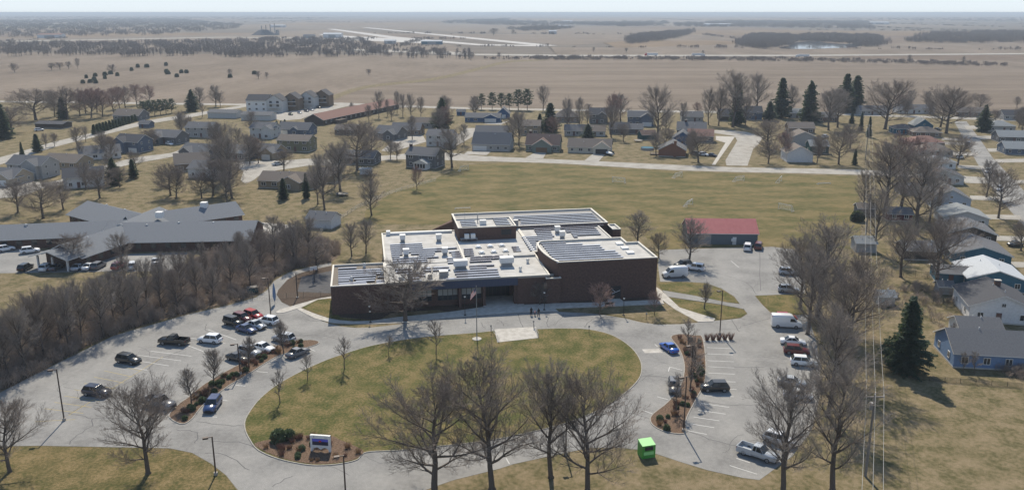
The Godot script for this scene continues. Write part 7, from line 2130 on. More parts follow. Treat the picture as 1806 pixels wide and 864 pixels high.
# ---------------------------------------------------------------- the whole place
func sheet(n: String, key: String, y: float, m: Material, curved := 0, parent: Node = null) -> MeshInstance3D:
	var p := poly2(AREA[key])
	if curved: p = smooth(p, curved)
	var me := MB.new().flat(p, y).mesh()
	if parent: return part(parent, n, me, m)
	return struct(n, me, m)

# a planted or grassed island: raised top inside a kerb
func island(n: String, key: String, top: float, m: Material, kerb := true) -> MeshInstance3D:
	var p := smooth(poly2(AREA[key]), 5)
	var inn := inset(p, .16)
	var o := struct(n, MB.new().flat(inn, top).mesh(), m)
	if kerb:
		var k := MB.new()
		var c := p.size()
		var area := 0.0
		for i in c: area += p[i].cross(p[(i + 1) % c])
		for i in c:
			var j := (i + 1) % c
			var a := p[i]; var b := p[j]; var e := inn[j]; var f := inn[i]
			var h := top + .02
			k.quad(Vector3(a.x, h, a.y), Vector3(b.x, h, b.y), Vector3(e.x, h, e.y), Vector3(f.x, h, f.y))
			k.quad(Vector3(a.x, 0, a.y), Vector3(b.x, 0, b.y), Vector3(b.x, h, b.y), Vector3(a.x, h, a.y))
		part(o, "kerb", k.mesh(), M.kerb)
	return o

func in_poly(p: PackedVector2Array, q: Vector2) -> bool:
	return Geometry2D.is_point_in_polygon(q, p)

func scatter(n: String, mesh: Mesh, m: Material, poly: PackedVector2Array, count: int, s0: float, s1: float, label: String, cat: String, y := 0.0, clear: Array = []) -> void:
	var lo := Vector2(1e9, 1e9); var hi := -lo
	for p in poly: lo = lo.min(p); hi = hi.max(p)
	var mm := MultiMesh.new()
	mm.transform_format = MultiMesh.TRANSFORM_3D
	mm.mesh = mesh
	var ts := []
	var tries := 0
	while ts.size() < count and tries < count * 12:
		tries += 1
		var q := Vector2(rng.randf_range(lo.x, hi.x), rng.randf_range(lo.y, hi.y))
		if not in_poly(poly, q): continue
		var s := rng.randf_range(s0, s1)
		ts.append(Transform3D(Basis(Vector3.UP, rng.randf() * TAU) * Basis.from_scale(Vector3(s, s * rng.randf_range(.85, 1.15), s)), Vector3(q.x, y, q.y)))
	mm.instance_count = ts.size()
	for i in ts.size(): mm.set_instance_transform(i, ts[i])
	var o := MultiMeshInstance3D.new()
	o.multimesh = mm
	o.material_override = m
	o.name = numbered(n)
	add_child(o)
	meta(o, label, cat, "", "stuff")

# a patchwork of far fields with scrub along their bounds
func far_fields() -> void:
	var r := RandomNumberGenerator.new()
	r.seed = 31
	var mats := []
	for c in [Color(1, 1, 1), Color(.88, .90, .92), Color(1.0, .95, .86), Color(.82, .86, .74), Color(.93, .90, .88)]:
		var m: StandardMaterial3D = (M.field if mats.size() % 2 else M.field2).duplicate()
		m.albedo_color = c
		mats.append(m)
	var hedge := []
	var ds := [1230.0, 1560.0, 1980.0, 2500.0, 3150.0, 4000.0, 5200.0, 6800.0, 9000.0, 12000.0]
	for i in ds.size() - 1:
		var x: float = -ds[i] * .75 - r.randf() * 300
		while x < ds[i + 1] * .75:
			var w: float = r.randf_range(.16, .34) * ds[i]
			var sk := .16
			var a := Vector2(x, -ds[i] + x * sk); var b := Vector2(x + w, -ds[i] + (x + w) * sk)
			var c := Vector2(x + w + r.randf_range(-20, 20), -ds[i + 1] + (x + w) * sk); var d := Vector2(x, -ds[i + 1] + x * sk)
			struct("field", MB.new().flat(PackedVector2Array([a, b, c, d]), .015).mesh(), mats[r.randi() % 5])
			for e in [[a, b], [b, c]]:
				if r.randf() < .42:
					var n := int(e[0].distance_to(e[1]) / 16.0)
					for k in n:
						if r.randf() < .7:
							var q: Vector2 = e[0].lerp(e[1], r.randf())
							hedge.append(Vector3(q.x + r.randf_range(-4, 4), 0, q.y + r.randf_range(-4, 4)))
			x += w
	M["hedge_spots"] = hedge

func materials() -> void:
	var fine := noise_tex(512, [[11, 90, 3, 1.5], [12, 30, 3, .8]], [[.52, .52, .5], [.78, .78, .78], [1, 1, 1]])
	var fineg := noise_tex(512, [[13, 120, 3, 1.6], [14, 25, 4, 1.1]], [[.45, .47, .4], [.75, .75, .72], [1, 1, .98]])
	var lawn := noise_tex(1024, [[21, 9, 6, .95], [22, 70, 4, 1.0]], [[.085, .088, .030], [.125, .110, .045], [.175, .140, .065], [.225, .170, .085], [.27, .205, .11]])
	var lawn2 := noise_tex(1024, [[23, 8, 6, 1.0], [24, 66, 4, 1.0]], [[.075, .088, .024], [.105, .108, .036], [.155, .135, .055], [.21, .165, .075], [.25, .19, .10]])
	var dry := noise_tex(1024, [[25, 8, 5, 1.2], [26, 40, 4, .9]], [[.11, .102, .048], [.175, .146, .08], [.235, .188, .115], [.285, .222, .145]])
	var field := noise_tex(1024, [[27, 5, 5, 1.0], [28, 50, 3, .6]], [[.155, .122, .092], [.21, .168, .13], [.26, .212, .168]])
	var litter := noise_tex(512, [[29, 20, 5, 1.4]], [[.08, .06, .042], [.16, .12, .085], [.24, .185, .135]])
	var asph := noise_tex(1024, [[31, 6, 5, 1.2], [32, 60, 4, .6]], [[.24, .237, .23], [.29, .286, .277], [.325, .32, .308], [.36, .352, .338]])
	var conc := noise_tex(512, [[33, 8, 5, 1.1], [34, 50, 3, .6]], [[.34, .32, .285], [.42, .40, .365], [.49, .47, .43]])
	var rooft := noise_tex(512, [[35, 14, 4, 1.0], [36, 80, 3, 1.2]], [[.62, .62, .62], [.85, .85, .85], [1, 1, 1]])
	var wallt := noise_tex(512, [[37, 10, 4, .9], [38, 90, 2, .8]], [[.75, .75, .75], [.9, .9, .9], [1, 1, 1]])
	var brickt := noise_tex(512, [[39, 12, 4, .9], [40, 120, 2, 1.6]], [[.070, .045, .038], [.110, .070, .058], [.155, .100, .084]])
	var barkt := noise_tex(256, [[41, 20, 4, 1.2]], [[.075, .062, .052], [.12, .10, .085], [.17, .145, .125]])
	M.grass = worldm(lawn, 46, .97, fineg, 9.1)
	M.grass2 = worldm(lawn2, 38, .97, fineg, 8.3)
	M.pitch = worldm(noise_tex(1024, [[71, 11, 6, 1.0], [72, 60, 4, .7]], [[.085, .095, .030], [.125, .115, .045], [.17, .142, .062], [.215, .168, .08], [.25, .195, .10]]), 120, .97, fineg, 21.3, Vector3(.6, 1, 1.25))
	M.dry = worldm(dry, 40, .97, fineg, 8.7)
	M.field = worldm(field, 420, .98, fine, 23.0, Vector3(.35, 1, 1.6))
	M.field2 = worldm(field, 650, .98, fine, 19.0, Vector3(1.3, 1, .5))
	M.litter = worldm(litter, 22, .98, fine, 5.1)
	M.mulch = worldm(noise_tex(512, [[51, 30, 4, 1.4]], [[.035, .028, .022], [.075, .055, .042], [.12, .09, .068]]), 9, .98)
	M.bedmulch = worldm(noise_tex(512, [[52, 26, 4, 1.4]], [[.10, .065, .045], [.17, .115, .08], [.24, .17, .125]]), 9, .98, fine, 3.3)
	M.court = worldm(noise_tex(256, [[53, 9, 4, 1.0]], [[.075, .075, .078], [.10, .10, .105]]), 14, .95)
	M.asphalt = worldm(asph, 62, .93, fine, 13.7)
	M.concrete = worldm(conc, 12, .93)
	M.street = worldm(conc, 48, .93, fine, 7.1)
	M.kerb = worldm(conc, 6, .95, fine, 3.0)
	M.runway = flatm(lin(.38, .37, .355), .95)
	M.crack = flatm(lin(.085, .085, .088), .9)
	M.line = flatm(lin(.52, .52, .50), .9)
	M.yellow = flatm(lin(.36, .29, .12), .9)
	M.brick = worldm(brickt, 7, .95)
	M.roofwhite = worldm(noise_tex(512, [[54, 7, 5, 1.2], [55, 60, 3, .5]], [[.36, .352, .335], [.43, .422, .40], [.49, .482, .46]]), 24, .85)
	M.gravelroof = worldm(noise_tex(256, [[56, 30, 4, 1.2]], [[.12, .105, .09], [.18, .16, .135], [.23, .20, .17]]), 8, .97)
	M.roofgravel2 = worldm(noise_tex(256, [[57, 30, 4, 1.1]], [[.26, .25, .235], [.36, .35, .33]]), 9, .97)
	M.coping = flatm(lin(.50, .48, .43), .7)
	M.fasciawhite = flatm(lin(.30, .27, .235), .8)
	M.bluemetal = flatm(lin(.035, .055, .11), .45, .2)
	M.bronze = flatm(lin(.05, .045, .045), .5, .3)
	M.pane = flatm(lin(.03, .035, .04), .08)
	M.blind = flatm(lin(.32, .34, .33), .35)
	M.solar = flatm(lin(.40, .40, .45), .2)
	M.solar.metallic_specular = .9
	M.solar.clearcoat_enabled = true; M.solar.clearcoat = 1.0; M.solar.clearcoat_roughness = .1
	M.ballast = flatm(lin(.05, .05, .05), .9)
	M.white = worldm(noise_tex(128, [[58, 12, 4, 1.0]], [[.62, .62, .60], [.74, .74, .72]]), 6, .6)
	M.domewhite = flatm(lin(.8, .8, .78), .35)
	M.greymetal = flatm(lin(.26, .27, .28), .5, .3)
	M.wood = worldm(noise_tex(128, [[59, 20, 4, 1.2]], [[.10, .085, .07], [.19, .165, .14]]), 4, .95)
	M.stone = flatm(lin(.33, .30, .26), .95)
	M.trim = flatm(lin(.62, .61, .58), .7)
	M.doorc = flatm(lin(.12, .06, .05), .6)
	M.wooddoor = flatm(lin(.17, .10, .05), .7)
	M.blackplastic = flatm(lin(.022, .022, .024), .6)
	M.navypanel = flatm(lin(.02, .022, .05), .4)
	M.bluebright = flatm(lin(.09, .10, .52), .5)
	M.signred = flatm(lin(.45, .03, .03), .5)
	M.green = flatm(lin(.065, .31, .045), .5)
	M.greenpale = flatm(lin(.30, .68, .25), .5)
	M.polebrown = flatm(lin(.055, .035, .028), .6)
	M.polegrey = worldm(noise_tex(128, [[60, 16, 4, 1.2]], [[.16, .15, .14], [.27, .255, .24]]), 3, .95)
	M.wire = flatm(lin(.36, .36, .35), .5)
	M.redroof = worldm(noise_tex(256, [[61, 8, 4, .9]], [[.38, .12, .12], [.46, .165, .16]]), 14, .6)
	M.shedwall = flatm(lin(.115, .145, .165), .7)
	M.carglass = flatm(lin(.015, .018, .02), .07)
	M.tyre = flatm(lin(.02, .02, .02), .9)
	M.rim = flatm(lin(.4, .4, .41), .35, .6)
	M.lens = flatm(lin(.6, .6, .6), .15)
	M.tail = flatm(lin(.28, .02, .02), .25)
	M.skin = flatm(lin(.42, .26, .19), .7)
	M.flag = flatm(Color.WHITE, .9)
	M.flag.albedo_texture = flag_print()
	M.flag.backlight_enabled = true
	M.flag.backlight = Color(.5, .5, .5)
	for a in [["black", .018, .019, .022], ["greydk", .09, .09, .1], ["pink", .5, .3, .32], ["blond", .25, .17, .09]]: M["cloth_" + a[0]] = flatm(lin(a[1], a[2], a[3]), .9)
	# wall and roof colours of the houses share two noise pictures
	for a in [["beige", .40, .34, .26], ["greige", .40, .39, .37], ["tan", .33, .27, .19], ["whitepaint", .68, .68, .67], ["whitegrey", .55, .55, .53], ["bluegrey", .13, .16, .21], ["greyd", .17, .17, .17], ["brownd", .09, .075, .062], ["brownl", .22, .165, .12], ["olive", .22, .21, .14], ["blue", .07, .13, .24], ["sage", .20, .23, .20], ["cream", .58, .54, .44], ["teal", .04, .10, .10], ["tealb", .055, .15, .21], ["brick2", .26, .13, .085], ["paleblue", .42, .50, .60], ["paleblue2", .17, .26, .42], ["maroonw", .13, .04, .045]]:
		var m := worldm(wallt, 7, .9)
		m.albedo_color = lin(a[1], a[2], a[3])
		M[a[0]] = m
	for a in [["roofgrey", .15, .155, .165], ["roofdark", .085, .088, .098], ["roofbrown", .19, .165, .145], ["rooflight", .27, .29, .30], ["roofred", .19, .135, .115], ["roofredb", .25, .15, .125], ["roofpale", .50, .53, .56], ["roofblue", .20, .215, .235]]:
		var m := worldm(rooft, 5, .92)
		m.albedo_color = lin(a[1], a[2], a[3])
		M[a[0]] = m
	M.whitewall = M.whitepaint
	M.bark = worldm(barkt, 2.2, .97)
	M.twig = flatm(lin(.205, .172, .148), .95)
	M.twiggrey = flatm(lin(.25, .22, .195), .95)
	M.twigred = flatm(lin(.245, .165, .145), .95)
	M.needle = flatm(lin(.030, .052, .030), .9)
	M.needleb = flatm(lin(.040, .066, .046), .9)
	M.cedar = flatm(lin(.045, .055, .032), .9)
	M.boxwood = flatm(lin(.06, .085, .035), .9)
	M.drystalk = flatm(lin(.30, .19, .10), .95)
	M.redstalk = flatm(lin(.20, .105, .075), .95)
	M.brush = flatm(lin(.31, .25, .205), .97)
	M.farwood = flatm(lin(.17, .14, .125), .97)
	M.heap = flatm(lin(.07, .075, .085), .97)
	M.water = flatm(lin(.10, .12, .14), .06)
	for mk in ["needle", "needleb", "boxwood", "cedar"]:
		M[mk].backlight_enabled = true
		M[mk].backlight = Color(.25, .3, .2)

func units() -> void:
	var w := MB.new()   # a window frame one metre square with an opening
	for a in [[-.5, -.5, .5, -.42], [-.5, .42, .5, .5], [-.5, -.42, -.42, .42], [.42, -.42, .5, .42], [-.03, -.42, .03, .42]]:
		w.box(Vector3(a[0], a[1], -.02), Vector3(a[2], a[3], .07))
	unit.wframe = w.mesh()
	unit.wpane = bx(Vector3(-.43, -.43, -.02), Vector3(.43, .43, .03))
	unit.wwhole = bx(Vector3(-.5, -.5, -.02), Vector3(.5, .5, .05))
	unit.gdoor = bx(Vector3(-.5, 0, -.02), Vector3(.5, 2.25, .05))
	var gp := MB.new()
	for i in 4: gp.box(Vector3(-.48, .08 + i * .55, .05), Vector3(.48, .55 + i * .55, .075))
	unit.gpanel = gp.mesh()
	unit.door = bx(Vector3(-.5, 0, -.02), Vector3(.5, 2.1, .06))
	unit.vent = MB.new().tube(Vector3(0, -.2, 0), Vector3(0, .55, 0), .09, .09, 6, true).mesh()
	unit.seam = bx(Vector3(-.03, 0, 0), Vector3(.03, 1.5, .05))
	unit.rib = bx(Vector3(-.04, 0, 0), Vector3(.04, 3.1, .04))
	unit.post = MB.new().tube(Vector3(0, -.1, 0), Vector3(0, 1.0, 0), .04, .04, 6, true).mesh()
	var s := MB.new()
	s.quad(Vector3(0, .30, 0), Vector3(0, .22, -1.15), Vector3(1, .22, -1.15), Vector3(1, .30, 0))
	s.quad(Vector3(0, .25, 0), Vector3(0, .30, 0), Vector3(1, .30, 0), Vector3(1, .25, 0))
	s.quad(Vector3(1, .25, 0), Vector3(1, .17, -1.15), Vector3(0, .17, -1.15), Vector3(0, .25, 0))
	unit.solar = s.mesh()
	unit.tray = bx(Vector3(0.01, 0, -.95), Vector3(.99, .10, -.12))
	var f := MB.new()
	f.box(Vector3(-.62, .75, -.62), Vector3(.62, 1.75, .62))
	f.box(Vector3(-.7, 1.75, -.7), Vector3(.7, 1.9, .7))
	unit.fan = f.mesh()
	unit.curb = bx(Vector3(-.5, 0, -.5), Vector3(.5, .75, .5))
	unit.svent = MB.new().tube(Vector3.ZERO, Vector3(0, .8, 0), .3, .3, 8).tube(Vector3(0, .8, 0), Vector3(0, 1.05, 0), .45, .2, 8, true).mesh()
	var d := SphereMesh.new()
	d.radius = .72; d.height = .8; d.is_hemisphere = false; d.radial_segments = 16; d.rings = 8
	unit.dome = d
	var gm := SphereMesh.new()
	gm.radius = .2; gm.height = .4; gm.radial_segments = 12; gm.rings = 6
	unit.globe = gm

func _ready() -> void:
	rng.seed = 4
	# ---- camera, sky, sun, exposure
	var cam := Camera3D.new()
	cam.position = Vector3(0, 60, 0)
	cam.rotation_degrees = Vector3(-15.305, 0, 0)
	cam.fov = 32.13
	cam.near = .5
	cam.far = 60000
	add_child(cam)
	cam.current = true
	var env := Environment.new()
	env.background_mode = Environment.BG_SKY
	var sky := Sky.new()
	var sm := ProceduralSkyMaterial.new()
	sm.sky_top_color = Color(.44, .55, .70)
	sm.sky_horizon_color = Color(.85, .885, .905)
	sm.sky_curve = .12
	sm.ground_bottom_color = Color(.45, .42, .38)
	sm.ground_horizon_color = Color(.86, .90, .92)
	sm.sky_energy_multiplier = 1.0
	sky.sky_material = sm
	env.sky = sky
	env.tonemap_mode = Environment.TONE_MAPPER_LINEAR
	env.tonemap_exposure = 1.25
	env.sdfgi_enabled = true
	env.ssao_enabled = true
	env.ssil_enabled = true
	env.fog_enabled = true
	env.fog_density = .00014
	env.fog_light_color = Color(.88, .94, 1.0)
	var we := WorldEnvironment.new()
	we.environment = env
	add_child(we)
	var sun := DirectionalLight3D.new()
	sun.light_energy = 1.6
	sun.light_color = Color(1.0, .955, .88)
	sun.light_angular_distance = .55
	sun.shadow_enabled = true
	add_child(sun)
	sun.look_at_from_position(Vector3(-8, 97, -100), Vector3.ZERO)   # high ahead, a little to the left
	materials()
	units()
	print("materials ", Time.get_ticks_msec())
	setting()
	print("setting ", Time.get_ticks_msec())
	buildings()
	print("buildings ", Time.get_ticks_msec())
	furniture()
	yard_things()
	for c in CARS: car(c[0], c[1], c[2], c[3], PAINT[c[4]], c[5], CAR_GROUPS[c[6]], c[7] == 1)
	print("cars ", Time.get_ticks_msec())
	vegetation()
	print("trees ", Time.get_ticks_msec())

var PAINT := {"white": Color(.86, .87, .88), "silver": Color(.66, .68, .70), "grey": Color(.36, .37, .39), "black": Color(.07, .075, .085), "navy": Color(.10, .12, .20), "red": Color(.62, .05, .08), "maroon": Color(.36, .07, .09), "blue": Color(.16, .25, .42), "brightblue": Color(.08, .34, .68), "steel": Color(.32, .40, .50)}

func setting() -> void:
	var big := MB.new()
	big.flat(PackedVector2Array([Vector2(-26000, 400), Vector2(26000, 400), Vector2(26000, -42000), Vector2(-26000, -42000)]), 0)
	struct("ground", big.mesh(), M.field2)
	var town := MB.new()
	town.flat(PackedVector2Array([Vector2(-420, 60), Vector2(420, 60), Vector2(420, -470), Vector2(330, -520), Vector2(0, -548), Vector2(-200, -575), Vector2(-420, -620)]), .012)
	struct("lawn", town.mesh(), M.dry)
	far_fields()
	for a in [["field", "field_far_west", .03], ["field", "field_far_mid", .04], ["field", "field_north", .05], ["field", "field_nw", .06], ["field", "field_dark", .07], ["field", "field_pale", .08]]:
		sheet(a[0], a[1], a[2], M.field2 if a[1] in ["field_north", "field_far_west"] else M.field)
	sheet("runway", "runway", .30, M.runway)
	sheet("taxiway", "taxiway", .25, M.runway)
	sheet("apron", "apron", .22, M.runway)
	sheet("highway", "highway", .35, M.street)
	sheet("county_road", "highway_b", .35, M.street)
	sheet("pond", "pond", .30, M.water, 4)
	sheet("waterway_grass", "ditch_path", .12, M.dry, 4)
	sheet("playing_field", "playing_field", .024, M.pitch)
	sheet("leaf_litter_ground", "leaf_litter", .028, M.litter, 3)
	sheet("yard_lawn", "yard_dry", .022, M.dry)
	sheet("yard_lawn", "yard_tree", .024, M.dry)
	for k in ["street_a", "street_right", "road_back", "road_west", "road_apart", "apart_lot", "cul_west", "street_west", "cul_east"]:
		sheet("street", k, .034 + .004 * ["street_a", "street_right", "road_back", "road_west", "road_apart", "apart_lot", "cul_west", "street_west", "cul_east"].find(k), M.street if k != "street_right" else M.asphalt, 3 if k in ["road_west", "street_west", "cul_west", "street_a"] else 0)
	for k in AREA:
		if k.begins_with("drive_"): sheet("driveway", k, .078, M.street)
	sheet("footpath", "walk_cul", .08, M.concrete)
	sheet("care_home_lot", "nursing_lot", .034, M.asphalt)
	sheet("care_home_drive", "nursing_drive", .036, M.asphalt)
	var lot := sheet("asphalt_lot", "asphalt", .040, M.asphalt)
	var cr := MB.new()
	for c in CRACKS:
		var p := smooth(poly2(c), 5, false)
		for i in p.size(): p[i] += Vector2(rng.randf_range(-.16, .16), rng.randf_range(-.16, .16))
		cr.ribbon(p, .13, .0445)
	for k in 70:   # lesser cracks
		var q := Vector2(rng.randf_range(-75, 62), rng.randf_range(-205, -100))
		if not in_poly(poly2(AREA.asphalt), q): continue
		var d := Vector2.from_angle(rng.randf() * TAU)
		var pp := PackedVector2Array([q])
		for i in 9:
			d = d.rotated(rng.randf_range(-.5, .5))
			q += d * rng.randf_range(.4, 1.1)
			if not in_poly(poly2(AREA.asphalt), q): break
			pp.append(q)
		if pp.size() > 3: cr.ribbon(pp, .07, .0442)
	part(lot, "crack_sealant", cr.mesh(), M.crack)
	for c in WHITE_LINES: part(lot, "painted_line", MB.new().ribbon(poly2(c), .13, .047).mesh(), M.line)
	for c in YELLOW_LINES: part(lot, "painted_line", MB.new().ribbon(poly2(c), .11, .047).mesh(), M.yellow)
	part(lot, "patch", MB.new().flat(poly2([24.0, 146.2, 27.2, 146.5, 27.6, 144.6, 24.3, 144.4]), .046).mesh(), M.concrete)
	island("front_lawn", "front_lawn", .12, M.grass2)
	island("planting_bed", "sign_bed", .15, M.bedmulch, false)
	island("planting_island", "left_island", .12, M.bedmulch)
	island("planting_island", "right_island", .12, M.bedmulch)
	for k in ["lawn_sw", "lawn_se", "lawn_east", "lawn_walk_a", "lawn_walk_b", "lawn_patch", "lawn_wing"]:
		var mm: Material = M.grass if k in ["lawn_sw"] else (M.grass2 if k in ["lawn_walk_a", "lawn_walk_b", "lawn_patch", "lawn_wing"] else M.dry)
		struct("lawn", MB.new().flat(poly2(AREA[k]), .07).mesh(), mm)
	struct("school_bed", MB.new().flat(poly2(AREA.mulch_front), .075).mesh(), M.mulch)
	struct("school_bed", MB.new().flat(poly2(AREA.mulch_west), .076).mesh(), M.mulch)
	sheet("play_court", "court", .085, M.court)
	sheet("lawn", "grass_tree", .082, M.dry)
	for k in ["walk_front", "walk_court", "walk_east", "walk_path", "walk_side", "walk_door", "entry_floor"]:
		var p := poly2(AREA[k])
		struct("sidewalk", MB.new().prism(p, 0, .11 + .004 * ["walk_front", "walk_court", "walk_east", "walk_path", "walk_side", "walk_door", "entry_floor"].find(k)).mesh(), M.concrete if k != "walk_path" else M.asphalt)
	struct("concrete_pad", MB.new().prism(poly2(AREA.court_pad), 0, .16).mesh(), M.concrete)
	sheet("care_home_walk", "nursing_drive", .05, M.concrete)

func buildings() -> void:
	school()
	long_home()
	red_shed()
	townhouses(-158.0, 538.0)
	long_apartments(-94.0, 512.0)
	M.white2 = M.white
	for h in HOUSES:
		var wm: Material = M.whitepaint if h[8] == "white" else M[h[8]]
		var o := house(h[0], h[1], h[2], h[3], h[4], h[5], h[6], h[7], wm, M[h[9]], h[10], h[11], h[12] if h.size() > 12 else "house", h[13] if h.size() > 12 else "house", "houses of the town" if h.size() < 13 else "sheds and garages of the town")
		if h[11].has("p"):
			roofed(o, 5.5, 4, 2.6, 1.2, "z", M.trim, M.rooflight, Vector3(1.5, 0, 6.4), null, ["porch_wall", "porch_roof"])
			for i in 4: part(o, "porch_window", unit.wwhole, M.pane, Vector3(-.3 + i * 1.2, 1.5, 8.42), 0, Vector3(.9, 1.6, 1))
	# airfield, farms
	for a in [[-1112, 2110, 58, 22, 8, "white", "roofredb", "wide shed with an orange roof far left under the woods"], [-484, 2087, 26, 18, 7, "greige", "roofdark", "small dark hangar left of the large white one"], [-435, 2125, 44, 26, 9, "white", "roofpale", "large white hangar at the airfield apron"], [-155, 1690, 40, 18, 6, "tealb", "roofpale", "green-walled hangar on the airfield apron"], [-240, 1720, 22, 14, 6, "whitegrey", "roofpale", "small pale hangar beside the airfield trees"], [116, 2496, 22, 14, 8, "white", "roofpale", "tiny white farmhouse out on the middle fields"], [919, 3932, 120, 26, 9, "white", "roofpale", "long white farm shed before the far right wood"], [1880, 4500, 100, 30, 10, "white", "roofpale", "white shed near the right skyline"], [-960, 3600, 60, 24, 8, "white", "roofpale", "white building in the far left wood"], [330, 5200, 60, 24, 10, "white", "roofpale", "white farm near the middle horizon"], [210, 3500, 50, 20, 8, "white", "roofpale", "white farm roofs amid the middle grove"]]:
		hangar(a[0], a[1], a[2], a[3], a[4], M.whitepaint if a[5] == "white" else M[a[5]], M[a[6]], a[7])

	var hp := thing("gravel_plant", "dark gravel heap with thin towers on the left plain", "gravel plant", Vector3(-676, 0, -2390), 0)
	var r := RandomNumberGenerator.new()
	r.seed = 12
	var hm := MB.new()
	for i in 22:
		var a0 := TAU * i / 22; var a1 := TAU * (i + 1) / 22
		var w0 := 1.0 + .18 * sin(a0 * 3.0 + 1.0); var w1 := 1.0 + .18 * sin(a1 * 3.0 + 1.0)
		var p0 := Vector3(cos(a0) * 36 * w0, 0, sin(a0) * 20 * w0); var p1 := Vector3(cos(a1) * 36 * w1, 0, sin(a1) * 20 * w1)
		var q0 := Vector3(cos(a0) * 13 * w0 - 4, 13 + sin(a0 * 2.0), sin(a0) * 6); var q1 := Vector3(cos(a1) * 13 * w1 - 4, 13 + sin(a1 * 2.0), sin(a1) * 6)
		hm.quad(p1, q1, q0, p0)
		hm.tri(q1, Vector3(-5, 16, 0), q0)
	part(hp, "heap", hm.mesh(), M.heap)
	for i in 4: part(hp, "tower", bx(Vector3(-1, 0, -1), Vector3(1, 24.0 + i * 2, 1)), M.greymetal, Vector3(-14 + i * 12, 0, -24))
	part(hp, "silo", MB.new().tube(Vector3.ZERO, Vector3(0, 14, 0), 5, 5, 12, true).mesh(), M.greige, Vector3(34, 0, -6))

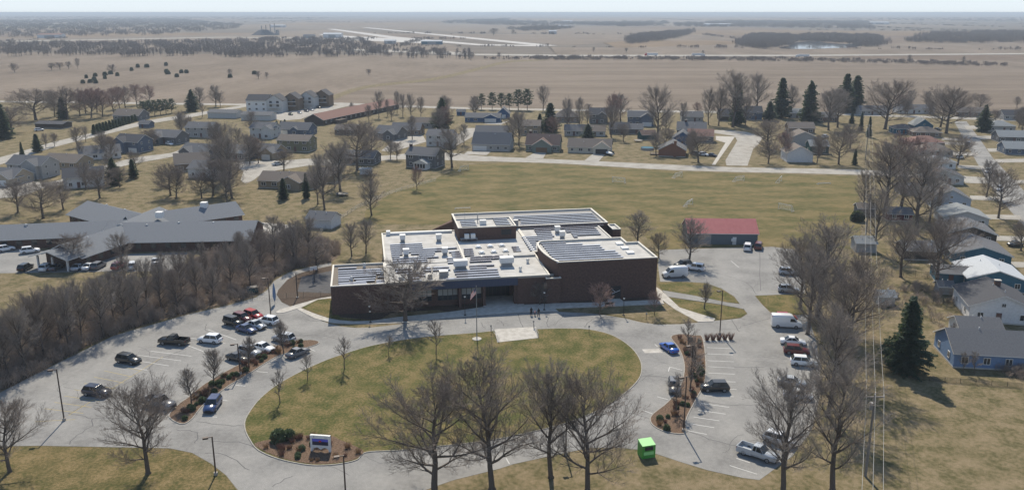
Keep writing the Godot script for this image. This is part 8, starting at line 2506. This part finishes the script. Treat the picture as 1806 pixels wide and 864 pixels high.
func furniture() -> void:
	for a in LIGHT_POLES: light_pole(a[0], a[1], a[2], a[3])
	for a in WALK_LAMPS: walk_lamp(a[0], a[1], a[2], a[3])
	flagpole(AT.flagpole[0], AT.flagpole[1], AT.flag_h)
	school_sign(AT.sign[0], AT.sign[1])
	donation_bin(AT.bin[0], AT.bin[1])
	person(AT.people[0], AT.people[1], .3, 1.72, M.cloth_black, M.cloth_black, M.cloth_black, "person in black clothes walking, left of the three")
	person(AT.people[2], AT.people[3], .2, 1.15, M.cloth_pink, M.cloth_greydk, M.cloth_blond, "small child in pale pink between two walkers", .12)
	person(AT.people[4], AT.people[5], .4, 1.82, M.cloth_black, M.cloth_greydk, M.cloth_black, "tall person in a black top walking, right of the three")
	var gl := ["white soccer goal at the field corner by the porch house", "white soccer goal in mid field facing the school", "small goal lying flat behind the school", "white goal far across the field by the street corner", "white goal near the street, second from the right", "low goal lying at the far right of the field", "white goal in the field left of the red-roofed shed", "white goal in the field above the red-roofed shed lot", "thin white goal frame at the far street verge"]
	for i in 9: goal(AT.goals[i * 2], AT.goals[i * 2 + 1], [.9, -.5, .2, .6, 1.1, .2, 1.0, -.9, .8][i], gl[i], i in [2, 5])
	var pw: Array = AT.power
	var la := ["grey power pole with three wires in the near right yard", "power pole behind the right-hand bare trees", "far power pole by the street end", "power pole just below the picture"]
	var tops := []
	for i in 3: tops.append(power_pole(pw[i * 2], pw[i * 2 + 1], [12.0, 14.0, 15.0][i], la[i]))
	tops.append([Vector3(20.3, 11.5, -40), Vector3(21.4, 11.8, -40), Vector3(22.5, 11.5, -40)])
	for k in 3:
		wire(tops[0][k], tops[1][k], 1.6, ["left", "middle", "right"][k] + " wire from the near power pole back over the yards")
		wire(tops[1][k], tops[2][k], 1.2, ["left", "middle", "right"][k] + " wire between the two farther power poles")
		wire(tops[0][k], tops[3][k], .6, ["left", "middle", "right"][k] + " wire from the near power pole towards the viewer")
	for i in 3:
		var o := thing("waste_bin", ["small dark waste bin at the wall, outer left", "small dark waste bin at the wall, next to the blue one", "large blue recycling bin at the school wall"][i], "bin", Vector3(AT.bins[i * 2], .08, -AT.bins[i * 2 + 1]), .17, "bins at the school wall")
		var s: float = [.8, .8, 1.25][i]
		part(o, "body", bx(Vector3(-.5, 0, -.4) * s, Vector3(.5, 1.0, .4) * s), M.bluegrey if i == 2 else M.greyd)
		part(o, "lid", bx(Vector3(-.54, 1.0, -.44) * s, Vector3(.54, 1.1, .46) * s), M.blue if i == 2 else M.blackplastic)
	var b := thing("bench", "dark metal bench on the walk below the school side door", "bench", Vector3(AT.bench[0], .12, -AT.bench[1]), .17)
	part(b, "seat", bx(Vector3(-.9, .42, -.25), Vector3(.9, .48, .25)), M.blackplastic)
	part(b, "backrest", bx(Vector3(-.9, .55, .2), Vector3(.9, .95, .26)), M.blackplastic)
	for s in [-.75, .75]: part(b, "leg", bx(Vector3(s - .05, 0, -.22), Vector3(s + .05, .55, .24)), M.blackplastic)
	var r: Array = AT.rails
	rail(Vector3(r[0], .12, -r[1]), Vector3(r[2], .12, -r[3]), "handrail on the left edge of the concrete pad")
	rail(Vector3(r[4], .12, -r[5]), Vector3(r[6], .12, -r[7]), "handrail on the right edge of the concrete pad")
	for i in 4:
		var bo := thing("sign_post", ["thin post by the left handrail", "thin post by the right handrail", "thin post at the top edge of the front lawn", "thin post on the dry grass by the walk"][i], "post", Vector3(AT.bollards[i * 2], .1, -AT.bollards[i * 2 + 1]), 0, "thin marker posts")
		part(bo, "post", MB.new().tube(Vector3.ZERO, Vector3(0, 1.5, 0), .05, .05, 6, true).mesh(), M.polebrown)
		part(bo, "plate", bx(Vector3(-.15, 1.15, .05), Vector3(.15, 1.55, .08)), M.greymetal)
	var bt := thing("boat", "white covered boat on a trailer beside the cream ranch house", "boat", Vector3(AT.boat[0], 0, -AT.boat[1]), .5)
	part(bt, "hull", loft([[Vector3(-.1, .9, -2.6), Vector3(0, .8, -2.6), Vector3(.1, .9, -2.6), Vector3(0, 1.3, -2.6)], [Vector3(-1.0, .9, -.8), Vector3(0, .5, -.8), Vector3(1.0, .9, -.8), Vector3(0, 1.7, -.8)], [Vector3(-1.1, .9, 2.2), Vector3(0, .5, 2.2), Vector3(1.1, .9, 2.2), Vector3(0, 1.5, 2.2)]]), M.white)
	part(bt, "trailer", MB.new().box(Vector3(-.7, .35, -3.2), Vector3(.7, .5, 2.0)).mesh(), M.blackplastic)
	for s in [-.85, .85]: part(bt, "wheel", MB.new().tube(Vector3(s - .1, .3, .8), Vector3(s + .1, .3, .8), .3, .3, 10, true).mesh(), M.tyre)
	for i in 3:
		var tk := thing("semi_truck", ["white semi trailer with a red cab on the highway", "white box truck on the highway below the pond", "long white trailer truck on the highway right of the red cab"][i], "truck", Vector3(AT.trucks[i * 2], .36, -AT.trucks[i * 2 + 1]), [1.57, 1.57, -1.57][i], "trucks on the highway")
		part(tk, "trailer", bx(Vector3(-1.3, 1.1, -6), Vector3(1.3, 4.1, 9)), M.white)
		part(tk, "cab", MB.new().box(Vector3(-1.25, .6, -9.5), Vector3(1.25, 2.6, -6.4)).box(Vector3(-1.2, 2.6, -8.4), Vector3(1.2, 3.6, -6.4)).mesh(), M.signred if i == 0 else M.white)
		for z in [-8.4, -5.0, 5.6, 7.0]: part(tk, "wheel", MB.new().tube(Vector3(-1.3, .5, z), Vector3(1.3, .5, z), .5, .5, 10, true).mesh(), M.tyre)
	var hp := thing("basketball_hoop", "basketball hoop on a dark post over the play court", "hoop", Vector3(AT.hoop[0], .09, -AT.hoop[1]), .6)
	part(hp, "post", MB.new().tube(Vector3.ZERO, Vector3(0, 3.2, 0), .07, .07, 8, true).mesh(), M.blackplastic)
	part(hp, "backboard", bx(Vector3(-.85, 2.8, -.06), Vector3(.85, 3.7, 0)), M.white)
	part(hp, "hoop_ring", MB.new().path([Vector3(-.23, 3.0, .1), Vector3(-.23, 3.0, .5), Vector3(.23, 3.0, .5), Vector3(.23, 3.0, .1)], .02).mesh(), M.signred)
	var cp := thing("tall_post", "tall dark post at the outer corner of the play court", "post", Vector3(AT.court_post[0], .08, -AT.court_post[1]), 0)
	part(cp, "post", MB.new().tube(Vector3.ZERO, Vector3(0, 5.5, 0), .12, .1, 8, true).mesh(), M.blackplastic)
	part(cp, "footing", MB.new().tube(Vector3(0, -.05, 0), Vector3(0, .15, 0), .3, .3, 10, true).mesh(), M.concrete)
	var bn := thing("banner", "furled blue and white banner on a pole by the play court", "banner", Vector3(-50.6, .09, -171.5), 0)
	part(bn, "pole", MB.new().tube(Vector3.ZERO, Vector3(0, 4.6, 0), .05, .04, 6, true).mesh(), M.greymetal)
	part(bn, "cloth", loft([[Vector3(-.1, .6, 0), Vector3(0, .6, .1), Vector3(.1, .6, 0), Vector3(0, .6, -.1)], [Vector3(-.4, 1.6, 0), Vector3(0, 1.6, .2), Vector3(.35, 1.7, 0), Vector3(0, 1.6, -.2)], [Vector3(-.3, 3.2, 0), Vector3(0, 3.2, .2), Vector3(.3, 3.2, 0), Vector3(0, 3.2, -.2)], [Vector3(-.08, 4.5, 0), Vector3(0, 4.5, .08), Vector3(.08, 4.5, 0), Vector3(0, 4.5, -.08)]]), M.paleblue2)
	fence([-59.4, 172.5, -45.5, 176.0, -38.5, 177.0], 1.3, "black chain-link fence along the near side of the play court", 3.0, M.blackplastic)
	fence([-54.0, 232.0, -49.5, 262.0, -42.0, 285.0, -28.0, 309.0], 1.2, "chain-link fence down the left side of the playing field", 3.4)
	fence([84, 136.6, 104.0, 134.5, 112.0, 133.5], 1.2, "chain-link fence under the brush in the right yard", 3.0)
	var yl := ["dark wooden fence across the yard below the maroon shed", "dark wooden fence behind the forked bare tree", "low dark fence above the big spruce", "low dark fence line below the nearest blue ranch"]
	for i in 4: fence(YARD_FENCES[i], [1.5, 1.6, 1.3, .9][i], yl[i], 2.4, M.brownd, 9)
	fence([86.0, 246.0, 84.5, 205.0, 83.0, 180.0], 1.5, "dark yard fence along the power line", 3.0, M.wood, 6)

func yard_things() -> void:
	for a in [[60.7, 406.9, "dark trampoline in the yard left of the brown brick house"], [-57.7, 282.6, "dark round trampoline among trees left of the field fence"], [82.5, 176.5, "trampoline behind the big spruce at right"]]:
		var o := thing("trampoline", a[2], "trampoline", Vector3(a[0], 0, -a[1]), 0, "garden trampolines")
		part(o, "mat", MB.new().tube(Vector3(0, .78, 0), Vector3(0, .82, 0), 2.0, 2.0, 18, true).mesh(), M.blackplastic)
		part(o, "rim", MB.new().tube(Vector3(0, .72, 0), Vector3(0, .84, 0), 2.15, 2.15, 18).mesh(), M.bluegrey)
		for i in 6: part(o, "leg", bx(Vector3(-.05, 0, -.05), Vector3(.05, .75, .05)), M.greymetal, Vector3(cos(i * 1.047) * 2.0, 0, sin(i * 1.047) * 2.0))
	var p := thing("garden_pool", "round garden pool with a teal cover behind the brown brick house", "pool", Vector3(61.3, 0, -382.5), 0)
	part(p, "pool_wall", MB.new().tube(Vector3.ZERO, Vector3(0, 1.1, 0), 3.0, 3.0, 20).mesh(), M.greige)
	part(p, "cover", MB.new().tube(Vector3(0, 1.0, 0), Vector3(0, 1.06, 0), 2.9, 2.9, 20, true).mesh(), M.tealb)
	var ds := thing("dumpster", "dark green dumpster in the brush at the upper end of the left lot", "dumpster", Vector3(-57.6, .03, -179.2), .5)
	part(ds, "body", MB.new().box(Vector3(-1.1, .1, -.8), Vector3(1.1, 1.2, .8)).mesh(), M.teal)
	part(ds, "lid", bx(Vector3(-1.15, 1.2, -.85), Vector3(1.15, 1.3, .85)), M.blackplastic)
	var d := thing("garden_deck", "low wooden deck with rails beside the brown brick house", "deck", Vector3(62.8, 0, -368.5), -.2)
	for i in 8: part(d, "plank", bx(Vector3(-2.4 + i * .6, .5, -1.8), Vector3(-1.84 + i * .6, .6, 1.8)), M.wood)
	for x in [-2.3, 0.0, 2.3]: part(d, "post", bx(Vector3(x - .06, 0, 1.6), Vector3(x + .06, 1.5, 1.75)), M.wood)
	part(d, "rail", bx(Vector3(-2.4, 1.4, 1.62), Vector3(2.4, 1.5, 1.72)), M.wood)

func vegetation() -> void:
	# near detail first: broad, vase-shaped, young, pear-shaped trees
	for i in 3:
		tree_proto("oak%d" % i, "bare_tree", "tree", bare_tree(16, .38, .17, 19, 4, 100 + i, [.3, .5, .4][i], 1.45), M.bark, M.twig, 16)
		tree_proto("elm%d" % i, "bare_tree", "tree", bare_tree(18, .30, .17, 18, 4, 200 + i, .75, 1.25), M.bark, M.twiggrey, 18)
	tree_proto("elmp", "bare_tree", "tree", bare_tree(16, .32, .16, 17, 4, 300, .6), M.bark, M.twigred, 16)
	for i in 2:
		tree_proto("yng%d" % i, "young_tree", "tree", bare_tree(6, .26, .25, 12, 3, 400 + i, .9, .8), M.bark, M.twiggrey, 6)
		tree_proto("pear%d" % i, "young_tree", "tree", bare_tree(6.5, .27, .16, 26, 3, 420 + i, 1.1, .9), M.bark, M.twiggrey, 6.5)
		tree_proto("pine%d" % i, "pine_tree", "tree", pine(11, 6.4, 500 + i), M.bark, M.needleb, 11)
	tree_proto("yngp", "young_tree", "tree", bare_tree(6, .36, .18, 18, 3, 430, .5, .9), M.bark, M.twigred, 6)
	for i in 3: tree_proto("spruce%d" % i, "spruce_tree", "tree", conifer(13, [8.4, 6.6, 5.6][i], [30, 32, 34][i], 600 + i, .10), M.bark, M.needle, 13)
	tree_proto("arbor", "columnar_evergreen", "evergreen", conifer(4, 1.9, 14, 640, 0, -.6, .02), M.bark, M.needle, 4)
	tree_proto("cedar", "cedar_bush", "bush", [MB.new().tube(Vector3(0, -.1, 0), Vector3(0, 2.5, 0), .2, .1, 6).mesh(), shrub(5.2, 4.8, 900, .8, 650)], M.bark, M.cedar, 5)
	for t in TREES: plant(t[0], t[1], t[2], t[3], TREE_LABELS[t[4]], TREE_GROUPS[t[5]], t[6])
	for k in tree_kinds: tree_kinds[k].free()
	# undergrowth of the belt, and woods too far to count
	var th := thicket(2.6, 2.6, 26, 700)
	scatter("undergrowth", th, M.brush, smooth(poly2(AREA.leaf_litter), 3), 1100, .5, 1.2, "tangled bare brush filling the belt beside the left lot", "brush")
	scatter("undergrowth", th, M.brush, poly2([84.0, 133.0, 112.0, 131.0, 112.0, 134.0, 84.0, 137.0]), 70, .4, .9, "low bare brush along the yard fence under the spruce", "brush")
	scatter("undergrowth", th, M.brush, poly2([84.0, 152.0, 110.0, 176.0, 112.0, 182.0, 84.0, 182.0]), 60, .4, 1.0, "low bare brush behind the right-hand yards", "brush")
	var grove := []
	for i in 3:
		var r := RandomNumberGenerator.new()
		r.seed = 800 + i
		var m := MB.new()
		for k in 9:
			var o := Vector3(r.randf_range(-11, 11), 0, r.randf_range(-11, 11))
			var h := r.randf_range(7, 12)
			m.tube(o, o + Vector3(0, h * .6, 0), .22, .12, 4)
			for q in 34:
				var a := o + Vector3(0, h * r.randf_range(.22, .75), 0)
				var dd := Vector3(r.randf_range(-1, 1), r.randf_range(.1, 1.2), r.randf_range(-1, 1)).normalized()
				var e := a + dd * h * r.randf_range(.2, .42)
				m.tube(a, e, .11, .05, 3)
				m.tube(a.lerp(e, .6), a.lerp(e, .6) + Vector3(r.randf_range(-1, 1), r.randf_range(.1, 1), r.randf_range(-1, 1)) * h * .16, .07, .04, 3)
		grove.append(m.mesh())
	var wl := {"far_wood_west": ["broad bluish bare wood along the left horizon", 2600], "roadside_wood_west": ["bare trees and scrub along the road behind the left field", 620], "field_wood_mid": ["grove of bare trees on the field right of the runway", 300], "field_wood_north": ["long dark wood along the right-hand horizon", 1300], "pond_wood": ["bare wood in front of the pond", 420], "pond_wood_far": ["bare wood on the far bank of the pond", 500], "wood_east": ["dense wood at the far right behind the fields", 1300], "wood_horizon_east": ["thin hazy wood on the far right skyline", 1200], "wood_horizon_mid": ["hazy groves scattered under the middle skyline", 1000], "wood_skyline_west": ["pale wooded ridge on the left skyline", 1500], "wood_skyline_mid": ["faint line of trees on the middle skyline", 1500], "grove_mid_a": ["hazy grove left of the middle farm", 160], "grove_mid_b": ["hazy grove round the middle farm", 260], "roadside_brush": ["low scrub hiding the highway verge", 420]}
	var gi := 0
	for k in WOODS:
		gi += 1
		var low: bool = k == "roadside_brush"
		scatter("woods" if not low else "roadside_brush", grove[gi % 3], M.farwood, poly2(WOODS[k]), wl[k][1], .2 if low else .5, .5 if low else 1.25, wl[k][0], "woods" if not low else "brush")
	var hs: Array = M.hedge_spots
	var mm := MultiMesh.new()
	mm.transform_format = MultiMesh.TRANSFORM_3D
	mm.mesh = grove[0]
	mm.instance_count = hs.size()
	for i in hs.size(): mm.set_instance_transform(i, Transform3D(Basis(Vector3.UP, rng.randf() * TAU) * Basis.from_scale(Vector3.ONE * rng.randf_range(.25, .7)), hs[i]))
	var ho := MultiMeshInstance3D.new()
	ho.multimesh = mm
	ho.material_override = M.farwood
	ho.name = numbered("hedgerow")
	add_child(ho)
	meta(ho, "broken lines of scrub and trees between the far fields", "hedgerow", "", "stuff")
	beds()

func beds() -> void:
	# shrubs and grasses of the planted islands and the sign bed, each its own
	var sh := [shrub(1.3, .8, 420, .2, 900), shrub(1.1, .7, 380, .18, 901)]
	var gr := [stalks(1.2, 1.0, 120, 910), stalks(1.0, .8, 110, 911)]
	var spots := [["left_island", "long left parking island", 62], ["right_island", "right parking island", 46], ["sign_bed", "bed around the school sign", 44]]
	for s in spots:
		var p := inset(smooth(poly2(AREA[s[0]]), 3), .7)
		var lo := Vector2(1e9, 1e9); var hi := -lo
		for q in p: lo = lo.min(q); hi = hi.max(q)
		var made := []
		var tries := 0
		while made.size() < s[2] and tries < 4000:
			tries += 1
			var q := Vector2(rng.randf_range(lo.x, hi.x), rng.randf_range(lo.y, hi.y))
			if not in_poly(p, q): continue
			if s[0] == "sign_bed" and absf(q.x - AT.sign[0]) < 2.2 and q.y > -AT.sign[1] - .8 and q.y < -AT.sign[1] + 2.4: continue
			made.append(q)
		made.sort_custom(func(a, b): return (a.x < b.x) if s[0] == "sign_bed" else (a.y < b.y))
		var from: String = " from the left in the " if s[0] == "sign_bed" else " from the upper end of the "
		var n := [0, 0, 0]
		for q in made:
			var kd := rng.randi() % 5
			var k := 0 if kd == 0 or (kd == 1 and s[0] != "sign_bed") else (2 if kd >= 3 else 1)
			n[k] += 1
			var nn: String = ["shrub", "grass_tuft", "twiggy_shrub"][k]
			var o := part(self, nn, sh[rng.randi() % 2] if k == 0 else gr[rng.randi() % 2], [M.boxwood, M.drystalk, M.redstalk][k], Vector3(q.x, .12, q.y), rng.randf() * TAU, Vector3.ONE * (rng.randf_range(.6, 1.0) if k == 0 else rng.randf_range(.6, 1.1)))
			o.name = numbered(nn)
			meta(o, ORDINAL[n[k] - 1] + [" low green shrub", " tan dry grass tuft", " reddish twiggy shrub"][k] + from + s[1], ["shrub", "grass tuft", "shrub"][k], ["green shrubs of the ", "dry tufts of the ", "reddish shrubs of the "][k] + s[1])
	for i in 2:
		var g := part(self, "evergreen_bush", sh[0], M.boxwood, Vector3(BUSH[i][0], .15, -BUSH[i][1]), 0, Vector3(1.9, 2.1, 1.9) * [1.0, .8][i])
		g.name = numbered("evergreen_bush")
		meta(g, ["larger green bush at the left end of the sign bed", "smaller green bush left of the school sign"][i], "bush", "green bushes of the sign bed")
	for i in 5:
		var g := part(self, "grass_tuft", gr[0], M.redstalk, Vector3(37.0 + i * 1.15, .05, -150.6 - i * .1), 0, Vector3(1, 1.5, 1))
		g.name = numbered("grass_tuft")
		meta(g, ORDINAL[i] + " rust-brown grass tuft from the left in the row by the light pole", "grass tuft", "rust-brown tufts in a row")
